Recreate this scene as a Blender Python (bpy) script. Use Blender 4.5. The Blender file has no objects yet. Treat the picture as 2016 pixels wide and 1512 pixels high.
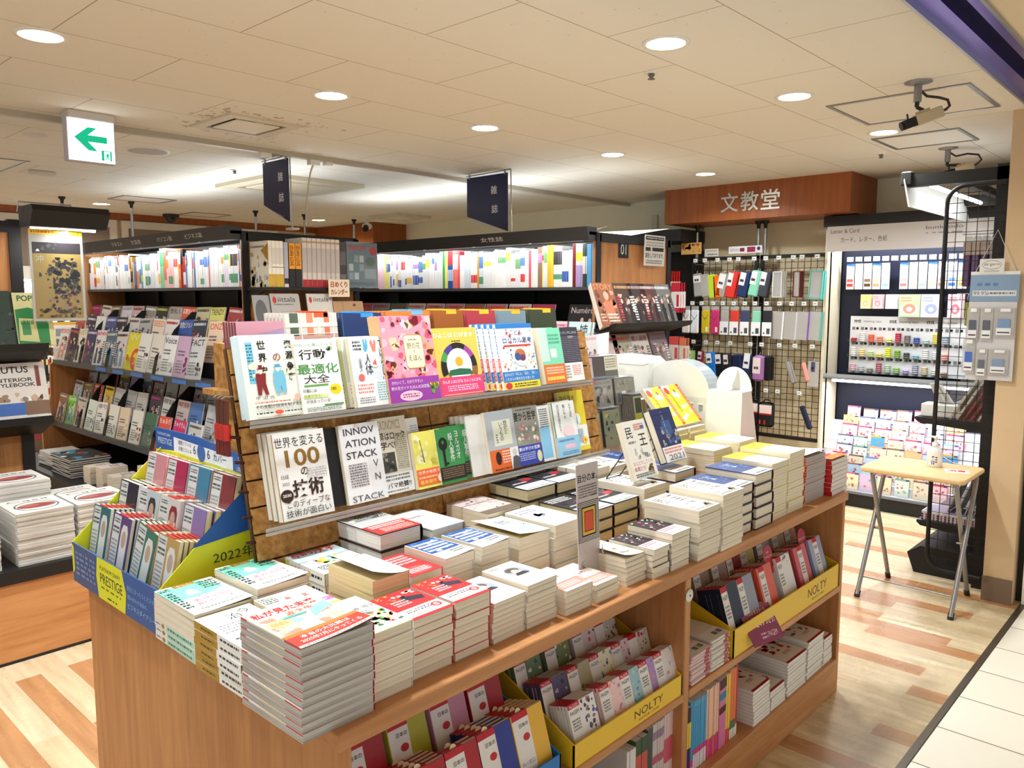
import bpy, math, random
from mathutils import Matrix, Vector, Euler

# ---------------------------------------------------------------- scene, camera, light, exposure
SC = bpy.context.scene
COL = SC.collection
PI = math.pi

cam_data = bpy.data.cameras.new('camera')
cam = bpy.data.objects.new('camera', cam_data)
COL.objects.link(cam)
SC.camera = cam
PITCH = math.atan(170 / 1565.0)
YAW = math.radians(42.83)
cam.location = (0,0,1.58)
cam.rotation_euler = (PI / 2 - PITCH, 0, YAW)
cam_data.sensor_fit = 'HORIZONTAL'
cam_data.sensor_width = 36.0
cam_data.lens = 36.0 * 1565.0 / 2016.0
cam_data.clip_start = 0.02
cam_data.clip_end = 60

w = bpy.data.worlds.new('mall')
SC.world = w
w.use_nodes = True
w.node_tree.nodes['Background'].inputs[0].default_value = (0.95,0.98,1.0,1)
w.node_tree.nodes['Background'].inputs[1].default_value = 0.7

vs = SC.view_settings
SC.display_settings.display_device = 'sRGB'
vs.view_transform = 'Standard'
vs.look = 'None'
vs.gamma = 1.0
vs.use_curve_mapping = False
vs.exposure = 0.0
SC.cycles.max_bounces = 8
SC.cycles.diffuse_bounces = 4
SC.cycles.transparent_max_bounces = 12
SC.cycles.caustics_reflective = False
SC.cycles.caustics_refractive = False
SC.cycles.sample_clamp_indirect = 6.0

DOWN_W = 14.0      # watts of one ceiling downlight
TUBE_W = 9.0       # watts per metre of fluorescent tube

# ---------------------------------------------------------------- helpers: materials
def lin(c):
 return tuple(((v / 255.0) / 12.92 if v / 255.0 <= 0.04045 else ((v / 255.0 + 0.055) / 1.055) ** 2.4) for v in c)

MATS = {}
def mat(rgb, rough=0.5, metal=0.0, spec=0.4, emit=0.0, alpha=1.0, trans=0.0, mottle=0.0):
 """plain procedural material cached by its values; mottle adds a slight noise in the colour"""
 key = (tuple(rgb), rough, metal, spec, emit, alpha, trans, mottle)
 if key in MATS:
  return MATS[key]
 m = bpy.data.materials.new('paint_%d' % len(MATS))
 m.use_nodes = True
 nt = m.node_tree
 b = nt.nodes['Principled BSDF']
 c = lin(rgb)
 b.inputs['Base Color'].default_value = (*c, 1)
 b.inputs['Roughness'].default_value = rough
 b.inputs['Metallic'].default_value = metal
 b.inputs['Specular IOR Level'].default_value = spec
 if emit:
  b.inputs['Emission Color'].default_value = (*c, 1)
  b.inputs['Emission Strength'].default_value = emit
 if alpha < 1:
  b.inputs['Alpha'].default_value = alpha
 if trans:
  b.inputs['Transmission Weight'].default_value = trans
 if mottle:
  n = nt.nodes.new('ShaderNodeTexNoise')
  n.inputs['Scale'].default_value = 9
  n.inputs['Detail'].default_value = 3
  tc = nt.nodes.new('ShaderNodeTexCoord')
  nt.links.new(tc.outputs['Object'], n.inputs['Vector'])
  r = nt.nodes.new('ShaderNodeMix')
  r.data_type = 'RGBA'
  r.inputs['A'].default_value = (*[v * (1 - mottle) for v in c], 1)
  r.inputs['B'].default_value = (*[min(1, v * (1 + mottle)) for v in c], 1)
  nt.links.new(n.outputs['Fac'], r.inputs['Factor'])
  nt.links.new(r.outputs['Result'], b.inputs['Base Color'])
 MATS[key] = m
 return m

def node_mat(name, rough=0.5, spec=0.4):
 m = bpy.data.materials.new(name)
 m.use_nodes = True
 nt = m.node_tree
 b = nt.nodes['Principled BSDF']
 b.inputs['Roughness'].default_value = rough
 b.inputs['Specular IOR Level'].default_value = spec
 return m, nt, b

def ramp(nt, stops):
 r = nt.nodes.new('ShaderNodeValToRGB')
 el = r.color_ramp.elements
 while len(el) < len(stops):
  el.new(0.5)
 for e, (p, c) in zip(el, stops):
  e.position = p
  e.color = (*lin(c),1)
 return r

def wood_mat(name, dark, light, axis='Z', rough=0.45, scale=1.0):
 """wood veneer with the grain along one axis of the object"""
 m, nt, b = node_mat(name, rough)
 tc = nt.nodes.new('ShaderNodeTexCoord')
 mp = nt.nodes.new('ShaderNodeMapping')
 s = {'X': (0.7,9,9), 'Y': (9,0.7,9), 'Z': (9,9,0.7)}[axis]
 mp.inputs['Scale'].default_value = [v * scale for v in s]
 n = nt.nodes.new('ShaderNodeTexNoise')
 n.inputs['Scale'].default_value = 3.0
 n.inputs['Detail'].default_value = 6
 n.inputs['Roughness'].default_value = 0.65
 n.inputs['Distortion'].default_value = 0.6
 r = ramp(nt, [(0.3, dark),(0.7, light)])
 nt.links.new(tc.outputs['Object'], mp.inputs['Vector'])
 nt.links.new(mp.outputs['Vector'], n.inputs['Vector'])
 nt.links.new(n.outputs['Fac'], r.inputs['Fac'])
 nt.links.new(r.outputs['Color'], b.inputs['Base Color'])
 return m

def paper_edge_mat(name, c0, c1, freq=900, rough=0.85):
 """page block: fine lines parallel to the covers (local z)"""
 m, nt, b = node_mat(name, rough, 0.1)
 tc = nt.nodes.new('ShaderNodeTexCoord')
 mp = nt.nodes.new('ShaderNodeMapping')
 mp.inputs['Scale'].default_value = (6,6, freq)
 n = nt.nodes.new('ShaderNodeTexNoise')
 n.inputs['Scale'].default_value = 1.0
 n.inputs['Detail'].default_value = 2
 r = ramp(nt, [(0.3, c0),(0.65, c1)])
 nt.links.new(tc.outputs['Object'], mp.inputs['Vector'])
 nt.links.new(mp.outputs['Vector'], n.inputs['Vector'])
 nt.links.new(n.outputs['Fac'], r.inputs['Fac'])
 nt.links.new(r.outputs['Color'], b.inputs['Base Color'])
 return m

BEECH = wood_mat('beech_veneer', (172,112,62),(204,146,92), 'Z')
BEECH_Y = wood_mat('beech_veneer_long', (178,118,68),(208,150,98), 'Y')
BEECH_X = wood_mat('beech_veneer_cross', (178,118,68),(208,150,98), 'X')
CHERRY = wood_mat('cherry_veneer', (140,74,32),(168,94,44), 'Z', 0.4)
PAGES_CREAM = paper_edge_mat('page_edges_cream', (222,208,182),(246,236,216))
PAGES_WHITE = paper_edge_mat('page_edges_white', (214,210,202),(246,243,238))
PAGES_GREY = paper_edge_mat('page_edges_grey', (150,146,140),(212,208,202),500)
PAGES_TAN = paper_edge_mat('page_edges_tan', (206,190,142),(232,218,176))
PAGES = {'c': PAGES_CREAM, 'w': PAGES_WHITE, 'g': PAGES_GREY, 't': PAGES_TAN}
BLACK = mat((22,21,22),0.45)
BLACK2 = mat((38,37,38),0.5)
DARK = mat((52,52,54),0.45)
STEEL = mat((176,178,180),0.3,0.9)
CHROME = mat((210,212,214),0.2,1.0)
WHITE = mat((238,236,230),0.5)
PAPERW = mat((243,241,236),0.6,0,0.2)
CLEAR = None
def clear_mat():
 """clear plastic sheet: mostly see-through with a glossy skin"""
 m = bpy.data.materials.new('clear_plastic')
 m.use_nodes = True
 nt = m.node_tree
 out = nt.nodes['Material Output']
 nt.nodes.remove(nt.nodes['Principled BSDF'])
 t = nt.nodes.new('ShaderNodeBsdfTransparent')
 t.inputs[0].default_value = (0.95,0.96,0.96,1)
 g = nt.nodes.new('ShaderNodeBsdfGlossy')
 g.inputs['Roughness'].default_value = 0.15
 mx = nt.nodes.new('ShaderNodeMixShader')
 mx.inputs[0].default_value = 0.06
 nt.links.new(t.outputs[0], mx.inputs[1])
 nt.links.new(g.outputs[0], mx.inputs[2])
 nt.links.new(mx.outputs[0], out.inputs['Surface'])
 return m
CLEAR = clear_mat()
def milky_mat():
 m = bpy.data.materials.new('milky_plastic')
 m.use_nodes = True
 nt = m.node_tree
 out = nt.nodes['Material Output']
 b = nt.nodes['Principled BSDF']
 b.inputs['Base Color'].default_value = (*lin((205,203,200)),1)
 b.inputs['Roughness'].default_value = 0.3
 t = nt.nodes.new('ShaderNodeBsdfTransparent')
 mx = nt.nodes.new('ShaderNodeMixShader')
 mx.inputs[0].default_value = 0.5
 nt.links.new(t.outputs[0], mx.inputs[1])
 nt.links.new(b.outputs[0], mx.inputs[2])
 nt.links.new(mx.outputs[0], out.inputs['Surface'])
 return m
MILKY = milky_mat()

# ---------------------------------------------------------------- helpers: meshes
TXT = {}
def text_geo(s, bold=0.0, vertical=False):
 """letters of the bundled font as (verts, faces, x0, y0, w, h)"""
 key = (s, bold, vertical)
 if key in TXT:
  return TXT[key]
 cu = bpy.data.curves.new('lettering', 'FONT')
 cu.body = '\n'.join(s) if vertical else s
 cu.size = 1.0
 cu.resolution_u = 3
 cu.offset = bold
 cu.space_line = 0.88 if vertical else 1.0
 cu.align_x = 'CENTER' if vertical else 'LEFT'
 ob = bpy.data.objects.new('lettering', cu)
 COL.objects.link(ob)
 dg = bpy.context.evaluated_depsgraph_get()
 ev = ob.evaluated_get(dg)
 me = ev.to_mesh()
 vv = [(v.co.x, v.co.y) for v in me.vertices]
 ff = [tuple(p.vertices) for p in me.polygons]
 ev.to_mesh_clear()
 bpy.data.objects.remove(ob)
 bpy.data.curves.remove(cu)
 if not vv:
  vv = [(0,0),(0.1,0),(0,0.1)]
  ff = [(0,1,2)]
 x0 = min(v[0] for v in vv); x1 = max(v[0] for v in vv)
 y0 = min(v[1] for v in vv); y1 = max(v[1] for v in vv)
 TXT[key] = (vv, ff, x0, y0, max(1e-4, x1 - x0), max(1e-4, y1 - y0))
 return TXT[key]

class MB:
 """collects shapes for one mesh"""
 def __init__(self):
  self.v = []; self.f = []; self.m = []; self.mats = []; self.smooth = set()
  self.M = None
 def mi(self, m):
  if m not in self.mats:
   self.mats.append(m)
  return self.mats.index(m)
 def add(self, verts, faces, m, smooth=False):
  o = len(self.v)
  if self.M is not None:
   verts = [tuple(self.M @ Vector(p)) for p in verts]
  self.v += [tuple(p) for p in verts]
  k = self.mi(m)
  for f in faces:
   if smooth:
    self.smooth.add(len(self.f))
   self.f.append(tuple(i + o for i in f)); self.m.append(k)
  return self
 def box(self, a, b, m, M=None):
  (x0, y0, z0),(x1, y1, z1) = a, b
  vs_ = [(x0, y0, z0),(x1, y0, z0),(x1, y1, z0),(x0, y1, z0),(x0, y0, z1),(x1, y0, z1),(x1, y1, z1),(x0, y1, z1)]
  if M is not None:
   vs_ = [tuple(M @ Vector(p)) for p in vs_]
  return self.add(vs_, [(0,3,2,1),(4,5,6,7),(0,1,5,4),(1,2,6,5),(2,3,7,6),(3,0,4,7)], m)
 def bevbox(self, a, b, m, r=0.004):
  """box with chamfered vertical edges and top/bottom rims"""
  (x0, y0, z0),(x1, y1, z1) = a, b
  def ring(z, i):
   return [(x0 + i + r, y0 + i, z),(x1 - i - r, y0 + i, z),(x1 - i, y0 + i + r, z),(x1 - i, y1 - i - r, z),
     (x1 - i - r, y1 - i, z),(x0 + i + r, y1 - i, z),(x0 + i, y1 - i - r, z),(x0 + i, y0 + i + r, z)]
  vs_ = ring(z0, r) + ring(z0 + r, 0) + ring(z1 - r, 0) + ring(z1, r)
  fs = [tuple(range(7,-1,-1)), tuple(range(24,32))]
  for k in range(3):
   for i in range(8):
    j = (i + 1) % 8
    fs.append((k * 8 + i, k * 8 + j, k * 8 + 8 + j, k * 8 + 8 + i))
  return self.add(vs_, fs, m)
 def quad(self, pts, m):
  return self.add(pts, [tuple(range(len(pts)))], m)
 def prism(self, pts, z0, z1, m, axis='Z'):
  """extrude a 2-D outline (counter-clockwise) along an axis"""
  n = len(pts)
  def P(p, z):
   return {'Z': (p[0], p[1], z), 'Y': (p[0], z, p[1]), 'X': (z, p[0], p[1])}[axis]
  vs_ = [P(p, z0) for p in pts] + [P(p, z1) for p in pts]
  fs = [tuple(range(n - 1,-1,-1)), tuple(range(n, 2 * n))]
  fs += [(i, (i + 1) % n, n + (i + 1) % n, n + i) for i in range(n)]
  if axis == 'Y':
   fs = [tuple(reversed(f)) for f in fs]
  return self.add(vs_, fs, m)
 def tube(self, pts, r, m, seg=8, cap=True):
  pts = [Vector(p) for p in pts]
  vs_ = []; fs = []
  prev = None
  for i, p in enumerate(pts):
   d = (pts[min(i + 1, len(pts) - 1)] - pts[max(i - 1,0)]).normalized()
   if prev is None:
    u = d.orthogonal().normalized()
   else:
    u = (prev - d * prev.dot(d)).normalized()
   prev = u
   wv = d.cross(u)
   rr = r[i] if isinstance(r, (list, tuple)) else r
   for k in range(seg):
    a = 2 * PI * k / seg
    vs_.append(tuple(p + u * (math.cos(a) * rr) + wv * (math.sin(a) * rr)))
  for i in range(len(pts) - 1):
   for k in range(seg):
    j = (k + 1) % seg
    fs.append((i * seg + k, i * seg + j, (i + 1) * seg + j, (i + 1) * seg + k))
  self.add(vs_, fs, m, True)
  if cap:
   self.add(vs_[:seg], [tuple(range(seg - 1,-1,-1))], m)
   self.add(vs_[-seg:], [tuple(range(seg))], m)
  return self
 def lathe(self, prof, m, c=(0,0,0), seg=24, sx=1.0, sy=1.0):
  """prof: (radius, z) from bottom to top around z"""
  vs_ = []; fs = []
  for r, z in prof:
   for k in range(seg):
    a = 2 * PI * k / seg
    vs_.append((c[0] + r * sx * math.cos(a), c[1] + r * sy * math.sin(a), c[2] + z))
  for i in range(len(prof) - 1):
   for k in range(seg):
    j = (k + 1) % seg
    fs.append((i * seg + k, i * seg + j, (i + 1) * seg + j, (i + 1) * seg + k))
  self.add(vs_, fs, m, True)
  n = len(prof)
  if prof[0][0] > 1e-5:
   self.add(vs_[:seg], [tuple(range(seg - 1,-1,-1))], m)
  if prof[-1][0] > 1e-5:
   self.add(vs_[(n - 1) * seg:], [tuple(range(seg))], m)
  return self
 def flat(self, els, M, w_, h_, z=0.0, bend=None, step=0.00012):
  """lay printed elements (fractions of w_ x h_) on a plane given by matrix M, or on a bent sheet"""
  for i, e in enumerate(els):
   zz = z + step * (i + 1)
   for pts, fs, m in print_el(e, w_, h_, bend is not None):
    vv = []
    for (x, y) in pts:
     p = (x, y, zz + (bend(x, y) if bend else 0.0))
     vv.append(tuple(M @ Vector(p)) if M is not None else p)
    self.add(vv, fs, m)
  return self
 def mesh(self, name):
  me = bpy.data.meshes.new(name)
  me.from_pydata(self.v, [], self.f)
  for m in self.mats:
   me.materials.append(m)
  me.polygons.foreach_set('material_index', self.m)
  if self.smooth:
   fl = [i in self.smooth for i in range(len(self.f))]
   me.polygons.foreach_set('use_smooth', fl)
  me.update()
  return me
 def obj(self, name, parent=None):
  o = bpy.data.objects.new(name, self.mesh(name))
  COL.objects.link(o)
  if parent is not None:
   o.parent = parent
  return o

INK = (30,28,28)
def print_el(e, w_, h_, fine=False):
 """one printed element -> list of (points, faces, material)"""
 k = e[0]
 out = []
 if k == 'r':
  _, x0, y0, x1, y1, c = e
  n, q = (6,6) if fine else (1,1)
  pts = [((x0 + (x1 - x0) * i / n) * w_, (y0 + (y1 - y0) * j / q) * h_) for j in range(q + 1) for i in range(n + 1)]
  fs = [(j * (n + 1) + i, j * (n + 1) + i + 1,(j + 1) * (n + 1) + i + 1,(j + 1) * (n + 1) + i) for j in range(q) for i in range(n)]
  out.append((pts, fs, mat(c)))
 elif k == 't':            # text, left, bottom, height (fraction), colour, options
  s, x, y, hh, c = e[1:6]
  op = e[6] if len(e) > 6 else {}
  vv, ff, tx, ty, tw, th = text_geo(s, op.get('b', 0.0), op.get('v', False))
  sy = hh * h_ / th
  sx = sy * op.get('s', 1.0)
  if 'w' in op:
   sx = op['w'] * w_ / tw
  rot = op.get('r', 0.0)
  ca, sa = math.cos(rot), math.sin(rot)
  pts = []
  for (a, b) in vv:
   a, b = (a - tx) * sx, (b - ty) * sy
   pts.append((x * w_ + a * ca - b * sa, y * h_ + a * sa + b * ca))
  out.append((pts, ff, mat(c)))
 elif k == 'e':
  _, cx, cy, rx, ry, c = e
  n = 20
  pts = [((cx + rx * math.cos(2 * PI * i / n)) * w_, (cy + ry * math.sin(2 * PI * i / n)) * h_) for i in range(n)]
  out.append((pts, [tuple(range(n))], mat(c)))
 elif k == 'p':
  pts = [(x * w_, y * h_) for x, y in e[1]]
  out.append((pts, [tuple(range(len(pts)))], mat(e[2])))
 elif k == 'ring':
  _, cx, cy, r0, r1, a0, a1, c = e
  n = 16
  pts = []
  for i in range(n + 1):
   a = a0 + (a1 - a0) * i / n
   pts += [(cx * w_ + r0 * w_ * math.cos(a), cy * h_ + r0 * w_ * math.sin(a)),(cx * w_ + r1 * w_ * math.cos(a), cy * h_ + r1 * w_ * math.sin(a))]
  out.append((pts, [(2 * i, 2 * i + 1,2 * i + 3,2 * i + 2) for i in range(n)], mat(c)))
 elif k == 's':            # small print too small to read: rows of short dashes
  _, x0, y0, x1, y1, n, c = e
  rnd = random.Random(int((x0 * 7 + y0 * 13 + y1 * 29) * 1000) + n)
  pts = []; fs = []
  for r in range(n):
   yb = y0 + (y1 - y0) * (r + 0.25) / n
   yt = y0 + (y1 - y0) * (r + 0.8) / n
   x = x0
   while x < x1 - 0.004:
    l = min(x1 - x, rnd.uniform(0.012,0.06))
    o = len(pts)
    pts += [(x * w_, yb * h_),((x + l) * w_, yb * h_),((x + l) * w_, yt * h_),(x * w_, yt * h_)]
    fs.append((o, o + 1, o + 2, o + 3))
    x += l + rnd.uniform(0.008,0.022)
  if fs:
   out.append((pts, fs, mat(c)))
 elif k == 'k':            # painted blots
  _, x0, y0, x1, y1, n, cols, seed, size = e
  rnd = random.Random(seed)
  for i in range(n):
   cx, cy = rnd.uniform(x0, x1), rnd.uniform(y0, y1)
   r = size * rnd.uniform(0.4,1.0)
   nn = 9
   pts = []
   for q in range(nn):
    a = 2 * PI * q / nn
    rr = r * rnd.uniform(0.6,1.15)
    px = min(max(cx + rr * math.cos(a), x0), x1)
    py = min(max(cy + rr * math.sin(a) * w_ / h_, y0), y1)
    pts.append((px * w_, py * h_))
   out.append((pts, [tuple(range(nn))], mat(rnd.choice(cols))))
 return out

# ---------------------------------------------------------------- helpers: scene objects
def tag(o, label=None, cat=None, group=None, kind=None):
 if label: o['label'] = label
 if cat: o['category'] = cat
 if group: o['group'] = group
 if kind: o['kind'] = kind
 return o
def thing(name, label, cat, loc=(0,0,0), rz=0.0, group=None):
 o = bpy.data.objects.new(name, None)
 o.empty_display_size = 0.05
 COL.objects.link(o)
 o.location = loc; o.rotation_euler = (0,0, rz)
 return tag(o, label, cat, group)
def inst(name, mesh, parent=None, M=None):
 o = bpy.data.objects.new(name, mesh)
 COL.objects.link(o)
 if parent is not None:
  o.parent = parent
 if M is not None:
  o.matrix_local = M
 return o
def struct(mb, name):
 o = mb.obj(name)
 o['kind'] = 'structure'
 return o
def frame(loc, facing='+X', tilt=0.0, roll=0.0, yaw=0.0):
 """local x = reading direction, y = up the sheet, z = out of the sheet.  tilt leans the top back"""
 Z = Vector((0,0,1))
 n0, x0 = {'+X': (Vector((1,0,0)), Vector((0,1,0))), '-Y': (Vector((0,-1,0)), Vector((1,0,0))),
   '-X': (Vector((-1,0,0)), Vector((0,-1,0))), '+Y': (Vector((0,1,0)), Vector((-1,0,0)))}[facing]
 if yaw:
  R = Matrix.Rotation(yaw, 3, 'Z'); n0 = R @ n0; x0 = R @ x0
 n = n0 * math.cos(tilt) + Z * math.sin(tilt)
 y = Z * math.cos(tilt) - n0 * math.sin(tilt)
 if roll:
  x0, y = x0 * math.cos(roll) + y * math.sin(roll), y * math.cos(roll) - x0 * math.sin(roll)
 M = Matrix.Identity(4)
 for i in range(3):
  M[i][0] = x0[i]; M[i][1] = y[i]; M[i][2] = n[i]; M[i][3] = loc[i]
 return M
def nth(i):
 return {1: 'first', 2: 'second', 3: 'third', 4: 'fourth', 5: 'fifth', 6: 'sixth', 7: 'seventh', 8: 'eighth', 9: 'ninth', 10: 'tenth'}.get(i, '%d%s' % (i, {1: 'st', 2: 'nd', 3: 'rd'}.get(i % 10, 'th') if i not in (11,12,13) else 'th'))
RND = random.Random(7)
# ================================================================ the setting
CEIL = 2.5
def floor_mats():
 m, nt, b = node_mat('shop_planks', 0.22,0.5)
 tc = nt.nodes.new('ShaderNodeTexCoord')
 br = nt.nodes.new('ShaderNodeTexBrick')
 br.inputs['Color1'].default_value = (0,0,0,1); br.inputs['Color2'].default_value = (1,1,1,1)
 br.inputs['Mortar'].default_value = (0.3,0.3,0.3,1)
 br.inputs['Scale'].default_value = 1.0
 br.inputs['Brick Width'].default_value = 0.91; br.inputs['Row Height'].default_value = 0.1
 br.inputs['Mortar Size'].default_value = 0.0012; br.inputs['Mortar Smooth'].default_value = 0.0
 br.offset = 0.37
 nt.links.new(tc.outputs['Object'], br.inputs['Vector'])
 r = ramp(nt, [(0.0,(226,207,172)),(0.35,(219,198,160)),(0.62,(230,212,180)),(0.8,(198,146,102))])
 r.color_ramp.interpolation = 'CONSTANT'
 nt.links.new(br.outputs['Color'], r.inputs['Fac'])
 mp = nt.nodes.new('ShaderNodeMapping'); mp.inputs['Scale'].default_value = (1.2,14,1)
 n = nt.nodes.new('ShaderNodeTexNoise'); n.inputs['Scale'].default_value = 2.2; n.inputs['Detail'].default_value = 6
 nt.links.new(tc.outputs['Object'], mp.inputs['Vector']); nt.links.new(mp.outputs['Vector'], n.inputs['Vector'])
 mx = nt.nodes.new('ShaderNodeMix'); mx.data_type = 'RGBA'; mx.blend_type = 'MULTIPLY'; mx.inputs['Factor'].default_value = 0.55
 g = ramp(nt, [(0.3,(190,178,160)),(0.65,(255,255,255))])
 nt.links.new(n.outputs['Fac'], g.inputs['Fac'])
 nt.links.new(r.outputs['Color'], mx.inputs['A']); nt.links.new(g.outputs['Color'], mx.inputs['B'])
 # trodden dirt along the threshold, a stain with its own shape
 n2 = nt.nodes.new('ShaderNodeTexNoise'); n2.inputs['Scale'].default_value = 3.5; n2.inputs['Detail'].default_value = 10; n2.inputs['Roughness'].default_value = 0.75
 nt.links.new(tc.outputs['Object'], n2.inputs['Vector'])
 sx = nt.nodes.new('ShaderNodeSeparateXYZ'); nt.links.new(tc.outputs['Object'], sx.inputs[0])
 mr = nt.nodes.new('ShaderNodeMapRange'); mr.inputs['From Min'].default_value = -1.35; mr.inputs['From Max'].default_value = -0.85
 nt.links.new(sx.outputs['X'], mr.inputs['Value'])
 mry = nt.nodes.new('ShaderNodeMapRange'); mry.inputs['From Min'].default_value = 3.9; mry.inputs['From Max'].default_value = 3.1
 nt.links.new(sx.outputs['Y'], mry.inputs['Value'])
 mu = nt.nodes.new('ShaderNodeMath'); mu.operation = 'MULTIPLY'; nt.links.new(mr.outputs[0], mu.inputs[0]); nt.links.new(mry.outputs[0], mu.inputs[1])
 ad = nt.nodes.new('ShaderNodeMath'); ad.operation = 'MULTIPLY_ADD'; ad.inputs[1].default_value = 0.34; nt.links.new(mu.outputs[0], ad.inputs[0]); nt.links.new(n2.outputs['Fac'], ad.inputs[2])
 th = nt.nodes.new('ShaderNodeMapRange'); th.inputs['From Min'].default_value = 0.62; th.inputs['From Max'].default_value = 0.84; th.inputs['To Max'].default_value = 0.55
 nt.links.new(ad.outputs[0], th.inputs['Value'])
 mx2 = nt.nodes.new('ShaderNodeMix'); mx2.data_type = 'RGBA'; mx2.inputs['B'].default_value = (*lin((118,98,66)),1)
 nt.links.new(th.outputs[0], mx2.inputs['Factor']); nt.links.new(mx.outputs['Result'], mx2.inputs['A'])
 nt.links.new(mx2.outputs['Result'], b.inputs['Base Color'])
 rr = nt.nodes.new('ShaderNodeMapRange'); rr.inputs['To Min'].default_value = 0.16; rr.inputs['To Max'].default_value = 0.4
 nt.links.new(n2.outputs['Fac'], rr.inputs['Value']); nt.links.new(rr.outputs[0], b.inputs['Roughness'])
 # corridor tiles
 t, nt, b = node_mat('corridor_tiles', 0.35,0.4)
 tc = nt.nodes.new('ShaderNodeTexCoord'); br = nt.nodes.new('ShaderNodeTexBrick')
 mp = nt.nodes.new('ShaderNodeMapping'); mp.inputs['Location'].default_value = (0.745,-3.12,0)
 nt.links.new(tc.outputs['Object'], mp.inputs['Vector']); nt.links.new(mp.outputs['Vector'], br.inputs['Vector'])
 br.offset = 0.0
 br.inputs['Color1'].default_value = (*lin((232,226,212)),1); br.inputs['Color2'].default_value = (*lin((238,233,221)),1)
 br.inputs['Mortar'].default_value = (*lin((104,92,76)),1)
 br.inputs['Scale'].default_value = 1.0; br.inputs['Brick Width'].default_value = 0.305; br.inputs['Row Height'].default_value = 0.305
 br.inputs['Mortar Size'].default_value = 0.0028; br.inputs['Mortar Smooth'].default_value = 0.0
 nt.links.new(br.outputs['Color'], b.inputs['Base Color'])
 return m, t
PLANKS, TILES = floor_mats()
def ceiling_mat():
 m, nt, b = node_mat('ceiling_boards', 0.9,0.1)
 tc = nt.nodes.new('ShaderNodeTexCoord'); mp = nt.nodes.new('ShaderNodeMapping')
 mp.inputs['Rotation'].default_value = (0,0, PI / 2)
 mp.inputs['Location'].default_value = (-0.345,1.295,0)
 br = nt.nodes.new('ShaderNodeTexBrick'); br.offset = 0.5
 br.inputs['Scale'].default_value = 1.0; br.inputs['Brick Width'].default_value = 0.91; br.inputs['Row Height'].default_value = 0.455
 br.inputs['Mortar Size'].default_value = 0.0022; br.inputs['Mortar Smooth'].default_value = 0.0
 for k in ('Color1', 'Color2'):
  br.inputs[k].default_value = (*lin((236,229,214)),1)
 br.inputs['Mortar'].default_value = (*lin((176,162,140)),1)
 nt.links.new(tc.outputs['Object'], mp.inputs['Vector']); nt.links.new(mp.outputs['Vector'], br.inputs['Vector'])
 n = nt.nodes.new('ShaderNodeTexVoronoi'); n.inputs['Scale'].default_value = 16
 nt.links.new(tc.outputs['Object'], n.inputs['Vector'])
 r = ramp(nt, [(0.05,(150,140,126)),(0.075,(255,255,255))])
 nt.links.new(n.outputs['Distance'], r.inputs['Fac'])
 mx = nt.nodes.new('ShaderNodeMix'); mx.data_type = 'RGBA'; mx.blend_type = 'MULTIPLY'; mx.inputs['Factor'].default_value = 0.35
 nt.links.new(br.outputs['Color'], mx.inputs['A']); nt.links.new(r.outputs['Color'], mx.inputs['B'])
 nt.links.new(mx.outputs['Result'], b.inputs['Base Color'])
 return m
CEILM = ceiling_mat()
CREAM = mat((240,234,208),0.8,0,0.2, mottle=0.03)
BEIGE = mat((214,188,152),0.7,0,0.2, mottle=0.04)

struct(MB().box((-9.3,-2.2,-0.1),(-0.77,6.7,0), PLANKS), 'floor')
struct(MB().box((-0.745,-2.2,-0.1),(3.0,7.5,0), TILES), 'floor_corridor')
struct(MB().box((-0.77,-2.2,-0.1),(-0.745,7.5,0.003), mat((92,84,74),0.4,0.6)), 'trim_1')
struct(MB().box((-9.3,-2.2, CEIL),(-0.84,6.7, CEIL + 0.1), CEILM), 'ceiling')
struct(MB().box((-0.66,-2.2, CEIL - 0.02),(3.0,7.5, CEIL + 0.1), mat((226,206,172),0.8)), 'ceiling_corridor')
PURP_SHEEN = mat((128,112,200),0.28,0.85)  # stainless shutter guide, the bluish sign light it reflects painted into its colour
t = MB()
t.box((-0.845,-2.2, CEIL - 0.03),(-0.835,7.5, CEIL + 0.1), STEEL)
t.box((-0.835,-2.2, CEIL - 0.008),(-0.775,7.5, CEIL + 0.1), PURP_SHEEN)
t.box((-0.775,-2.2, CEIL + 0.07),(-0.715,7.5, CEIL + 0.1), BLACK2)
t.box((-0.715,-2.2, CEIL - 0.008),(-0.67,7.5, CEIL + 0.1), PURP_SHEEN)
t.box((-0.67,-2.2, CEIL - 0.03),(-0.66,7.5, CEIL + 0.1), STEEL)
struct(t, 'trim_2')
struct(MB().box((-9.4,6.6,0),(-0.8,6.7, CEIL), CREAM), 'wall_back')
struct(MB().box((-0.935,4.65,0),(-0.8,6.6, CEIL), BEIGE), 'wall_right')
struct(MB().box((-0.8,4.75,0),(-0.765,6.6, CEIL), BLACK2).box((-0.765,4.7,0),(-0.6,6.6, CEIL), mat((236,228,212),0.7)), 'wall_corridor')
struct(MB().box((-0.938,4.642,0),(-0.8,4.65,0.13), mat((122,104,86),0.6)), 'baseboard_right')
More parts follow.
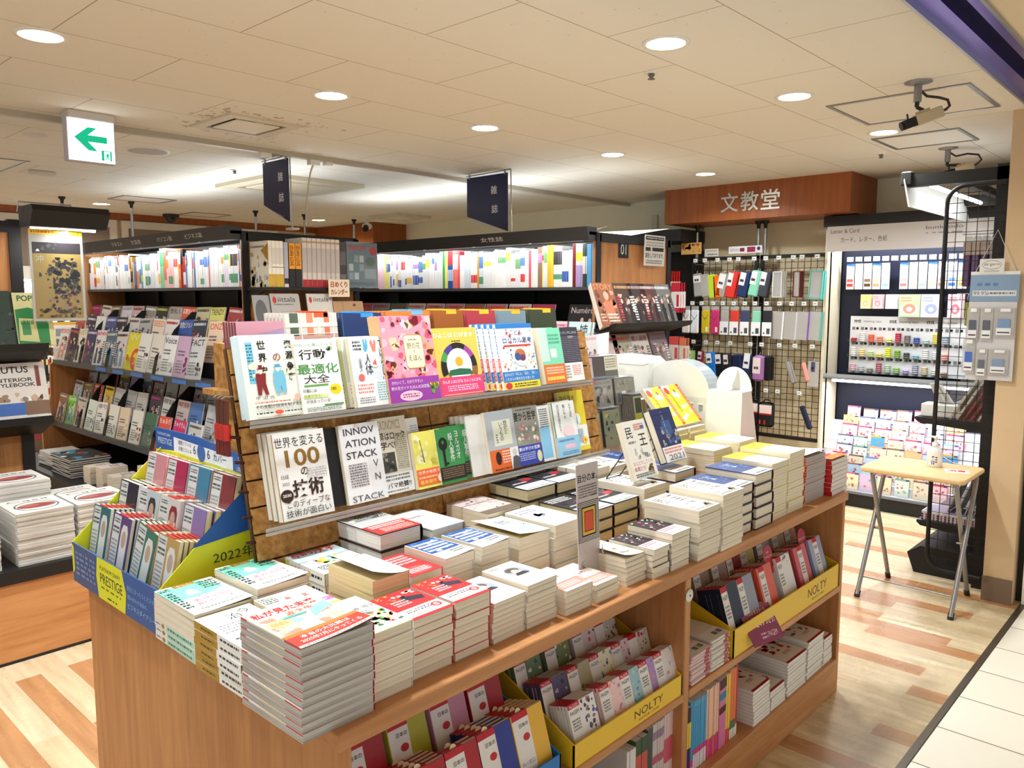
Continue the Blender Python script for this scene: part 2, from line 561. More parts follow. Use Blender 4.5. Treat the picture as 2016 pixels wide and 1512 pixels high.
# far left wall with white-framed windows under a wood band
wl = MB().box((-9.3,-2.2,0),(-9.2,6.7, CEIL), mat((206,190,162),0.8))
struct(wl, 'wall_left')
struct(MB().box((-9.2,-2.2,2.43),(-9.17,6.1, CEIL), CHERRY), 'trim_3')
wi = 0
for y0, y1 in ((1.95,2.95),(3.0,3.53),(3.58,4.55),(4.6,5.5)):
 wi += 1
 g = MB().box((-9.2, y0 + 0.07,0.9),(-9.185, y1 - 0.07,2.34), mat((138,122,108),0.25))
 wo = struct(g, 'window_%d' % wi)
 f = MB()
 for a, b in (((y0,0.84),(y0 + 0.07,2.42)),((y1 - 0.07,0.84),(y1,2.42)),((y0 + 0.07,2.34),(y1 - 0.07,2.42)),((y0 + 0.07,0.84),(y1 - 0.07,0.9))):
  f.box((-9.2, a[0], a[1]),(-9.15, b[0], b[1]), mat((222,218,206),0.5))
 f.obj('window_frame', wo)
# cherry boxes hung from the ceiling on both sides of the far end
struct(MB().box((-3.8,6.05,2.21),(-2.22,6.6, CEIL), CHERRY), 'trim_4')
struct(MB().box((-9.2,6.08,2.24),(-7.95,6.6, CEIL), CHERRY), 'trim_5')
# raised mincho-like shop name on the right box
nm = MB()
for i, ch in enumerate('文教堂'):
 vv, ff, tx, ty, tw, th = text_geo(ch, 0.012)
 s = 0.155
 pts = [((-3.265 + i * 0.175) + (a - tx) / tw * s, 6.043,2.272 + (b - ty) / th * s) for a, b in vv]
 nm.add(pts, ff, mat((208,208,206),0.35,0.5))
 pts2 = [(p[0], 6.05, p[2]) for p in pts]
 nm.add(pts2, ff, mat((150,150,150),0.4,0.5))
tag(nm.obj('shop_name_lettering'), 'silver shop name characters mounted on the hanging cherry wood box', 'sign')

# ---------------------------------------------------------------- ceiling fittings
def downlight(x, y, r, label, on=True, watts=None):
 t = thing('downlight', label, 'ceiling light', (x, y, CEIL),0, 'round downlights in the shop ceiling')
 MB().lathe([(r * 1.28,0.0),(r * 1.28,-0.004),(r * 1.05,-0.006),(r, 0.0)], mat((240,236,226),0.4), seg=28).obj('trim_ring', t)
 MB().lathe([(0.001,-0.0015),(r, -0.0015)], mat((255,250,240),0.5, emit=9.0), seg=28).obj('lens', t)
 ld = bpy.data.lights.new('downlight_lamp', 'AREA')
 ld.shape = 'DISK'; ld.size = r * 1.8; ld.energy = watts or DOWN_W; ld.color = (0.93,0.99,1.0)
 ld.spread = math.radians(150)
 lo = bpy.data.objects.new('downlight_lamp', ld); COL.objects.link(lo)
 lo.parent = t; lo.location = (0,0,-0.012)
 return t
downlight(-3.2,1.01,0.068, 'round downlight in the ceiling nearest the green arrow sign')
downlight(-3.156,2.19,0.068, 'round downlight beside the dirty air conditioner vent')
downlight(-3.132,3.163,0.068, 'round downlight just in front of the second blue hanging sign')
downlight(-3.067,5.434,0.068, 'round downlight close to the cherry wood box with silver characters')
downlight(-1.631,2.581,0.068, 'large round downlight beside the sprinkler head above the book table')
downlight(-1.612,3.645,0.068, 'round downlight beside the rectangular ceiling hatch near the camera')
downlight(-1.582,4.763,0.068, 'round downlight between the two ceiling hatches by the cameras')
downlight(-8.39,3.1,0.075, 'round downlight at the far left above the magazine racks')
downlight(-8.23,5.49,0.075, 'small far round downlight above the wood end panel')
for x, y in ((-1.64,1.5),(-1.65,0.4),(-3.2,-0.1),(-5.6,0.6),(-7.6,1.0),(-3.1,4.3)):
 downlight(x, y, 0.068, 'round downlight further along the shop ceiling rows')
for x, y in ((0.5,0.3),(0.5,2.2),(0.5,4.2)):
 downlight(x, y, 0.075, 'round downlight in the corridor ceiling')

def sprinkler(x, y, label, s=1.0):
 t = thing('sprinkler_head', label, 'sprinkler', (x, y, CEIL),0, 'sprinkler heads in the ceiling')
 MB().lathe([(0.03 * s, 0),(0.03 * s, -0.003),(0.02 * s, -0.006)], WHITE, seg=18).obj('escutcheon', t)
 MB().lathe([(0.012 * s, -0.006),(0.014 * s, -0.014),(0.006 * s, -0.02),(0.016 * s, -0.028),(0.003,-0.03)], mat((120,112,104),0.35,0.8), seg=12).obj('nozzle', t)
sprinkler(-1.88,2.87, 'small metal sprinkler head below the large downlight')
sprinkler(-1.82,5.45, 'small metal sprinkler head left of the far camera')
sprinkler(-5.47,2.95, 'small sprinkler head in the ceiling left of the first blue sign')
sp = thing('ceiling_speaker', 'round grey ceiling speaker right of the green arrow sign', 'speaker', (-5.16,2.2, CEIL))
MB().lathe([(0.13,0),(0.13,-0.006),(0.115,-0.008)], WHITE, seg=28).obj('rim', sp)
MB().lathe([(0.115,-0.009),(0.001,-0.012)], mat((190,182,168),0.7), seg=28).obj('grille', sp)
tag(MB().lathe([(0.065,0),(0.065,-0.004),(0.05,-0.008),(0.02,-0.012),(0.001,-0.012)], mat((225,218,204),0.5),(-5.14,1.56, CEIL),24).obj('emergency_light'),
 'flush round emergency light left of the green arrow sign', 'emergency light')
tag(MB().bevbox((-6.6,1.94, CEIL - 0.03),(-6.52,2.11, CEIL), mat((214,206,190),0.5),0.008).obj('ceiling_sensor'), 'small beige box on the ceiling under the green arrow sign', 'sensor')

def hatch(x0, x1, y0, y1, label):
 t = thing('access_hatch', label, 'ceiling hatch', ((x0 + x1) / 2,(y0 + y1) / 2, CEIL),0, 'access hatches in the ceiling')
 hx, hy = (x1 - x0) / 2,(y1 - y0) / 2
 MB().box((-hx + 0.02,-hy + 0.02,-0.003),(hx - 0.02, hy - 0.02,0), mat((234,227,212),0.8)).obj('panel', t)
 f = MB()
 for a, b in (((-hx, -hy),(hx, -hy + 0.018)),((-hx, hy - 0.018),(hx, hy)),((-hx, -hy + 0.018),(-hx + 0.018, hy - 0.018)),((hx - 0.018,-hy + 0.018),(hx, hy - 0.018))):
  f.box((*a, -0.006),(*b, 0), mat((150,146,140),0.3,0.7))
 f.obj('frame', t)
hatch(-1.58,-0.96,3.93,4.5, 'large ceiling hatch with steel rim behind the nearer camera')
hatch(-1.7,-1.24,4.91,5.35, 'smaller ceiling hatch between the two cameras')
hatch(-7.92,-7.54,2.98,3.47, 'ceiling hatch above the left magazine rack nearest the arrow sign')
hatch(-8.85,-8.45,4.06,4.5, 'far ceiling hatch beside the black dome camera')
hatch(-6.9,-6.15,1.4,1.83, 'ceiling hatch cut by the left edge of the photo')

def ac(x0, x1, y0, y1, label, slot, dz=0.02):
 t = thing('ceiling_air_conditioner', label, 'air conditioner', ((x0 + x1) / 2,(y0 + y1) / 2, CEIL),0, 'air outlets in the ceiling')
 hx, hy = (x1 - x0) / 2,(y1 - y0) / 2
 C1 = mat((214,202,176),0.5)
 f = MB()
 for a, b in (((-hx, -hy),(hx, -hy * 0.72)),((-hx, hy * 0.72),(hx, hy)),((-hx, -hy * 0.72),(-hx * 0.72, hy * 0.72)),((hx * 0.72,-hy * 0.72),(hx, hy * 0.72))):
  f.box((*a, -dz),(*b, 0), C1)
 f.obj('bezel', t)
 MB().box((-hx * 0.72,-hy * 0.72,-0.002),(hx * 0.72, hy * 0.72,0), slot).obj('slot', t)
 MB().bevbox((-hx * 0.6,-hy * 0.6,-dz - 0.002),(hx * 0.6, hy * 0.6,-0.004), mat((226,214,188),0.5),0.004).obj('flap', t)
 MB().box((-hx * 0.66,-hy * 0.1,-0.01),(hx * 0.66, hy * 0.1,-0.002), C1).obj('bracket', t)
ac(-4.25,-3.81,2.04,2.46, 'square ceiling vent with soot stains around it, beside the arrow sign', BLACK, 0.012)
ac(-6.26,-5.4,3.2,4.05, 'large cream ceiling air conditioner behind the first blue sign', mat((150,140,120),0.6),0.03)
ac(-7.4,-6.9,5.6,6.1, 'distant cream ceiling air conditioner before the back wall', mat((170,160,140),0.6),0.03)
so = MB()
rs = random.Random(4)
for i in range(150):
 a = rs.uniform(0,2 * PI); d = rs.choice([rs.uniform(0,0.1), rs.uniform(0,0.22)])
 px, py = rs.choice([(-4.29, rs.uniform(2.0,2.5)),(-3.77, rs.uniform(2.0,2.6)),(rs.uniform(-4.3,-3.7),2.5),(rs.uniform(-4.3,-3.7),2.0)])
 q = rs.uniform(0.003,0.016)
 so.lathe([(0.0005,-0.0006),(q, -0.0004)], mat(rs.choice([(196,182,160),(180,166,146),(206,194,172)]),0.9),(px + d * math.cos(a) * 0.5, py + d * math.sin(a) * 0.5, CEIL),7)
so2 = so.obj('soot_stain'); tag(so2, 'grey soot specks on the ceiling around the square vent', 'stain', kind='stuff')

# rail along the ceiling that carries the power feeds
r = thing('ceiling_rail', 'long pale power rail running along the ceiling towards the back wall', 'rail', (-4.56,0, CEIL))
MB().box((-0.02,-2.0,-0.03),(0.02,6.6,0), mat((188,180,164),0.4,0.2)).obj('track', r)
MB().box((-0.022,2.63,-0.055),(0.022,2.7,-0.03), WHITE).obj('plug_adapter', r)
MB().box((-0.022,2.98,-0.06),(0.022,3.05,-0.03), WHITE).obj('plug_adapter', r)
MB().box((-0.022,3.1,-0.05),(0.022,3.15,-0.03), WHITE).obj('plug_adapter', r)
ca = [(-4.56,3.01,2.44)] + [(-4.56 - 0.01 * i, 3.0 - 0.012 * math.sin(i * 0.35),2.44 - 0.048 * i) for i in range(1,9)]
tag(MB().tube(ca, 0.006, mat((206,198,180),0.5),8).obj('power_cable'), 'pale power cable hanging from the ceiling rail behind the first blue sign', 'cable')

# green arrow exit sign
e = thing('exit_sign', 'lit white hanging sign with a green arrow pointing left', 'exit sign', (-4.35,1.57, CEIL))
MB().bevbox((-0.05,-0.11,-0.04),(0.04,0.11,0), mat((206,200,196),0.5),0.004).obj('mount', e)
MB().bevbox((-0.035,-0.115,-0.245),(0.018,0.115,-0.03), mat((196,192,196),0.5),0.004).obj('case', e)
p = MB().box((0.018,-0.108,-0.24),(0.022,0.108,-0.038), mat((235,243,255),0.4, emit=2.6))
GR = mat((0,196,150),0.5, emit=0.5)
F = frame((0.0222,-0.108,-0.24), '+X')
def put(mb, pts, m, z):
 mb.add([tuple(F @ Vector((x * 0.216, y * 0.202, z))) for x, y in pts], [tuple(range(len(pts)))], m)
put(p, [(0.12,0.55),(0.42,0.82),(0.62,0.82),(0.42,0.63),(0.42,0.47),(0.62,0.26),(0.42,0.26), ], GR, 0.0004)
put(p, [(0.42,0.47),(0.84,0.47),(0.84,0.63),(0.42,0.63)], GR, 0.0004)
put(p, [(0.7,0.05),(0.93,0.05),(0.93,0.3),(0.7,0.3)], GR, 0.0004)
put(p, [(0.76,0.05),(0.89,0.05),(0.89,0.28),(0.76,0.28)], mat((235,243,255),0.4, emit=2.0),0.0006)
put(p, [(0.79,0.07),(0.83,0.14),(0.86,0.07),(0.875,0.08),(0.85,0.17),(0.875,0.2),(0.84,0.24),(0.8,0.2),(0.81,0.15),(0.775,0.08)], GR, 0.0008)
p.obj('lit_panel', e)

# blue hanging signs
def hang_sign(x0, x1, y, z0, zl, zr, label, px, pz, w0):
 t = thing('hanging_sign', label, 'sign', (0,0,0),0, 'blue magazine corner signs')
 NAVY = mat((34,38,76),0.35)
 b = MB().prism([(x0, zl),(x1, zr),(x1, z0),(x0, z0)], y - 0.003, y + 0.003, NAVY, 'Y')
 Wd = x1 - x0
 FF = frame((x0, y - 0.0032, zr), '-Y')
 els = [('t', '雑', 0.6,0.66,0.15,(226,226,230), {'b': 0.012}),('t', '誌', 0.62,0.33,0.15,(226,226,230), {'b': 0.012}),
  ('t', 'BUNKYODO', 0.2,0.2,0.05,(220,220,226), {'w': 0.6, 'r': -0.33})]
 b.flat(els, FF, Wd, z0 - zr)
 b.obj('board', t)
 MB().tube([(x0 - 0.01, y, z0 + 0.012),(x1 + 0.03, y, z0 + 0.02),(px, y, z0 + 0.02),(px + 0.01, y, pz)], 0.005, STEEL, 8).obj('pole', t)
 c = MB()
 for xx in (x0 + 0.02, x1 - 0.03):
  c.box((xx, y - 0.006, z0 - 0.01),(xx + 0.012, y + 0.006, z0 + 0.03), STEEL)
 c.obj('clip', t)
 MB().bevbox((px - 0.03, y - 0.03, pz - 0.015),(px + 0.05, y + 0.03, pz), mat((200,196,186),0.5),0.004).obj('base', t)
 return t
hang_sign(-4.94,-4.63,2.87,2.475,2.2,2.07, 'dark blue hanging magazine sign nearer the arrow sign', -4.61,2.03,0.3)
hang_sign(-4.42,-4.0,4.27,2.475,2.19,2.06, 'dark blue hanging magazine sign above the women\'s magazine rack', -3.97,2.03,0.4)

# ceiling props (telescopic poles) of the far racks and of the grid wall
def prop_pole(x, y, zt, zb, label, group):
 t = thing('tension_pole', label, 'pole', (x, y, 0),0, group)
 MB().lathe([(0.03, zt),(0.03, zt - 0.012),(0.016, zt - 0.03),(0.012, zt - 0.07)], BLACK, seg=14).obj('rubber_cap', t)
 MB().tube([(0,0, zb),(0,0, zt - 0.06)], 0.013, STEEL, 10).obj('tube', t)
for i, (x, y) in enumerate(((-8.07,2.64),(-8.0,3.23),(-7.86,4.46),(-7.8,5.02),(-7.87,5.74))):
 prop_pole(x, y, CEIL, 1.9, 'tension pole with black cap behind the left racks, %s from the left' % nth(i + 1), 'tension poles behind the left racks')
for i, x in enumerate((-3.62,-3.05,-2.99,-2.42)):
 prop_pole(x, 6.3,2.21,1.93, 'tension pole under the cherry wood box, %s from the left' % nth(i + 1), 'tension poles of the grid wall')

# surveillance cameras
def cctv(x, y, label, body_c, d, cable):
 t = thing('surveillance_camera', label, 'camera', (0,0,0),0, 'box cameras on ceiling stems')
 MB().lathe([(0.055, CEIL),(0.055, CEIL - 0.005),(0.02, CEIL - 0.012),(0.014, CEIL - 0.012)], mat((150,148,146),0.5,0.4),(x, y, 0),24).obj('mount_plate', t)
 MB().tube([(x, y, CEIL - 0.01),(x, y, CEIL - 0.085)], 0.016, mat((140,138,138),0.45,0.5),12).tube([(x, y, CEIL - 0.085),(x - 0.002, y, CEIL - 0.105)], 0.009, BLACK2,10).obj('stem', t)
 bc = Vector(body_c); dv = Vector(d).normalized()
 side = dv.cross(Vector((0,0,1))).normalized(); upv = side.cross(dv)
 M = Matrix.Identity(4)
 for i in range(3):
  M[i][0] = side[i]; M[i][1] = dv[i]; M[i][2] = upv[i]; M[i][3] = bc[i]
 b = MB(); b.M = M
 b.bevbox((-0.024,-0.07,-0.024),(0.024,0.05,0.024), mat((196,178,146),0.5),0.004)
 b.box((-0.015,-0.02,0.024),(0.015,0.03,0.034), mat((188,170,140),0.5))
 b.obj('body', t)
 l = MB(); l.M = M
 l.box((-0.021,0.05,-0.02),(0.021,0.105,0.018), BLACK).tube([(0,0.05,0),(0,0.112,0)], 0.017, BLACK, 14)
 l.tube([(0,0.075,0.018),(0.004,0.07,0.04)], 0.004, BLACK2,8)
 l.obj('lens', t)
 j = MB(); j.tube([(x - 0.002, y, CEIL - 0.105), tuple(bc + upv * 0.03)], 0.008, BLACK2,8)
 j.obj('joint', t)
 MB().tube(cable, 0.006, mat((60,48,44),0.6),8).obj('cable', t)
RT = Vector((0.733,0.68,0))
c0 = Vector((-1.12,3.77,0))
bc = c0 + RT * 0.04 + Vector((0,0,2.352))
cctv(-1.12,3.77, 'beige box camera with black lens hanging from the ceiling, nearer one', bc, (-0.733 * 0.93,-0.68 * 0.93,-0.34),
 [tuple(c0 + RT * a + Vector((0,0, z))) for a, z in ((0.015,2.46),(0.04,2.44),(0.09,2.435),(0.13,2.425),(0.14,2.4),(0.125,2.385),(0.105,2.378))])
c1 = Vector((-1.45,5.53,0))
cctv(-1.45,5.53, 'box camera on a ceiling stem above the far light hood', c1 + RT * 0.09 + Vector((0,0,2.37)),(-0.733 * 0.93,-0.68 * 0.93,-0.25),
 [tuple(c1 + RT * a + Vector((0,0, z))) for a, z in ((0.015,2.47),(0.05,2.45),(0.12,2.465),(0.19,2.46),(0.21,2.43),(0.18,2.4),(0.15,2.388))])
d = thing('dome_camera', 'black dome camera on the ceiling above the left rack', 'camera', (-8.88,4.01, CEIL))
MB().lathe([(0.085,0),(0.085,-0.03),(0.07,-0.035)], BLACK2, seg=22).obj('base', d)
MB().lathe([(0.068,-0.035),(0.062,-0.06),(0.04,-0.085),(0.001,-0.095)], mat((40,38,40),0.1), seg=22).obj('dome', d)
d = thing('bullet_camera', 'small white camera on the ceiling in front of the far wood box', 'camera', (-7.7,5.8, CEIL))
MB().lathe([(0.05,0),(0.05,-0.01),(0.02,-0.03),(0.02,-0.06)], WHITE, seg=18).obj('base', d)
MB().lathe([(0.001,-0.13),(0.045,-0.115),(0.06,-0.09),(0.05,-0.06),(0.02,-0.05)], WHITE, seg=18).obj('housing', d)
MB().tube([(0.02,-0.03,-0.1),(0.05,-0.06,-0.125)], 0.035, BLACK, 14).obj('lens', d)
tag(MB().bevbox((-4.285,6.585,2.235),(-4.215,6.6,2.365), mat((220,212,186),0.5),0.004).obj('socket_plate'), 'cream wall socket plate on the back wall left of the cherry box', 'socket')
# ================================================================ books: builders
def book_meshes(key, w_, h_, t, cover, spine=None, pages='c', design=None, hard=False, side='L', bend=None, spine_els=None, edge=None, left_els=None):
 """a closed book lying on its back, centred, front cover up.  returns (cover mesh, page mesh)"""
 c = 0.0025 if hard else 0.0007
 spine = spine or cover
 ov = 0.003 if hard else 0.0
 cm = mat(cover, 0.35,0,0.35); sm = mat(spine, 0.4); em = mat(edge or (cover if hard else (198,188,172)),0.4)
 b = MB()
 x0, x1, y0, y1 = -w_ / 2, w_ / 2,-h_ / 2, h_ / 2
 b.box((x0, y0,0),(x1, y1, c), em)
 if bend is None:
  b.box((x0, y0, t - c),(x1, y1, t), cm)
 else:
  n = 8
  g = [(i / n, j / n) for j in range(n + 1) for i in range(n + 1)]
  fs = [(j * (n + 1) + i, j * (n + 1) + i + 1,(j + 1) * (n + 1) + i + 1,(j + 1) * (n + 1) + i) for j in range(n) for i in range(n)]
  b.add([(x0 + u * w_, y0 + v * h_, t + bend(u * w_, v * h_)) for u, v in g], fs, cm)
  b.add([(x0 + u * w_, y0 + v * h_, t - c + bend(u * w_, v * h_)) for u, v in g], [tuple(reversed(f)) for f in fs], em)
 sx = (x0, x0 + c * 1.6) if side == 'L' else (x1 - c * 1.6, x1)
 if hard:      # slightly rounded back
  o = -0.004 if side == 'L' else 0.004
  xo = x0 if side == 'L' else x1
  b.add([(xo, y0,0),(xo, y1,0),(xo + o, y0, t * 0.3),(xo + o, y1, t * 0.3),(xo + o, y0, t * 0.7),(xo + o, y1, t * 0.7),(xo, y0, t),(xo, y1, t)],
   [(0,1,3,2),(2,3,5,4),(4,5,7,6)] if side == 'R' else [(1,0,2,3),(3,2,4,5),(5,4,6,7)], sm)
 else:
  b.box((sx[0], y0, c),(sx[1], y1, t - c), sm)
 if design:
  b.flat(design, Matrix.Translation((x0, y0, t)), w_, h_, 0, bend)
 if spine_els:   # printed on the back strip, reading down the spine: x = from the top, y = across
  xs = x0 - (0.0045 if hard else 0) if side == 'L' else x1 + (0.0045 if hard else 0)
  if side == 'L':
   F = Matrix(((0,0,-1, xs),(-1,0,0, y1),(0,1,0,0),(0,0,0,1)))
  else:
   F = Matrix(((0,0,1, xs),(1,0,0, y0),(0,1,0,0),(0,0,0,1)))
  b.flat(spine_els, F, h_, t)
 if left_els:
  b.flat(left_els, Matrix(((0,0,-1, x0 - 0.0002),(-1,0,0, y1),(0,1,0,0),(0,0,0,1))), h_, t)
 cmesh = b.mesh(key)
 p = MB()
 i0 = x0 + (0.003 if side == 'L' else ov); i1 = x1 - (0.003 if side == 'R' else ov)
 p.box((i0, y0 + ov + 0.0004, c),(i1, y1 - ov - 0.0004, t - c), PAGES[pages])
 return cmesh, p.mesh(key + '_pages')

LY = 0.82        # table top
LIE = Matrix.Rotation(PI / 2,4, 'Z')     # cover read from the aisle side (+X)
def place_book(name, meshes, M, label, cat, group=None, edge_parts=None):
 o = inst(name, meshes[0], None, M)
 inst('page_block', meshes[1], o)
 return tag(o, label, cat, group)
def stack_pos(i, n, noun):
 if i == n - 1: return 'top ' + noun
 if i == 0: return 'bottom ' + noun
 return '%s %s from the top' % (nth(n - i), noun)
def stack(where, noun, name, Xn, dX, Y0, Y1, ztop, n, meshes_top, meshes, group, base=LY, jit=0.003, rot=0.0, cat='book', flip=None, upto=None, twist=0.0):
 t = (ztop - base) / n
 for i in range(n):
  dx = RND.uniform(-jit, jit); dy = RND.uniform(-jit, jit) * 0.5
  M = Matrix.Translation((Xn - dX / 2 + dx, (Y0 + Y1) / 2 + dy, base + i * t)) @ Matrix.Rotation(PI / 2 + rot + twist + RND.uniform(-0.012,0.012),4, 'Z')
  ms = meshes_top if i == n - 1 else meshes
  if flip and i in flip:
   M = M @ Matrix.Rotation(PI, 4, 'Z')
  place_book(name, ms, M, '%s %s' % (stack_pos(i, n, noun), where), cat, group)
def mk_stack(where, noun, name, Xn, dX, Y0, Y1, ztop, n, cover, pages='c', design=None, group=None, spine=None, hard=False, side='L', bend=None, spine_els=None, edge=None, base=LY, left_els=None, **k):
 t = (ztop - base) / n
 w_, h_ = Y1 - Y0 - 0.003, dX
 g = group or ('books in the pile ' + where)
 plain = book_meshes(name, w_, h_, t * 0.985, cover, spine, pages, None, hard, side, None, spine_els, edge, left_els)
 top = book_meshes(name + '_top', w_, h_, t * 0.985, cover, spine, pages, design, hard, side, bend, spine_els, edge, left_els)
 stack(where, noun, name, Xn, dX, Y0, Y1, ztop, n, top, plain, g, base=base, **k)

def lift(w_, h_, a=0.012, corner='BR', p=2.0):
 """a cover that has sprung open a little at one edge"""
 def f(x, y):
  u, v = x / w_, y / h_
  if corner == 'BR': q = max(0, u - 0.1) / 0.9 * max(0,1 - v)
  elif corner == 'BL': q = max(0,0.9 - u) / 0.9 * max(0,1 - v)
  elif corner == 'B': q = max(0,0.7 - v) / 0.7
  elif corner == 'L': q = max(0,0.8 - u) / 0.8
  else: q = max(0, u - 0.2) / 0.8
  return a * q ** p
 return f

# ---------------------------------------------------------------- the wooden island
isl = thing('display_island', 'long beech display island with book piles on top and two open bays', 'display table', (-1.72,1.95,0))
def isl_part(name, a, b, m, label=None):
 mb = MB().bevbox(a, b, m, 0.0025)
 mb.v = [(x + 1.72, y - 1.95, z) for x, y, z in mb.v]
 o = mb.obj(name, isl)
 if label: o['label'] = label
 return o
isl_part('tabletop', (-2.325,0.757,0.785),(-1.115,3.16, LY), BEECH_Y)
isl_part('end_panel', (-2.315,0.765,0),(-1.122,0.79,0.785), BEECH)
isl_part('end_panel', (-2.315,3.125,0),(-1.122,3.15,0.785), BEECH)
isl_part('back_panel', (-1.72,0.79,0),(-1.70,3.125,0.785), BEECH)
isl_part('back_panel', (-2.31,0.79,0),(-2.29,3.125,0.785), BEECH)
isl_part('divider', (-1.70,1.935,0.14),(-1.12,1.965,0.785), BEECH)
isl_part('shelf', (-1.70,0.79,0.42),(-1.118,1.935,0.445), BEECH_Y)
isl_part('shelf', (-1.70,1.965,0.42),(-1.118,3.125,0.445), BEECH_Y)
isl_part('bottom_shelf', (-1.70,0.79,0.118),(-1.118,3.125,0.14), BEECH_Y)
isl_part('kick_panel', (-1.135,0.79,0),(-1.12,3.125,0.118), BEECH_Y)
mb = MB().lathe([(0.019,0),(0.019,0.002),(0.001,0.003)], mat((236,232,224),0.5), seg=20)
mb.lathe([(0.004,0.003),(0.001,0.006)], mat((120,116,112),0.5), seg=8)
o = mb.obj('round_tag', isl); o['label'] = 'white round plastic disc'
o.matrix_local = Matrix.Translation((0.602,0.0,0.735)) @ Matrix.Rotation(PI / 2,4, 'Y')

# ---------------------------------------------------------------- piles of books: front row, from the near corner
P_ = (206,46,54)
d_manga = [('r', 0,0,1,1,(244,232,216)),('r', 0.0,0.86,1,1,(246,206,196)),('k', 0.05,0.3,0.95,0.75,26, [(246,200,180),(240,180,160),(160,206,214),(250,226,200),(236,150,130)], 3,0.14),
  ('e', 0.2,0.58,0.16,0.09,(244,214,150)),('s', 0.1,0.54,0.3,0.62,4,(200,120,60)),('p', [(0.62,0.5),(0.98,0.62),(0.98,0.78),(0.7,0.7)], (150,206,214)),
  ('t', '私が見た未来', 0.05,0.8,0.13,(214,40,50), {'w': 0.88, 'b': 0.012}),('t', '完全版', 0.42,0.7,0.08,(226,90,70), {'w': 0.36}),
  ('r', 0.3,0.63,0.62,0.67,(90,180,176)),('r', 0,0.04,1,0.3,(226,62,52)),('r', 0,0.24,1,0.3,(244,130,60)),
  ('t', '本当の大災難は', 0.16,0.165,0.065,(255,248,240), {'w': 0.66, 'b': 0.01}),('t', '2025年7月にやってくる', 0.1,0.08,0.065,(255,248,240), {'w': 0.82, 'b': 0.01}),
  ('r', 0,0,1,0.04,(250,250,250)),('s', 0.05,0.005,0.9,0.03,1,(120,110,110))]
mk_stack('of grey-edged comics at the near table corner', 'comic', 'comic_book', -1.136,0.205,0.70,0.856,0.99,11,(236,226,220), 'g', d_manga,
  spine=(200,40,44), side='R', bend=lift(0.153,0.205,0.01, 'BR'), edge=(186,150,146),
  left_els=[('r', 0,0.84,1,1,(246,240,236)),('r', 0.3,0.84,0.72,1,(244,226,170)),('r', 0.74,0.84,1,1.0,(214,40,46)),('r', 0,0,1,0.07,(236,226,220)),('r', 0.02,0.84,0.12,1,(214,50,56))])
d_flower = [('r', 0,0,1,1,(250,249,246)),('t', '文豪', 0.08,0.66,0.1,(60,80,70), {'s': 0.9}),('t', '上巻 限定', 0.34,0.62,0.09,(70,80,76), {'s': 0.9}),('s', 0.1,0.5,0.7,0.58,2,(110,130,120)),
   ('k', 0.35,0.12,0.98,0.5,40, [(250,200,60),(240,120,60),(120,190,90),(250,230,120),(240,150,160),(70,120,80)], 5,0.09),('r', 0,0,1,0.02,(220,240,160))]
mk_stack('with orange flowers next to the comic pile', 'white paperback', 'paperback', -1.155,0.185,0.862,0.965,0.955,7,(250,249,246), 'c', d_flower, side='R')
d_red = [('r', 0,0,1,1,(222,48,54)),('k', 0.04,0.7,0.5,0.97,9, [(246,190,80),(240,140,70)], 8,0.05),('p', [(0.42,0.62),(0.9,0.52),(0.96,0.66),(0.55,0.78)], (52,44,66)),
  ('k', 0.4,0.72,0.98,0.92,9, [(250,246,244),(244,220,210),(52,44,66)], 2,0.07),('s', 0.2,0.48,0.55,0.7,3,(250,226,226)),('r', 0,0.06,1,0.36,(250,249,248)),
  ('s', 0.12,0.2,0.72,0.31,2,(80,70,70)),('s', 0.1,0.09,0.6,0.16,2,(230,150,150)),('ring', 0.82,0.22,0.07,0.11,0,6.3,(226,60,70)),('s', 0.75,0.19,0.9,0.25,2,(226,60,70))]
RED = dict(design=d_red, side='R')
mk_stack('of red novels beside the flower pile, nearer one', 'red paperback', 'paperback', -1.17,0.148,0.972,1.084,0.946,7,(222,48,54), 'c', group='red paperbacks in the front row', **RED)
mk_stack('of red novels beside the portrait books, farther one', 'red paperback', 'paperback', -1.17,0.148,1.088,1.194,0.949,7,(222,48,54), 'c', group='red paperbacks in the front row', **RED)
d_port = [('r', 0,0,1,1,(250,249,247)),('e', 0.55,0.6,0.3,0.22,(176,182,200)),('e', 0.5,0.66,0.2,0.1,(96,84,84)),('e', 0.52,0.57,0.12,0.1,(236,204,184)),('p', [(0.32,0.42),(0.78,0.42),(0.68,0.52),(0.42,0.52)], (60,50,58)),
  ('s', 0.1,0.1,0.5,0.3,4,(200,206,220)),('s', 0.1,0.86,0.4,0.94,2,(150,150,160))]
mk_stack('with an oval portrait beside the red piles', 'white paperback', 'paperback', -1.17,0.148,1.2,1.307,0.914,8,(250,249,247), 'c', d_port, side='R', group='white portrait paperbacks')
mk_stack('with an oval portrait beside the pink banded piles', 'white paperback', 'paperback', -1.168,0.148,1.312,1.42,0.923,8,(250,249,247), 'c', d_port, side='R', group='white portrait paperbacks')
d_pink = [('r', 0,0,1,1,(250,244,234)),('k', 0.3,0.5,0.7,0.62,5, [(240,120,120)], 2,0.06),('r', 0,0.08,1,0.36,(246,160,150)),('s', 0.1,0.13,0.8,0.3,3,(250,226,220))]
mk_stack('with pink bands, taller of two', 'cream paperback', 'paperback', -1.15,0.148,1.43,1.533,0.884,4,(250,244,234), 'c', d_pink, side='R', group='pink banded paperbacks')
mk_stack('with pink bands, lower of two', 'cream paperback', 'paperback', -1.145,0.148,1.543,1.64,0.868,3,(250,244,234), 'c', d_pink, side='R', group='pink banded paperbacks')
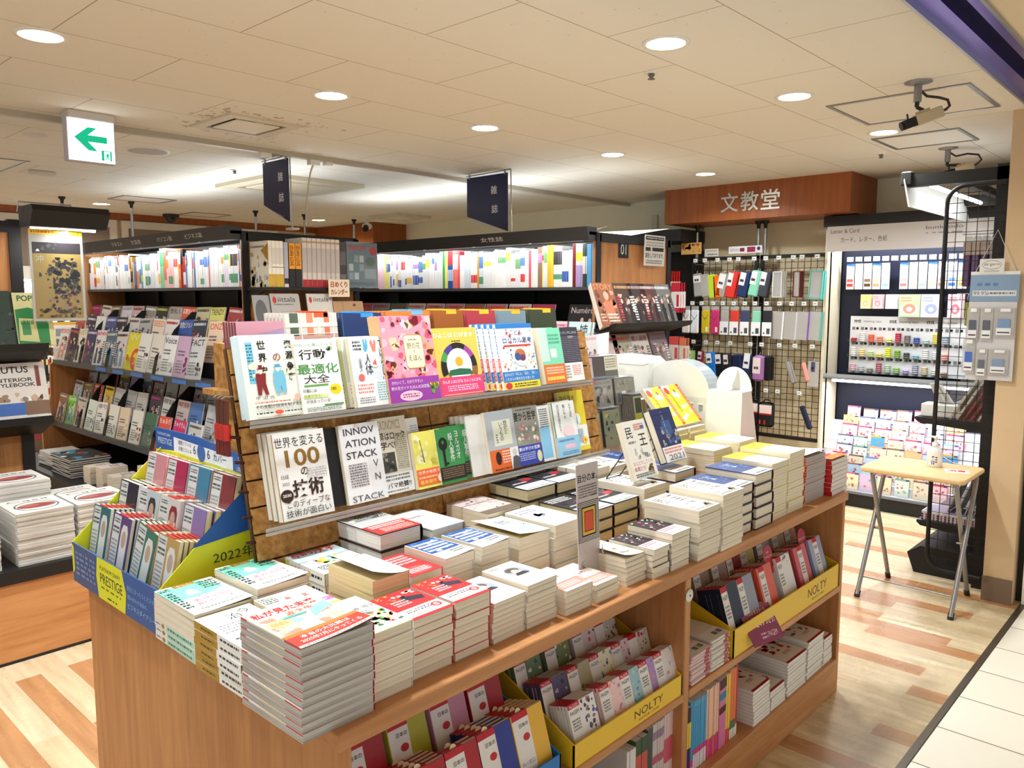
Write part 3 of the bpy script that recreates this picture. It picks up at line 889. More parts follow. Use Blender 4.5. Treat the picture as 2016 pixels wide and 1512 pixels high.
d_my = [('r', 0,0,1,1,(240,238,234)),('r', 0.42,0.42,0.6,0.52,(240,170,60)),('r', 0.46,0.44,0.56,0.5,(226,90,40)),('t', '自分の本', 0.3,0.2,0.07,(40,38,40), {'b': 0.02}),('r', 0,0,1,0.02,(200,170,120))]
mk_stack('of blank books behind the small upright sign', 'white paperback', 'paperback', -1.158,0.15,1.69,1.785,0.895,6,(240,238,234), 'c', d_my, side='R', bend=lift(0.092,0.15,0.012, 'L', 1.6))
d_chi = [('r', 0,0,1,1,(34,30,34)),('k', 0.05,0.4,0.95,0.98,26, [(248,244,244),(236,230,232),(34,30,34),(216,70,140)], 12,0.08),('r', 0,0.0,1,0.36,(250,240,242)),('s', 0.1,0.2,0.8,0.33,2,(226,70,130)),('s', 0.1,0.05,0.7,0.15,2,(240,150,150))]
mk_stack('with black and magenta covers next to the sign, lower pile', 'paperback', 'paperback', -1.138,0.15,1.787,1.872,0.902,5,(34,30,34), 'c', d_chi, side='R', group='black and magenta paperbacks', edge=(240,238,236))
mk_stack('with black and magenta covers next to the sign, taller pile', 'paperback', 'paperback', -1.135,0.15,1.875,1.975,0.926,6,(34,30,34), 'c', d_chi, side='R', group='black and magenta paperbacks', edge=(240,238,236))
d_min = [('r', 0,0,1,1,(248,245,234)),('t', '民', 0.08,0.7,0.19,(30,28,28), {'b': 0.006}),('t', '王', 0.56,0.55,0.2,(30,28,28), {'b': 0.006}),('s', 0.1,0.6,0.4,0.66,1,(120,116,112)),
  ('s', 0.46,0.82,0.9,0.94,3,(226,120,110)),('r', 0.74,0.84,0.9,0.89,(90,110,180)),('k', 0.25,0.34,0.85,0.52,10, [(176,182,188),(140,146,152),(206,206,200)], 4,0.07),
  ('r', 0,0,1,0.33,(250,247,238)),('t', 'なんとかしてくれ', 0.06,0.235,0.07,(206,50,56), {'w': 0.84}),('t', '総理だろ?', 0.06,0.14,0.075,(206,50,56), {'w': 0.5}),('k', 0.62,0.1,0.86,0.22,9, [(150,110,60),(120,90,50)], 5,0.08),('s', 0.06,0.03,0.86,0.1,2,(60,56,56))]
MIN = dict(design=d_min, side='R', spine_els=[('t', '民王', 0.1,0.2,0.6,(30,28,28), {'w': 0.22})])
mk_stack('of two-character novels beside the magenta piles', 'cream book', 'paperback', -1.12,0.188,1.998,2.126,0.97,8,(248,245,234), 'c', group='cream two-character novels', **MIN)
mk_stack('of two-character novels beside the navy hardbacks', 'cream book', 'paperback', -1.115,0.188,2.13,2.262,0.993,9,(248,245,234), 'c', group='cream two-character novels', **MIN)
d_navy = [('r', 0,0,1,1,(44,66,124)),('k', 0.1,0.4,0.95,0.85,18, [(80,110,170),(120,146,190),(200,206,212),(60,90,150)], 9,0.1),('t', 'ペッパーズ', 0.3,0.78,0.06,(240,242,246), {'w': 0.5}),('r', 0,0,1,0.28,(248,244,240)),
  ('s', 0.1,0.14,0.8,0.25,2,(226,110,90)),('s', 0.2,0.02,0.9,0.12,1,(90,90,100))]
NAV = dict(design=d_navy, hard=True, side='R', spine=(66,26,30))
mk_stack('of navy hardbacks next to the two-character novels', 'hardback', 'hardback_book', -1.15,0.188,2.275,2.4,0.984,5,(40,58,112), 'c', group='navy hardbacks in the front row', edge=(70,36,36), **NAV)
mk_stack('of navy hardbacks next to the yellow piles', 'hardback', 'hardback_book', -1.142,0.188,2.407,2.532,1.006,5,(40,58,112), 'c', group='navy hardbacks in the front row', edge=(70,36,36), **NAV)
d_yel = [('r', 0,0,1,1,(252,250,240)),('r', 0,0.62,1,1,(248,232,40)),('k', 0.1,0.4,0.9,0.75,10, [(250,244,120),(220,236,200),(244,236,160)], 5,0.14),('e', 0.5,0.86,0.08,0.03,(150,120,60)),('s', 0.1,0.64,0.8,0.72,2,(220,170,40)),('s', 0.1,0.1,0.8,0.4,5,(224,226,214))]
YEL = dict(design=d_yel, side='R')
mk_stack('of yellow and white books next to the navy hardbacks', 'book', 'paperback', -1.15,0.188,2.537,2.664,1.02,9,(250,240,150), 'c', group='yellow and white books', edge=(230,214,120), **YEL)
mk_stack('of yellow and white books next to the pink magazines', 'book', 'paperback', -1.15,0.188,2.668,2.802,1.038,10,(250,240,150), 'c', group='yellow and white books', edge=(230,214,120), **YEL)
d_pmag = [('r', 0,0,1,1,(248,170,190)),('r', 0.06,0.06,0.9,0.6,(252,238,240)),('s', 0.1,0.1,0.85,0.56,9,(240,190,200)),('k', 0.1,0.65,0.95,0.95,12, [(250,210,220),(244,130,160),(252,240,200)], 3,0.1)]
mk_stack('of pink magazines near the far table corner', 'magazine', 'magazine', -1.158,0.25,2.836,3.022,0.993,17,(244,150,176), 'g', d_pmag, side='L', spine=(206,50,70), bend=lift(0.183,0.25,0.012, 'B', 1.5), cat='magazine')
d_or = [('r', 0,0,1,1,(250,246,240)),('p', [(0,0),(1,0),(1,0.2),(0,0.4)], (240,120,40)),('e', 0.6,0.6,0.26,0.16,(244,230,60)),('k', 0.05,0.5,0.5,0.95,10, [(240,120,150),(250,180,190)], 6,0.1),('p', [(0,0.35),(0.4,0.2),(1,0.3),(0.5,0.4)], (206,40,40)),('ring', 0.6,0.6,0.2,0.25,0,6.3,(120,170,60))]
mk_stack('with orange and yellow covers on the far table corner', 'book', 'paperback', -1.135,0.21,3.028,3.19,0.957,8,(246,236,226), 'w', d_or, side='L', spine=(206,38,44), edge=(222,60,40), bend=lift(0.16,0.21,0.008, 'B'))

# ---------------------------------------------------------------- piles at the left end of the table
d_mot = [('r', 0,0,1,1,(250,250,247)),('p', [(0.0,0.5),(0.0,0.94),(0.75,1.0),(0.95,0.62),(0.6,0.5)], (132,222,196)),('r', 0.28,0.9,0.66,1.0,(166,122,40)),('t', 'もっと!', 0.34,0.925,0.05,(250,240,220), {'w': 0.26}),
  ('e', 0.42,0.66,0.11,0.06,(250,250,248)),('e', 0.42,0.72,0.06,0.05,(250,250,248)),('p', [(0.3,0.58),(0.54,0.58),(0.48,0.66),(0.36,0.66)], (250,250,248)),
  ('s', 0.66,0.66,0.96,0.94,4,(40,70,60)),('s', 0.02,0.86,0.2,0.96,2,(40,60,56)),('s', 0.03,0.2,0.16,0.8,8,(40,70,64)),
  ('t', '選ばれるのは', 0.26,0.34,0.08,(226,70,120), {'w': 0.62}),('t', '育ちがいい人', 0.24,0.22,0.08,(226,70,120), {'w': 0.64}),('s', 0.3,0.46,0.6,0.5,1,(240,150,170)),('s', 0.2,0.08,0.9,0.14,2,(120,130,126))]
MOT = dict(design=d_mot, side='L', spine=(238,240,236))
SPM = [('r', 0.3,0.08,0.98,0.92,(176,222,204)),('s', 0.34,0.25,0.92,0.8,1,(60,120,100)),('e', 0.22,0.5,0.04,0.32,(170,130,60)),('s', 0.03,0.3,0.16,0.7,1,(120,116,110))]
for (nm, A) in (('with mint green covers on the table\'s left edge', (-1.556,0.197,0.712,0.847,0.928)),('with mint green covers right beside the blue diary box', (-1.556,0.197,0.855,0.988,0.943))):
 x_, d_, y0, y1, zt = A
 wv = y1 - y0 - 0.003; tt = (zt - LY) / 7
 top = book_meshes('mint_book', wv, d_, tt * 0.985,(250,250,247),(238,240,236), 'c', d_mot, False, 'L', lift(wv, d_, 0.006, 'BR'), None, (86,64,52))
 pl_l = book_meshes('mint_book', wv, d_, tt * 0.985,(250,250,247),(238,240,236), 'c', None, False, 'L', None, SPM)
 pl_r = book_meshes('mint_book', wv, d_, tt * 0.985,(250,250,247),(238,240,236), 'c', None, False, 'R', None, SPM)
 for i in range(7):
  ms = pl_l if i < 3 else (top if i == 6 else pl_r)
  if i == 6:
   ms = (book_meshes('mint_book', wv, d_, tt * 0.985,(250,250,247),(238,240,236), 'c', d_mot, False, 'R', lift(wv, d_, 0.006, 'BR'), None, (86,64,52)))
  M = Matrix.Translation((x_ - d_ / 2 + RND.uniform(-0.003,0.003),(y0 + y1) / 2, LY + i * tt)) @ Matrix.Rotation(PI / 2 + RND.uniform(-0.015,0.015),4, 'Z')
  place_book('paperback', ms, M, '%s %s' % (stack_pos(i, 7, 'book'), nm), 'book', 'mint green etiquette books')
d_tom = [('r', 0,0,1,1,(248,248,246)),('t', '治', 0.42,0.72,0.16,(40,40,40)),('t', '今', 0.66,0.8,0.14,(40,40,40)),('s', 0.1,0.4,0.8,0.66,4,(150,156,160)),('p', [(0.3,0.0),(1,0.0),(1,0.34),(0.62,0.34)], (196,158,66)),('s', 0.55,0.1,0.95,0.26,3,(70,54,20)),('s', 0.1,0.2,0.35,0.26,1,(90,90,90))]
mk_stack('with mustard bands between the mint books and the comics', 'white paperback', 'paperback', -1.352,0.196,0.706,0.832,0.922,6,(248,248,246), 't', d_tom, side='L', edge=(180,142,60), spine=(196,158,66),
  spine_els=[('r', 0,0,0.5,1,(180,142,52)),('r', 0.5,0,1,1,(244,244,242)),('s', 0.15,0.3,0.42,0.7,1,(90,70,20)),('s', 0.56,0.25,0.94,0.75,1,(60,60,60))])
d_pnk = [('r', 0,0,1,1,(252,228,218)),('r', 0,0.4,1,0.5,(246,120,190)),('s', 0.1,0.42,0.9,0.48,1,(255,240,250)),('k', 0.4,0.6,0.8,0.9,6, [(246,150,140),(240,120,110)], 4,0.09),('r', 0.0,0.1,1,0.32,(250,236,110)),('s', 0.02,0.75,0.3,0.95,4,(70,110,110)),('s', 0.1,0.0,0.9,0.1,2,(120,110,110))]
mk_stack('with pale pink covers behind the comic pile', 'paperback', 'paperback', -1.352,0.19,0.838,0.97,0.927,6,(252,228,218), 'c', d_pnk, side='R')

# ---------------------------------------------------------------- second row of piles
d_kane = [('r', 0,0,1,1,(206,230,240)),('p', [(0,0),(1,0),(1,0.5),(0.5,0.62),(0,0.45)], (246,244,238)),('e', 0.72,0.88,0.18,0.1,(226,176,90)),('k', 0.55,0.78,0.95,0.98,10, [(190,120,50),(232,190,110),(246,226,190)], 5,0.07),
  ('t', 'お金の大学', 0.06,0.68,0.2,(222,46,78), {'w': 0.86, 'b': 0.02}),('k', 0.25,0.3,0.7,0.5,12, [(246,150,60),(250,200,90),(120,190,170)], 9,0.1),('s', 0.55,0.1,0.95,0.3,4,(200,90,60)),('s', 0.1,0.1,0.5,0.26,4,(90,90,96))]
mk_stack('of money guides with pink lettering against the slat wall', 'thick book', 'paperback', -1.533,0.212,1.015,1.162,0.942,4,(226,236,240), 'w', d_kane, side='L', spine=(246,246,240),
  spine_els=[('r', 0.0,0.08,0.28,0.92,(220,232,120)),('t', 'お金の大学', 0.32,0.25,0.5,(222,46,78), {'w': 0.32}),('e', 0.69,0.5,0.035,0.3,(236,190,110)),('s', 0.74,0.3,0.96,0.7,1,(40,40,40))])
d_curl = [('r', 0,0,1,1,(246,245,242)),('s', 0.1,0.6,0.9,0.9,3,(170,172,178)),('s', 0.1,0.3,0.6,0.45,2,(200,200,206)),('s', 0.3,0.1,0.9,0.16,1,(230,170,160))]
mk_stack('with sprung white covers behind the flower pile', 'tan-edged paperback', 'paperback', -1.335,0.165,1.0,1.104,0.98,5,(246,245,242), 't', d_curl, side='R', bend=lift(0.101,0.165,0.022, 'L', 1.4), jit=0.006)
mk_stack('of red novels low between the white piles', 'red paperback', 'paperback', -1.345,0.15,1.11,1.212,0.955,5,(222,60,60), 'c', d_red[:1] + [('s', 0.1,0.5,0.9,0.92,4,(250,220,220)),('e', 0.5,0.2,0.4,0.16,(240,90,90)),('s', 0.2,0.1,0.8,0.28,3,(255,240,240))], side='R')
d_bk = [('r', 0,0,1,1,(190,188,186)),('k', 0.05,0.62,0.95,0.97,18, [(120,118,118),(220,218,214),(160,158,156)], 4,0.1),('s', 0.3,0.62,0.98,0.96,6,(36,34,36)),('r', 0,0.38,1,0.56,(240,236,234)),('r', 0,0.0,1,0.36,(226,52,48)),('s', 0.1,0.22,0.9,0.34,2,(255,240,236)),('s', 0.2,0.04,0.9,0.2,3,(250,200,190))]
mk_stack('of thick black hardbacks with red bands by the slat wall', 'hardback', 'hardback_book', -1.53,0.215,1.176,1.312,1.0,4,(44,26,30), 'w', d_bk, hard=True, side='R', spine=(30,26,30), edge=(58,22,28))
mk_stack('of plain white hardbacks by the slat wall', 'hardback', 'hardback_book', -1.515,0.19,1.33,1.448,0.982,4,(236,238,234), 'w', [('r', 0,0,1,1,(240,242,238)),('s', 0.2,0.6,0.6,0.7,2,(150,160,150)),('s', 0.1,0.3,0.5,0.34,1,(190,210,170))], hard=True, side='R', spine=(226,222,214))
d_blu = [('r', 0,0,1,1,(250,250,250)),('r', 0.04,0.34,0.98,1,(44,88,164)),('k', 0.04,0.36,0.98,0.99,22, [(70,120,190),(110,150,210),(30,54,110),(200,216,236)], 6,0.1),('s', 0.1,0.4,0.9,0.9,4,(236,240,246)),('s', 0.5,0.14,0.95,0.3,2,(120,124,130))]
mk_stack('with blue watercolour covers, nearer of the two', 'paperback', 'paperback', -1.352,0.15,1.222,1.324,0.968,6,(244,244,244), 'c', d_blu, side='R', group='blue watercolour paperbacks', bend=lift(0.1,0.15,0.005, 'BR'))
mk_stack('with blue watercolour covers, farther of the two', 'paperback', 'paperback', -1.352,0.15,1.349,1.452,0.966,6,(244,244,244), 'c', d_blu, side='R', group='blue watercolour paperbacks', bend=lift(0.1,0.15,0.005, 'BR'))
d_teal = [('r', 0,0,1,1,(240,244,244)),('k', 0.02,0.4,0.98,0.98,16, [(180,206,236),(246,236,200),(200,226,220),(250,226,206)], 11,0.14),('s', 0.4,0.6,0.8,0.8,3,(70,80,90)),('r', 0,0,1,0.36,(228,242,246)),('s', 0.1,0.1,0.8,0.3,4,(120,170,190))]
mk_stack('with pale blue sprung covers and yellow endpapers', 'book', 'paperback', -1.345,0.18,1.478,1.604,0.962,4,(236,242,244), 'c', d_teal, side='R', bend=lift(0.124,0.18,0.012, 'L', 1.5), edge=(226,196,60))
d_lav = [('r', 0,0,1,1,(246,246,250)),('s', 0.1,0.72,0.7,0.9,2,(110,110,130)),('k', 0.3,0.4,0.95,0.75,10, [(226,226,238),(210,212,228),(236,236,244)], 7,0.14),('s', 0.4,0.2,0.9,0.26,1,(200,206,230))]
mk_stack('with white lavender-sketch covers beside the square sign', 'book', 'paperback', -1.335,0.188,1.61,1.735,0.969,4,(246,246,250), 'c', d_lav, side='R')
mk_stack('with dusty pink mottled covers against the slat wall', 'thick book', 'paperback', -1.53,0.175,1.552,1.69,0.975,3,(120,104,100), 'c', [('r', 0,0.2,1,1,(206,184,182)),('k', 0.02,0.22,0.98,0.98,60, [(226,210,208),(190,166,164),(240,230,228),(176,150,150)], 3,0.06),('r', 0,0,1,0.2,(116,100,88))], side='R')
d_tou = [('r', 0,0,1,1,(38,36,42)),('k', 0.02,0.5,0.98,0.98,14, [(58,56,62),(90,92,98),(24,22,26)], 3,0.12),('s', 0.05,0.72,0.8,0.94,3,(226,226,228)),('p', [(0.55,0.4),(0.95,0.5),(0.9,0.62),(0.6,0.58)], (170,40,46)),('s', 0.15,0.38,0.6,0.46,1,(220,220,222)),('r', 0,0,1,0.3,(206,212,218)),('s', 0.05,0.12,0.95,0.28,2,(250,250,252)),('s', 0.1,0.02,0.9,0.09,1,(120,126,134))]
TOU = dict(design=d_tou, hard=True, side='R', spine=(60,24,26), edge=(50,40,42), group='black hardbacks with white lettering')
mk_stack('of black hardbacks under the lower acrylic ledge, left pile', 'hardback', 'hardback_book', -1.552,0.188,1.744,1.882,1.005,5,(36,34,40), 't', **TOU)
mk_stack('of black hardbacks under the lower acrylic ledge, right pile', 'hardback', 'hardback_book', -1.552,0.188,1.886,2.02,1.005,5,(36,34,40), 't', **TOU)
mk_stack('of black hardbacks just behind the square sign, left pile', 'hardback', 'hardback_book', -1.36,0.188,1.79,1.92,0.963,4,(36,34,40), 't', **TOU)
mk_stack('of black hardbacks just behind the square sign, right pile', 'hardback', 'hardback_book', -1.36,0.188,1.924,2.055,0.965,4,(36,34,40), 't', **TOU)
mk_stack('of two-character novels under the easel', 'cream book', 'paperback', -1.35,0.188,2.064,2.195,0.985,8,(248,245,234), 'c', group='cream two-character novels', **MIN)
mk_stack('of two-character novels below the ledge end', 'cream book', 'paperback', -1.555,0.185,2.035,2.17,1.015,8,(248,245,234), 'c', group='cream two-character novels', **MIN)
mk_stack('of two-character novels behind the cream easel book', 'cream book', 'paperback', -1.56,0.185,2.178,2.31,1.005,8,(248,245,234), 'c', group='cream two-character novels', **MIN)
mk_stack('of navy hardbacks under the easel with the navy book', 'hardback', 'hardback_book', -1.375,0.188,2.29,2.418,0.998,5,(40,58,112), 'c', group='navy hardbacks in the second row', edge=(70,36,36), **NAV)
mk_stack('of navy hardbacks behind the navy book on its easel', 'hardback', 'hardback_book', -1.57,0.188,2.32,2.45,1.0,5,(40,58,112), 'c', group='navy hardbacks in the second row', edge=(70,36,36), **NAV)
mk_stack('of yellow books behind the navy front row pile', 'book', 'paperback', -1.385,0.188,2.57,2.7,1.03,10,(250,240,150), 'c', group='yellow and white books', edge=(230,214,120), **YEL)
mk_stack('of yellow books in front of the white gift box', 'book', 'paperback', -1.36,0.188,2.705,2.835,1.047,10,(250,240,150), 'c', group='yellow and white books', edge=(230,214,120), **YEL)
mk_stack('of yellow books under the two reclining yellow books, left', 'book', 'paperback', -1.62,0.15,2.665,2.79,1.06,11,(250,240,150), 'c', group='yellow and white books', edge=(230,214,120), **YEL)
mk_stack('of yellow books under the two reclining yellow books, right', 'book', 'paperback', -1.62,0.15,2.8,2.925,1.06,11,(250,240,150), 'c', group='yellow and white books', edge=(230,214,120), **YEL)
# ================================================================ slat wall on the island
KS = 0.222
TILT = math.atan(KS)
def xb(z): return -1.68 - KS * (z - LY)
def osb_mat():
 m, nt, b = node_mat('pressed_board', 0.6,0.3)
 tc = nt.nodes.new('ShaderNodeTexCoord')
 n = nt.nodes.new('ShaderNodeTexNoise'); n.inputs['Scale'].default_value = 55; n.inputs['Detail'].default_value = 4
 nt.links.new(tc.outputs['Object'], n.inputs['Vector'])
 r = ramp(nt, [(0.34,(142,96,44)),(0.52,(172,122,62)),(0.7,(190,142,80))])
 nt.links.new(n.outputs['Fac'], r.inputs['Fac']); nt.links.new(r.outputs['Color'], b.inputs['Base Color'])
 return m
OSB = osb_mat()
sw = thing('slatwall_stand', 'brown pressed-board slat wall leaning back on the middle of the display island', 'display stand', (-1.72,1.66, LY))
def sw_off(mb):
 mb.v = [(x + 1.72, y - 1.66, z - LY) for x, y, z in mb.v]; return mb
mb = MB()
ca, sa = math.cos(TILT), math.sin(TILT)
S_LEN = 0.64 / ca
ns = 10
for a, b_ in ((0.95,1.548),(1.552,2.36)):
 for i in range(ns):
  s0 = i * S_LEN / ns; s1 = (i + 1) * S_LEN / ns - 0.005
  # outline of one slat in the x-z plane, extruded along y
  def P(s, d): return (xb(LY) - s * sa + d * ca, LY + s * ca + d * sa)
  pts = [P(s0,-0.016), P(s0,0), P(s1,0), P(s1,-0.016)]
  n = len(pts)
  vs_ = [(p[0], a, p[1]) for p in pts] + [(p[0], b_, p[1]) for p in pts]
  mb.add(vs_, [(0,1,2,3),(7,6,5,4)] + [(i2, n + i2, n + (i2 + 1) % n, (i2 + 1) % n) for i2 in range(4)], OSB)
pb = [P(0,-0.03), P(0,-0.012), P(S_LEN, -0.012), P(S_LEN, -0.03)]
mb.add([(p[0], 0.95, p[1]) for p in pb] + [(p[0], 2.36, p[1]) for p in pb], [(0,1,2,3),(7,6,5,4)] + [(i2,4 + i2,4 + (i2 + 1) % 4,(i2 + 1) % 4) for i2 in range(4)], mat((88,54,26),0.7))
sw_off(mb).obj('slat_panel', sw)
for y in (1.02,2.335):
 mb = MB()
 pts = [P(0,-0.03), P(S_LEN, -0.03),(xb(LY) - 0.36, LY + 0.64),(xb(LY) - 0.36, LY)]
 mb.add([(p[0], y, p[1]) for p in pts] + [(p[0], y + 0.02, p[1]) for p in pts], [(3,2,1,0),(4,5,6,7)] + [(i2,(i2 + 1) % 4,4 + (i2 + 1) % 4,4 + i2) for i2 in range(4)], OSB)
 sw_off(mb).obj('side_panel', sw)
sw_off(MB().box((xb(LY) - 0.36,0.985,1.325),(xb(1.325) - 0.035,2.335,1.34), OSB)).obj('rear_shelf', sw)
for zl, dep in ((1.284,0.09),(1.037,0.09)):
 l = MB().box((xb(zl) + 0.002,0.93, zl - 0.004),(xb(zl) + dep, 2.28 if zl < 1.2 else 2.25, zl), CLEAR)
 l.box((xb(zl) + dep - 0.003,0.93, zl),(xb(zl) + dep, 2.28 if zl < 1.2 else 2.25, zl + 0.008), mat((216,220,218),0.25, alpha=0.35))
 l.box((xb(zl) + dep - 0.004,0.93, zl - 0.009),(xb(zl) + dep, 2.28 if zl < 1.2 else 2.25, zl - 0.003), mat((206,202,196),0.3, alpha=0.6))
 sw_off(l).obj('acrylic_ledge', sw)['label'] = 'clear acrylic ledge'
for i, z in enumerate((0.93,0.99,1.05,1.11,1.18,1.24)):
 sw_off(MB().tube([(xb(z) - 0.01,0.955, z),(xb(z) - 0.005,0.925, z + 0.006)], 0.004, mat((60,20,24),0.4),6)).obj('peg', sw)

def upright(name, label, Y, zb, d0, w_, h_, t, n, cover, design, pages='c', spine=None, side='L', hard=False, cat='book', tilt=TILT, group=None, roll=0.0, edge=None, slide=0.0, spine_els=None):
 """n copies leaning on the slat wall, front one last"""
 tp = book_meshes(name, w_, h_, t * 0.97, cover, spine, pages, design, hard, side, None, spine_els, edge)
 for i in range(n):
  d = d0 + i * t
  base = Vector((xb(zb) + d / ca, Y - slide * (n - 1 - i), zb + 0.001))
  F = frame(base, '+X', tilt, roll)
  M = F @ Matrix.Translation((0, h_ / 2,0))
  lb = label if i == n - 1 else '%s copy behind the %s' % (nth(n - i), label.split(',')[0])
  place_book(name, tp, M, lb, cat, group or ('copies of the ' + label.split(',')[0]) if n > 1 else group)

ZU, ZL = 1.284,1.037
K = INK
d_shi = [('r', 0,0,1,1,(246,248,238)),('r', 0.09,0.42,0.21,0.92,(132,208,232)),('s', 0.1,0.45,0.2,0.9,12,(60,120,150)),('k', 0.1,0.5,0.98,0.72,8, [(244,238,206),(240,240,214)], 4,0.1)]
for i, ch in enumerate('世界史'): d_shi.append(('t', ch, 0.29,0.83 - i * 0.155,0.105, K, {'b': 0.022}))
for i, ch in enumerate('資源争奪'): d_shi.append(('t', ch, 0.78 + 0.0 * i, 0.83 - i * 0.135,0.1, K, {'b': 0.022}))
d_shi += [('t', 'の', 0.55,0.68,0.09,(150,70,40), {'b': 0.01}),
  ('p', [(0.2,0.28),(0.26,0.28),(0.29,0.38),(0.33,0.28),(0.39,0.28),(0.36,0.42),(0.38,0.54),(0.2,0.54),(0.2,0.42)], (140,40,44)),('e', 0.29,0.56,0.04,0.03,(246,236,226)),('r', 0.24,0.585,0.35,0.6,(140,40,44)),('r', 0.26,0.6,0.33,0.64,(140,40,44)),
  ('p', [(0.53,0.28),(0.6,0.28),(0.62,0.38),(0.65,0.28),(0.71,0.29),(0.72,0.44),(0.7,0.56),(0.52,0.56),(0.5,0.42)], (120,196,226)),('e', 0.6,0.58,0.04,0.03,(246,236,226)),('r', 0.53,0.6,0.68,0.612,(90,176,210)),('r', 0.55,0.61,0.65,0.64,(90,176,210)),
  ('t', '平 沼 光', 0.14,0.225,0.04, K, {'w': 0.34}),('s', 0.12,0.175,0.75,0.2,1,(230,110,90)),('t', 'その支配が経済を制する!!', 0.12,0.115,0.045, K, {'w': 0.82, 'b': 0.01}),
  ('e', 0.52,0.06,0.08,0.024,(236,96,70)),('s', 0.12,0.045,0.42,0.075,1,(60,60,60)),('s', 0.62,0.045,0.95,0.075,1,(90,90,90)),('e', 0.88,0.22,0.05,0.04,(250,190,170))]
upright('resource_history_book', 'pale book with a red and a blue hatted man, leftmost on the upper ledge', 1.026, ZU, 0.012,0.152,0.204,0.02,2,(246,248,238), d_shi, spine=(214,234,240), edge=(214,234,240))
d_kou = [('r', 0,0,1,1,(248,249,246)),('t', 'がもっと楽しくなる', 0.0,0.91,0.045,(120,160,90), {'w': 0.9}),('t', '行動', 0.08,0.73,0.14, K, {'w': 0.62, 'b': 0.01}),('t', '最適化', 0.0,0.53,0.14,(70,150,70), {'w': 0.96, 'b': 0.01}),('t', '大全', 0.12,0.4,0.12, K, {'w': 0.6}),
  ('k', 0.7,0.8,0.98,0.9,4, [(170,200,150),(190,196,186)], 3,0.06),('r', 0,0,1,0.4,(250,250,246)),('r', 0.1,0.355,0.66,0.385,(110,170,90)),('e', 0.82,0.3,0.14,0.075,(248,220,40)),('t', '180', 0.72,0.285,0.045, K, {'b': 0.01}),
  ('t', '行動には', 0.06,0.28,0.05,(50,50,50)),('r', 0.06,0.2,0.62,0.25,(226,240,170)),('t', '効果が出る!', 0.06,0.205,0.05,(130,170,50)),('t', 'が決まっている!', 0.1,0.135,0.05,(50,50,50)),('r', 0.5,0.085,0.96,0.105,(80,150,80)),('s', 0.1,0.02,0.9,0.08,3,(120,140,120))]
upright('action_book', 'white book with green lettering, second on the upper ledge', 1.158, ZU, 0.006,0.128,0.188,0.0165,3,(248,249,246), d_kou, spine=(206,226,130), side='R')
d_sub = [('r', 0,0,1,1,(226,232,242)),('p', [(0.38,0.8),(0.44,0.78),(0.5,0.84),(0.5,0.96),(0.46,0.97),(0.44,0.88),(0.42,0.97),(0.38,0.96)], (90,180,220)),('p', [(0.62,0.78),(0.7,0.78),(0.74,0.92),(0.7,0.96),(0.66,0.88),(0.62,0.96),(0.56,0.92)], (240,140,120)),('s', 0.1,0.8,0.32,0.95,3,(80,84,90)),
  ('t', 'すばらしい', 0.8,0.3,0.66, K, {'v': True, 'w': 0.14}),('t', '人体', 0.36,0.45,0.3, K, {'v': True, 'w': 0.2}),('t', '山本健人', 0.2,0.5,0.2,(70,70,74), {'v': True, 'w': 0.08}),('e', 0.62,0.62,0.12,0.07,(246,248,250)),('p', [(0.56,0.6),(0.68,0.58),(0.66,0.68)], (236,110,90)),('e', 0.22,0.42,0.08,0.05,(236,110,100)),
  ('r', 0,0,1,0.36,(246,246,246)),('s', 0.08,0.18,0.5,0.33,3,(240,130,120)),('s', 0.6,0.06,0.9,0.34,8,(120,190,200)),('s', 0.08,0.04,0.5,0.14,3,(150,150,150))]
upright('human_body_book', 'pale blue book with blue and red hands, third on the upper ledge', 1.32, ZU, 0.006,0.122,0.19,0.017,3,(226,232,242), d_sub, spine=(236,238,240), side='R', slide=0.012)
d_hana = [('r', 0,0,1,1,(244,160,180)),('k', 0.0,0.26,1,1,60, [(250,190,200),(240,120,150),(250,210,170),(226,90,120),(246,170,110),(236,200,220),(220,120,130)], 8,0.09),('k', 0.55,0.85,0.95,1,4, [(206,80,100)], 3,0.12),('k', 0.1,0.3,1,0.98,16, [(120,20,50)], 13,0.018),
  ('p', [(0.4,0.42),(0.44,0.38),(0.74,0.38),(0.78,0.42),(0.78,0.74),(0.74,0.78),(0.44,0.78),(0.4,0.74)], (200,160,80)),('p', [(0.41,0.42),(0.45,0.39),(0.73,0.39),(0.77,0.42),(0.77,0.74),(0.73,0.77),(0.45,0.77),(0.41,0.74)], (246,242,206)),
  ('t', '野の花', 0.46,0.61,0.075,(120,110,60), {'w': 0.26}),('t', 'えほん', 0.46,0.47,0.065,(120,110,60), {'w': 0.26}),('t', 'の', 0.57,0.565,0.025,(120,110,60)),('s', 0.5,0.71,0.68,0.73,1,(150,140,90)),
  ('r', 0,0,1,0.28,(158,64,168)),('t', 'かわいくて、わかりやすい!', 0.06,0.21,0.042,(250,246,252), {'w': 0.6}),('t', '野の花ガイドえほんの決定版。', 0.04,0.145,0.042,(250,246,252), {'w': 0.76}),('e', 0.4,0.07,0.22,0.06,(246,206,226)),('s', 0.24,0.045,0.56,0.1,2,(170,60,120)),('k', 0.8,0.04,0.98,0.2,9, [(246,226,60),(250,240,120),(110,160,70)], 6,0.06)]
upright('wildflower_book', 'large pink flowery picture book with a cream label, fourth on the upper ledge', 1.458, ZU, 0.014,0.186,0.245,0.017,3,(240,130,150), d_hana, spine=(226,180,130), side='L', pages='w')
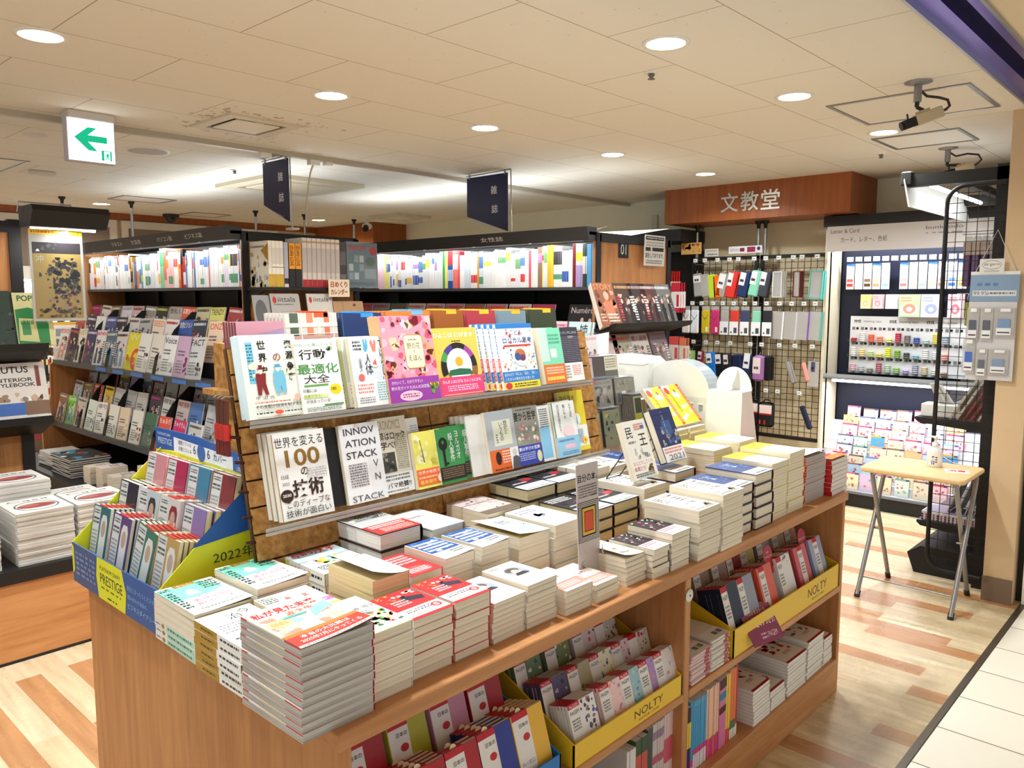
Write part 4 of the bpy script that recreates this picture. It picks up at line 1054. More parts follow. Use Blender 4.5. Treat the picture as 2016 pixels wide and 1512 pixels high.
d_hiy = [('r', 0,0,1,1,(250,204,92)),('t', 'ひよこは にげます', 0.0,0.86,0.075,(255,252,240), {'w': 0.92, 'b': 0.025}),('s', 0.4,0.79,0.6,0.82,1,(70,60,40)),
  ('ring', 0.5,0.42,0.29,0.42,0.0,0.5,(40,36,36)),('ring', 0.5,0.42,0.29,0.42,0.5,1.1,(170,70,160)),('ring', 0.5,0.42,0.29,0.42,1.1,1.9,(34,30,32)),('ring', 0.5,0.42,0.29,0.42,1.9,2.4,(84,60,150)),('ring', 0.5,0.42,0.29,0.42,2.4,2.85,(80,160,80)),('ring', 0.5,0.42,0.29,0.42,2.85,3.5,(34,30,32)),('ring', 0.5,0.42,0.29,0.42,-0.4,0.0,(150,100,60)),
  ('e', 0.5,0.45,0.29,0.25,(250,250,248)),('p', [(0.22,0.3),(0.78,0.3),(0.74,0.38),(0.5,0.4),(0.26,0.38)], (40,110,80)),('e', 0.5,0.5,0.09,0.07,(250,180,50)),
  ('r', 0,0,1,0.28,(236,72,130)),('t', 'きんぎょはにげる ひよこもにげる', 0.06,0.19,0.05,(255,250,250), {'w': 0.88, 'b': 0.01}),('s', 0.16,0.07,0.86,0.16,3,(250,210,226)),('r', 0.05,0.02,0.95,0.03,(250,220,120))]
upright('picture_book', 'square yellow picture book with a dark ring and pink band, upper ledge', 1.648, ZU, 0.034,0.178,0.206,0.012,2,(250,204,92), d_hiy, pages='w', hard=True)
d_kod = [('r', 0,0,1,1,(248,249,250)),('r', 0,0.93,1,1,(50,130,210)),('k', 0.02,0.62,0.98,0.92,14, [(236,160,50),(200,50,50),(120,180,220),(230,90,80)], 5,0.04),('t', 'こども', 0.36,0.83,0.075,(40,90,170), {'w': 0.34}),('t', 'ロジカル思考', 0.14,0.7,0.09,(40,90,170), {'w': 0.8, 'b': 0.01}),('r', 0.14,0.65,0.9,0.675,(220,60,60)),
  ('k', 0.05,0.3,0.98,0.62,40, [(80,140,200),(230,100,90),(240,190,80),(180,206,230),(60,90,150)], 5,0.03),('e', 0.58,0.48,0.2,0.14,(250,250,252)),('e', 0.56,0.52,0.15,0.09,(200,120,70)),('e', 0.48,0.49,0.08,0.06,(60,90,160)),('e', 0.62,0.47,0.08,0.05,(120,60,100)),
  ('r', 0,0.11,1,0.27,(52,130,206)),('t', '自分の力で「考える」「話す」「書く」', 0.05,0.2,0.05,(252,252,252), {'w': 0.88}),('t', 'これからの時代を生き抜く力!', 0.05,0.13,0.05,(252,252,252), {'w': 0.8}),('r', 0,0,1,0.11,(250,226,60)),('e', 0.12,0.055,0.09,0.05,(220,60,60)),('s', 0.28,0.02,0.92,0.09,2,(60,60,70))]
SPK = [('r', 0,0,1,1,(240,244,248)),('r', 0.52,0.1,0.86,0.9,(224,80,70)),('s', 0.05,0.2,0.5,0.8,1,(90,140,190)),('s', 0.54,0.3,0.84,0.7,1,(250,240,240))]
upright('logic_book', 'white and blue children\'s book with a brain picture, upper ledge', 1.908, ZU, 0.004,0.172,0.213,0.012,5,(248,249,250), d_kod, pages='w', slide=0.014, spine_els=SPK)
upright('mint_green_book', 'narrow mint green book with orange band, upper ledge', 2.08, ZU, 0.006,0.112,0.19,0.03,2,(120,214,178), [('r', 0,0,1,1,(134,222,186)),('p', [(0.0,0.4),(0.35,0.4),(0.35,1),(0,1)], (206,240,224)),('r', 0.42,0.46,0.7,0.62,(236,240,236)),('s', 0.4,0.7,0.9,0.9,3,(90,180,150)),('r', 0,0,1,0.34,(240,120,50)),('s', 0.1,0.16,0.9,0.3,3,(250,220,200)),('s', 0.1,0.03,0.9,0.14,1,(250,240,120))], spine=(196,240,220), side='R')
upright('olympic_novel', 'dark grey streaked novel with white band, rightmost on the upper ledge', 2.185, ZU, 0.01,0.118,0.19,0.024,2,(52,50,66), [('r', 0,0,1,1,(56,52,66)),('s', 0.0,0.36,1,0.84,14,(120,116,128)),('t', 'オリンピックにふれる', 0.06,0.88,0.05,(226,226,230), {'w': 0.86}),('t', '吉田修一', 0.5,0.8,0.045,(220,220,224)),('r', 0,0,1,0.34,(246,244,240)),('s', 0.5,0.1,0.9,0.3,6,(220,110,100)),('s', 0.08,0.05,0.4,0.3,5,(120,120,130))], side='R')

# lower ledge
d_100 = [('r', 0,0,1,1,(248,248,246)),('r', 0,0,0.02,1,(180,140,70)),('t', '世界を変える', 0.04,0.83,0.12,(40,38,36), {'w': 0.92}),('t', '100', 0.2,0.6,0.2,(150,112,50), {'w': 0.66, 'b': 0.02}),('t', 'の', 0.46,0.49,0.09,(70,46,30), {'b': 0.015}),
  ('t', '日経', 0.08,0.475,0.05,(90,90,90)),('t', '2022', 0.08,0.4,0.035,(100,100,100)),('t', '技術', 0.26,0.245,0.2,(60,38,28), {'w': 0.6, 'b': 0.025}),('e', 0.14,0.28,0.12,0.075,(60,34,28)),('t', '2030', 0.06,0.27,0.035,(240,236,230), {'w': 0.16, 'b': 0.02}),('s', 0.56,0.44,0.95,0.56,4,(190,190,190)),
  ('t', 'このディープな', 0.12,0.135,0.085,(46,44,42), {'w': 0.82}),('t', '技術が面白い', 0.08,0.03,0.085,(46,44,42), {'w': 0.86})]
upright('technology_book', 'white book with a big golden 100, leftmost on the lower ledge', 1.067, ZL, 0.002,0.148,0.213,0.0185,3,(248,248,246), d_100, spine=(240,238,232), pages='w', side='R', slide=0.003)
upright('black_cover_book', 'plain black book tucked behind the grey lettered book, lower ledge', 1.195, ZL, 0.012,0.105,0.205,0.016,1,(34,33,35), None)
d_inn = [('r', 0,0,1,1,(240,240,243)),('r', 0,0.0,0.62,0.58,(247,247,249))]
for i, s in enumerate(('INNOV', 'ATION', 'STACK')): d_inn.append(('t', s, 0.1,0.86 - i * 0.15,0.09,(66,66,72), {'w': 0.78, 'b': 0.012}))
d_inn += [('t', 'V', 0.74,0.42,0.09,(80,80,86)),('t', 'N', 0.74,0.25,0.09,(80,80,86)),('t', 'STACK', 0.1,0.02,0.075,(90,90,96), {'w': 0.8}),('s', 0.12,0.2,0.56,0.5,9,(120,120,126))]
upright('innovation_book', 'grey book with large spaced capital letters, lower ledge', 1.262, ZL, 0.028,0.128,0.21,0.013,1,(240,240,243), d_inn, side='R')
d_eco = [('r', 0,0,1,1,(226,220,200)),('t', 'ROCKONOMICS', 0.0,0.84,0.12,(150,140,110), {'w': 0.82}),('t', '経済はロック', 0.0,0.7,0.11, K, {'w': 0.92, 'b': 0.015}),('t', 'に学べ!', 0.0,0.58,0.11, K, {'w': 0.6, 'b': 0.015}),('r', 0.0,0.28,0.55,0.54,(70,68,62)),('k', 0.0,0.28,0.55,0.54,14, [(110,108,100),(40,38,36),(150,146,130)], 4,0.07),('s', 0.6,0.3,0.95,0.78,18,(150,144,124)),
  ('r', 0,0,1,0.26,(246,246,246)),('s', 0.06,0.16,0.9,0.25,2,(110,110,110)),('t', 'オバマ絶賛!!', 0.05,0.07,0.075, K, {'w': 0.86, 'b': 0.012}),('s', 0.1,0.02,0.8,0.05,1,(120,120,120))]
upright('rock_economics_book', 'beige book with a dark crowd photo, lower ledge', 1.37, ZL, 0.012,0.118,0.212,0.02,1,(226,220,200), d_eco, side='R', spine=(230,226,214))
upright('rock_economics_book', 'white book with a vertical black title, showing beside the beige crowd book', 1.44, ZL, 0.006,0.075,0.2,0.02,1,(240,240,240), [('r', 0,0,1,1,(240,240,240)),('t', '経済はロックに学べ!', 0.08,0.08,0.78, K, {'v': True, 'w': 0.36, 'b': 0.01}),('s', 0.6,0.05,0.95,0.9,26,(170,180,226))], side='R')
d_yob = [('r', 0,0,1,1,(240,232,110)),('k', 0.05,0.4,0.95,0.98,14, [(246,240,150),(230,222,90),(250,246,190)], 3,0.14),('p', [(0.3,0.45),(0.34,0.45),(0.27,0.85),(0.25,0.85)], (110,100,40)),('t', '荒物語', 0.56,0.37,0.06,(210,190,60)),('r', 0,0.05,1,0.34,(240,110,50)),('t', '世界が絶賛する', 0.06,0.25,0.06,(255,240,226), {'w': 0.86}),('s', 0.06,0.16,0.7,0.22,1,(250,200,170)),('t', '最高傑作', 0.08,0.075,0.07,(255,236,120), {'w': 0.56}),('e', 0.82,0.14,0.13,0.08,(246,226,226))]
upright('yellow_novel', 'yellow novel with an orange band, lower ledge', 1.485, ZL, 0.03,0.108,0.162,0.016,1,(240,232,110), d_yob, side='R')
d_yor = [('r', 0,0,1,1,(58,140,76)),('e', 0.24,0.72,0.17,0.12,(24,26,24)),('e', 0.24,0.75,0.05,0.035,(58,140,76)),('r', 0.19,0.32,0.29,0.66,(24,26,24)),('r', 0.29,0.34,0.38,0.38,(24,26,24)),('t', 'ヨルガオ', 0.72,0.42,0.5,(246,248,244), {'v': True, 'w': 0.16}),('t', '殺人事件', 0.46,0.38,0.52,(246,248,244), {'v': True, 'w': 0.18}),
  ('r', 0,0.06,1,0.3,(36,30,26)),('s', 0.08,0.09,0.92,0.28,5,(140,110,80))]
upright('green_key_novel', 'left green novel with a black key, on the lower ledge', 1.566, ZL, 0.02,0.1,0.162,0.015,2,(58,140,76), d_yor, side='R')
upright('green_key_novel', 'right green novel with a black key, on the lower ledge', 1.64, ZL, 0.004,0.088,0.162,0.015,2,(58,140,76), d_yor, side='R')
upright('white_spine_book', 'white book with a yellow edge left of the grey history book', 1.686, ZL, 0.004,0.07,0.186,0.009,4,(236,234,228), None, spine=(240,238,230), slide=0.011, edge=(236,214,80))
d_rek = [('r', 0,0,1,1,(178,184,190)),('r', 0.22,0.42,0.86,0.84,(226,226,206)),('t', '歴史と', 0.6,0.6,0.22, K, {'v': True, 'w': 0.14}),('t', 'いうもの', 0.44,0.5,0.3, K, {'v': True, 'w': 0.12}),('s', 0.3,0.46,0.36,0.62,4,(120,120,110)),('r', 0,0,1,0.36,(228,106,44)),('e', 0.28,0.22,0.1,0.11,(50,20,14)),('s', 0.42,0.12,0.7,0.34,5,(250,220,200)),('s', 0.1,0.02,0.9,0.06,1,(90,30,20)),
  ('r', 0.7,0.0,1,0.36,(236,236,234)),('p', [(0.72,0.0),(1,0.0),(1,0.18),(0.9,0.22),(0.78,0.2)], (90,90,92)),('e', 0.86,0.28,0.075,0.055,(214,206,200))]
upright('history_book', 'grey book with an orange band and small portrait, lower ledge', 1.786, ZL, 0.036,0.128,0.19,0.016,1,(178,184,190), d_rek, side='R')
d_tsu = [('r', 0,0,1,1,(150,146,136)),('t', '妻から哲学', 0.04,0.76,0.16, K, {'w': 0.9, 'b': 0.02}),('s', 0.15,0.93,0.8,0.97,1,(70,66,60)),('k', 0.08,0.36,0.92,0.72,34, [(230,160,160),(170,196,160),(240,226,210),(120,150,130),(200,110,120)], 5,0.08),('r', 0,0,1,0.34,(56,70,172)),('t', '妻は学びの宝庫', 0.06,0.25,0.065,(246,246,250), {'w': 0.86, 'b': 0.01}),('s', 0.06,0.08,0.7,0.22,4,(190,200,236)),('e', 0.86,0.12,0.1,0.1,(226,226,180))]
upright('wife_philosophy_book', 'grey patterned book with a blue band, lower ledge', 1.908, ZL, 0.014,0.118,0.19,0.018,2,(150,146,136), d_tsu, side='R', slide=0.006)
upright('blue_band_book', 'white books with light blue bands seen edge on, lower ledge', 2.0, ZL, 0.012,0.06,0.185,0.013,3,(240,240,238), [('r', 0,0,1,1,(238,240,240)),('r', 0.0,0.05,0.8,0.62,(140,200,236)),('s', 0.1,0.6,0.8,0.95,9,(70,70,74))], slide=0.014)
d_bl = [('r', 0,0,1,1,(246,246,246)),('r', 0,0,0.05,1,(70,140,100)),('t', 'かすみ荘', 0.75,0.7,0.25,(70,70,74), {'v': True, 'w': 0.1}),('t', '戦いやまず', 0.48,0.6,0.35,(70,70,74), {'v': True, 'w': 0.1}),('t', '日はまた高かりて', 0.22,0.45,0.5,(70,70,74), {'v': True, 'w': 0.1}),('e', 0.6,0.58,0.2,0.12,(232,234,236)),('e', 0.6,0.46,0.24,0.1,(246,216,226)),('r', 0,0,1,0.36,(156,206,236)),('s', 0.1,0.26,0.8,0.33,1,(90,130,180)),('r', 0.36,0.14,0.8,0.22,(236,196,216)),('s', 0.2,0.03,0.9,0.1,2,(90,130,180))]
upright('brush_title_book', 'white book with brush lettering and a light blue band, lower ledge', 2.098, ZL, 0.02,0.122,0.188,0.018,2,(246,246,246), d_bl, side='R')
d_yr = [('r', 0,0.42,1,1,(236,214,50)),('r', 0.0,0.42,0.5,1,(196,186,44)),('r', 0,0,1,0.42,(246,246,242)),('t', '珠信進め', 0.06,0.8,0.14,(60,60,40), {'w': 0.6}),('e', 0.36,0.5,0.12,0.1,(190,60,50)),('e', 0.64,0.52,0.14,0.1,(240,244,240)),('p', [(0.6,0.44),(0.66,0.44),(0.62,0.6)], (110,180,210)),('s', 0.25,0.12,0.8,0.36,9,(120,160,200)),('r', 0,0,1,0.07,(240,222,60)),('e', 0.84,0.16,0.1,0.06,(250,210,60)),('e', 0.84,0.16,0.04,0.025,(240,130,40))]
upright('yellow_white_book', 'tall yellow and white book behind the light blue banded book', 2.19, ZL, 0.006,0.14,0.215,0.014,1,(236,222,70), d_yr, side='R')

# ---------------------------------------------------------------- two books on wire easels, two yellow books reclining
def easel_book(name, label, X, Y, zb, w_, h_, t, cover, spine, design, tilt, elabel, hard, edge=None):
 e = thing('wire_easel', elabel, 'book stand', (X, Y, zb),0, 'clear easels on the book piles')
 F = frame((0,0,0.012), '+X', tilt)
 mb = MB(); mb.M = F
 mb.box((-0.05,-0.002,-0.004),(0.05, h_ * 0.6,-0.001), CLEAR)
 mb.box((-0.05,-0.004,-0.001),(0.05,-0.001, t + 0.004), CLEAR)
 mb.box((-0.05,-0.004, t + 0.004),(0.05,0.014, t + 0.006), CLEAR)
 mb.obj('tray', e)
 q = [tuple(F @ Vector((s * 0.04, h_ * 0.55,-0.004))) for s in (-1,1)]
 MB().tube([q[0], (q[0][0] - 0.075, q[0][1], 0.0025),(q[1][0] - 0.075, q[1][1], 0.0025), q[1]], 0.002, BLACK, 6).obj('leg', e)
 M = frame((X, Y, zb + 0.013), '+X', tilt) @ Matrix.Translation((0, h_ / 2,0.0005))
 place_book(name, book_meshes(name, w_, h_, t, cover, spine, 'c', design, hard, 'R', None, None, edge), M, label, 'book')
easel_book('two_character_novel', 'cream novel with two huge black characters upright on an easel', -1.405,2.135,0.985,0.13,0.19,0.021,(248,245,234),(240,236,224), d_min, 0.34, 'wire easel under the cream two-character novel', False)
d_navu = [('r', 0,0,1,1,(38,46,92)),('k', 0.15,0.3,0.98,0.66,20, [(60,80,130),(150,160,176),(206,206,200),(90,110,150),(180,170,140)], 21,0.1),('r', 0.34,0.5,0.76,0.76,(56,84,136)),('t', 'ペッパーズ・ゴースト', 0.44,0.34,0.6,(226,230,238), {'v': True, 'w': 0.08}),('s', 0.14,0.86,0.9,0.95,1,(52,60,110)),('r', 0,0,1,0.28,(238,234,232)),('s', 0.06,0.15,0.9,0.26,2,(226,110,90)),('t', '2021', 0.2,0.03,0.1,(90,90,100), {'w': 0.72})]
easel_book('navy_novel', 'navy novel with a cloudy picture upright on an easel', -1.44,2.36,0.998,0.128,0.19,0.03,(38,46,92),(34,42,84), d_navu, 0.42, 'wire easel under the navy novel', True)
d_yu = [('r', 0,0,1,1,(250,234,40)),('r', 0.0,0.86,0.4,1,(250,246,200)),('e', 0.16,0.86,0.13,0.09,(214,60,40)),('k', 0.3,0.2,0.85,0.9,12, [(220,236,190),(190,226,170),(250,246,190),(240,240,220)], 5,0.13),('e', 0.58,0.84,0.07,0.05,(150,110,70)),('s', 0.2,0.3,0.32,0.8,14,(60,60,50)),('r', 0.86,0,1,1,(206,50,40)),('s', 0.88,0.05,0.98,0.95,24,(250,200,180)),('k', 0.05,0.02,0.5,0.2,6, [(246,246,240)], 3,0.1)]
for Y, lb in ((2.735, 'yellow book reclining on its pile, left of the two'),(2.865, 'yellow book with a red edge reclining on its pile, right of the two')):
 M = frame((-1.655, Y, 1.062), '+X', 0.72) @ Matrix.Translation((0,0.094,0))
 place_book('yellow_book', book_meshes('yellow_book', 0.128,0.188,0.02,(250,234,40),(240,226,60), 'c', d_yu, False, 'R'), M, lb, 'book', 'reclining yellow books')
 wedge = MB().prism([(0,0),(-0.10,0),(-0.118,0.115)], -0.04,0.04, CLEAR, 'Y')
 wo = wedge.obj('book_rest'); wo.location = (-1.672, Y, 1.061)
 tag(wo, 'clear book rest behind the %s' % lb.split(' reclining')[0] + (' left' if Y < 2.8 else ' right'), 'book stand', 'clear book rests')

# small upright sign: a blank-book advert on a card holder
s = thing('card_sign', 'narrow card sign with nested orange and yellow squares', 'sign', (-1.245,1.652, LY))
F = frame((0,-0.047,0.0), '+X', 0.05)
mb = MB(); mb.M = F
mb.box((0,0,-0.002),(0.094,0.325,0), mat((206,196,192),0.5))
mb.M = None
els = [('t', '自分の本。', 0.06,0.85,0.07,(30,28,30), {'w': 0.9, 'b': 0.02}),('s', 0.07,0.72,0.93,0.83,5,(90,86,86)),('t', '450円', 0.66,0.72,0.025,(60,58,58))]
x0, x1, y0, y1 = 0.03,0.97,0.36,0.69
cols = [(34,30,32),(222,214,208)] * 3 + [(34,30,32),(236,190,50),(236,190,50),(236,190,50),(40,30,30),(222,84,40)]
for i, c in enumerate(cols):
 k = i * 0.022 if i < 7 else i * 0.026
 els.append(('r', x0 + k, y0 + k * 0.29 * 1.05, x1 - k, y1 - k * 0.29 * 1.05, c))
els.append(('r', 0.14,0.06,0.3,0.2,(206,196,192))); els.append(('t', '新潮', 0.14,0.06,0.12,(40,40,40), {'v': True, 'w': 0.12}))
mb.flat(els, F, 0.094,0.325)
mb.obj('card', s)
h = MB().box((-0.06,-0.045,0),(0.03,0.045,0.004), mat((226,222,218),0.4, alpha=0.8))
h.prism([(0.004,0.004),(0.03,0.004),(0.004,0.1)], 0.043,0.045, mat((214,208,206),0.4), 'Y')
h.obj('holder', s)

# ---------------------------------------------------------------- notebooks on the rear shelf of the slat wall
def note_group(name, label, Y0, Y1, zt, cover, design, n, zb=1.34, X=-1.945, t=0.019, tab=(240,190,60), spine=None):
 w_ = Y1 - Y0 - 0.006; h_ = (zt - zb) / math.cos(0.12)
 ms = book_meshes(name, w_, h_, t * 0.7, cover, spine or cover, 'w', design, False, 'L')
 tb = MB().box((w_ * 0.5 - 0.075, h_ / 2 - 0.012, t * 0.7),(w_ * 0.5 - 0.03, h_ / 2 + 0.004, t * 0.7 + 0.0006), mat(tab)); tb.box((w_ * 0.5 - 0.075, h_ / 2 + 0.0005,0.0),(w_ * 0.5 - 0.03, h_ / 2 + 0.002, t * 0.7 + 0.0006), mat(tab))
 tbm = tb.mesh('tab')
 for i in range(n):
  M = frame((X + 0.03 - t * (n - 1 - i),(Y0 + Y1) / 2, zb + 0.001), '+X', 0.12) @ Matrix.Translation((0, h_ / 2,0))
  o = place_book(name, ms, M, label if i == n - 1 else '%s copy back behind the %s' % (nth(n - i), label.split(',')[0]), 'notebook', 'rows of notebooks behind the slat wall')
  inst('tab', tbm, o)
d_pl = [('r', 0,0,1,1,(222,214,206)),('r', 0.08,0,0.24,1,(84,100,84)),('r', 0.4,0,0.52,1,(226,140,110)),('r', 0.6,0,0.66,1,(240,230,214)),('r', 0.74,0,0.84,1,(214,120,96)),('r', 0,0.8,1,0.86,(250,240,226)),('r', 0,0.55,1,0.68,(206,160,150)),('r', 0.28,0,0.3,1,(250,246,240)),('r', 0.9,0,0.92,1,(250,246,240)),('r', 0,0.7,1,0.71,(250,246,240))]
note_group('plaid_notebook', 'beige plaid notebook, front of its row behind the slat wall', 1.165,1.338,1.535,(222,214,206), d_pl, 6, tab=(236,90,50))
note_group('navy_notebook', 'dark navy notebook, front of its row behind the slat wall', 1.35,1.498,1.532,(40,62,112), [('r', 0,0,1,1,(34,58,110)),('r', 0,0,0.012,1,(90,130,180))], 6, tab=(60,150,220))
note_group('orange_notebook', 'orange tan notebook, front of its row behind the pink picture book', 1.51,1.692,1.536,(222,130,64), None, 6, tab=(120,180,226))
note_group('brown_notebook', 'brown notebook, front of its row behind the yellow picture book', 1.702,1.838,1.536,(158,92,42), None, 6, tab=(250,190,50))
note_group('red_notebook', 'dusky red notebook, front of its row behind the slat wall', 1.85,1.99,1.534,(176,62,76), None, 6, tab=(250,190,50))
note_group('grey_blue_notebook', 'grey blue notebook, front of its row behind the slat wall', 2.0,2.15,1.532,(122,144,160), None, 6, tab=(250,190,50))
note_group('dark_green_notebook', 'dark olive green notebook, front of its row at the right end', 2.165,2.32,1.534,(62,70,52), None, 6, tab=(250,190,50))
# red plaid notebooks in a clear wall pocket at the left end of the slat wall
d_rp = [('r', 0,0,1,1,(196,120,130)),('r', 0.05,0,0.25,1,(160,56,66)),('r', 0.4,0,0.55,1,(206,90,100)),('r', 0.32,0,0.34,1,(240,226,226)),('r', 0.62,0,0.64,1,(240,226,226)),('r', 0,0.8,1,0.95,(170,150,190)),('r', 0,0.6,1,0.7,(150,60,66)),('p', [(0,0.75),(1,0.9),(1,1),(0,1)], (206,150,170))]
ms = book_meshes('red_plaid_notebook', 0.135,0.176,0.011,(196,120,130),(120,60,64), 'w', d_rp, False, 'L')
for i in range(5):
 M = frame((-1.862 - 0.014 * (4 - i),1.062,1.342), '+X', 0.1) @ Matrix.Translation((0,0.088,0))
 place_book('red_plaid_notebook', ms, M, 'red plaid notebook, %s in the clear pocket' % ('front one' if i == 4 else nth(5 - i) + ' from the front'), 'notebook', 'red plaid notebooks in the clear pocket')
pk = MB().box((-1.96,0.985,1.3405),(-1.84,0.988,1.4), CLEAR).box((-1.845,0.988,1.3405),(-1.842,1.135,1.39), CLEAR)
tag(pk.obj('wall_pocket'), 'clear acrylic pocket holding the red plaid notebooks', 'display pocket')
for i in range(3):
 t = thing('pen_pack', 'clear pack of red capped brown pens hanging below the pocket, %s from the left' % nth(i + 1), 'pen pack', (-1.835 + 0.021 * i, 0.922,1.248),0, 'pen packs hanging below the clear pocket')
 mb = MB()
 for k in range(3):
  mb.tube([(k * 0.006 - 0.006,0,0.0),(k * 0.006 - 0.006,0,0.075),(k * 0.006 - 0.002,0,0.086)], 0.0028, mat((112,58,40),0.4),8)
 mb.obj('pens', t)
 MB().lathe([(0.0095,-0.012),(0.0095,0.024),(0.008,0.027)], mat((206,44,36),0.35), seg=16).obj('red_sleeve', t)
 MB().box((-0.01,-0.0105,-0.05),(0.01,-0.01,0.094), CLEAR).tube([(0,-0.01,0.09),(0,0.0,0.096),(0.0,0.03,0.092)], 0.0012, STEEL, 6).obj('sleeve', t)
 MB().box((-0.009,-0.004,-0.05),(0.009,0.004,-0.013), mat((120,30,30),0.4)).obj('refill_card', t)
# ================================================================ diary display box at the left end
YB = (226,226,46); BL = (40,92,168)
bx0, bx1, by0, by1 = -2.36,-1.805,0.745,1.005
t = thing('diary_display_box', 'blue and yellow cardboard counter box of diaries on the table end', 'display box', ((bx0 + bx1) / 2,(by0 + by1) / 2, LY))
ox, oy = (bx0 + bx1) / 2,(by0 + by1) / 2
def loc(mb):
 mb.v = [(x - ox, y - oy, z - LY) for x, y, z in mb.v]; return mb
YM, BM = mat(YB, 0.35), mat(BL, 0.35)
mb = MB().box((bx0, by0,0.795),(bx1, by0 + 0.003,0.905), BM)
W_ = bx1 - bx0
els = [('r', 0,0,1,1,(52,92,160)),('r', 0,0,0.31,1,(78,94,136)),('p', [(0.33,0),(0.31,0.5),(0.33,1),(0.62,1),(0.66,0.5),(0.64,0)], YB),('p', [(0,0.2),(0.025,0.3),(0.025,0.9),(0,0.98)], YB),
 ('t', 'PLATINUM DIARY', 0.36,0.72,0.1,(60,70,60), {'w': 0.24}),('t', 'PRESTIGE', 0.36,0.4,0.24,(60,70,60), {'w': 0.26}),('s', 0.37,0.27,0.6,0.33,1,(90,100,60)),('s', 0.44,0.08,0.55,0.14,1,(40,50,40)),
 ('s', 0.05,0.2,0.3,0.86,5,(120,140,180)),('t', '自分にぴったりとカスタム', 0.68,0.62,0.12,(150,196,236), {'w': 0.3}),('t', '組み合わせ自由の', 0.68,0.42,0.11,(150,196,236), {'w': 0.2}),('t', 'ビジネスダイアリー。', 0.68,0.2,0.13,(170,210,240), {'w': 0.29})]
mb.flat(els, frame((bx0, by0 - 0.0002,0.795), '-Y'), W_, 0.11)
loc(mb).obj('front_panel', t)
mb = MB()
for x, inn in ((bx1, False),(bx0 + 0.003, True)):
 po = [(by0,0.80),(by1,0.80),(by1,1.14),(by0,0.905)]
 mb.prism(po, x - 0.003, x, YM, 'X')
 if not inn:
  F = frame((x + 0.0002, by0,0.80), '+X')
  mb.flat([('p', [(0.32,0.55),(1.0,0.6),(1.0,1.0)], BL),('t', '2022年', 0.52,0.4,0.085,(50,80,60), {'w': 0.42}),('t', '1月始まり', 0.58,0.27,0.07,(50,80,60), {'w': 0.32}),('t', '手帳', 0.58,0.12,0.1,(50,80,60), {'w': 0.34})], F, by1 - by0,0.34)
loc(mb).obj('side_panel', t)
mb = MB()
for i in range(3):
 ya = by0 + 0.003 + i * 0.087
 mb.box((bx0 + 0.003, ya, LY),(bx1 - 0.003, ya + 0.087, LY + 0.012 + i * 0.075), YM)
for i in range(6):
 mb.box((bx0 + 0.04 + i * 0.09, by1 - 0.012,1.1),(bx0 + 0.1 + i * 0.09, by1 - 0.009,1.128), YM)
loc(mb).obj('step_insert', t)
mb = MB().prism([(bx0 - 0.03,1.115),(bx1,1.105),(bx1,1.165),(bx1 - 0.02,1.172),(bx0 + 0.25,1.196),(bx0 - 0.03,1.195)], by1 - 0.003, by1, BM, 'Y')
mb.box((bx0, by1 - 0.0035,0.9),(bx1, by1,1.11), YM)
F = frame((bx0 - 0.03, by1 - 0.0034,1.105), '-Y')
els = [('p', [(0,0.0),(1,0),(1,0.2),(0.7,0.32),(0.2,0.36),(0,0.26)], YB),('p', [(0.21,0.35),(0.8,0.26),(0.8,0.68),(0.21,0.82)], (226,230,236)),('t', 'PRESTIGE', 0.03,0.5,0.2,(206,220,240), {'w': 0.16}),('t', 'PLATINUM DIARY', 0.03,0.78,0.09,(206,220,240), {'w': 0.15}),
 ('t', '週間リフィル', 0.26,0.62,0.13,(50,60,80), {'w': 0.14}),('t', '月間リフィル', 0.26,0.42,0.13,(50,60,80), {'w': 0.14}),('t', '6', 0.42,0.44,0.28,(50,60,80)),('e', 0.5,0.54,0.04,0.28,(50,96,170)),('t', '6', 0.56,0.42,0.28,(50,60,80)),('t', 'カバー', 0.62,0.42,0.22,(50,60,80), {'w': 0.12}),
 ('t', '2022年', 0.85,0.56,0.2,(226,234,246), {'w': 0.11}),('t', '1月始まり手帳', 0.84,0.3,0.14,(226,234,246), {'w': 0.13})]
mb.flat(els, F, W_ + 0.03,0.09)
loc(mb).obj('header_card', t)

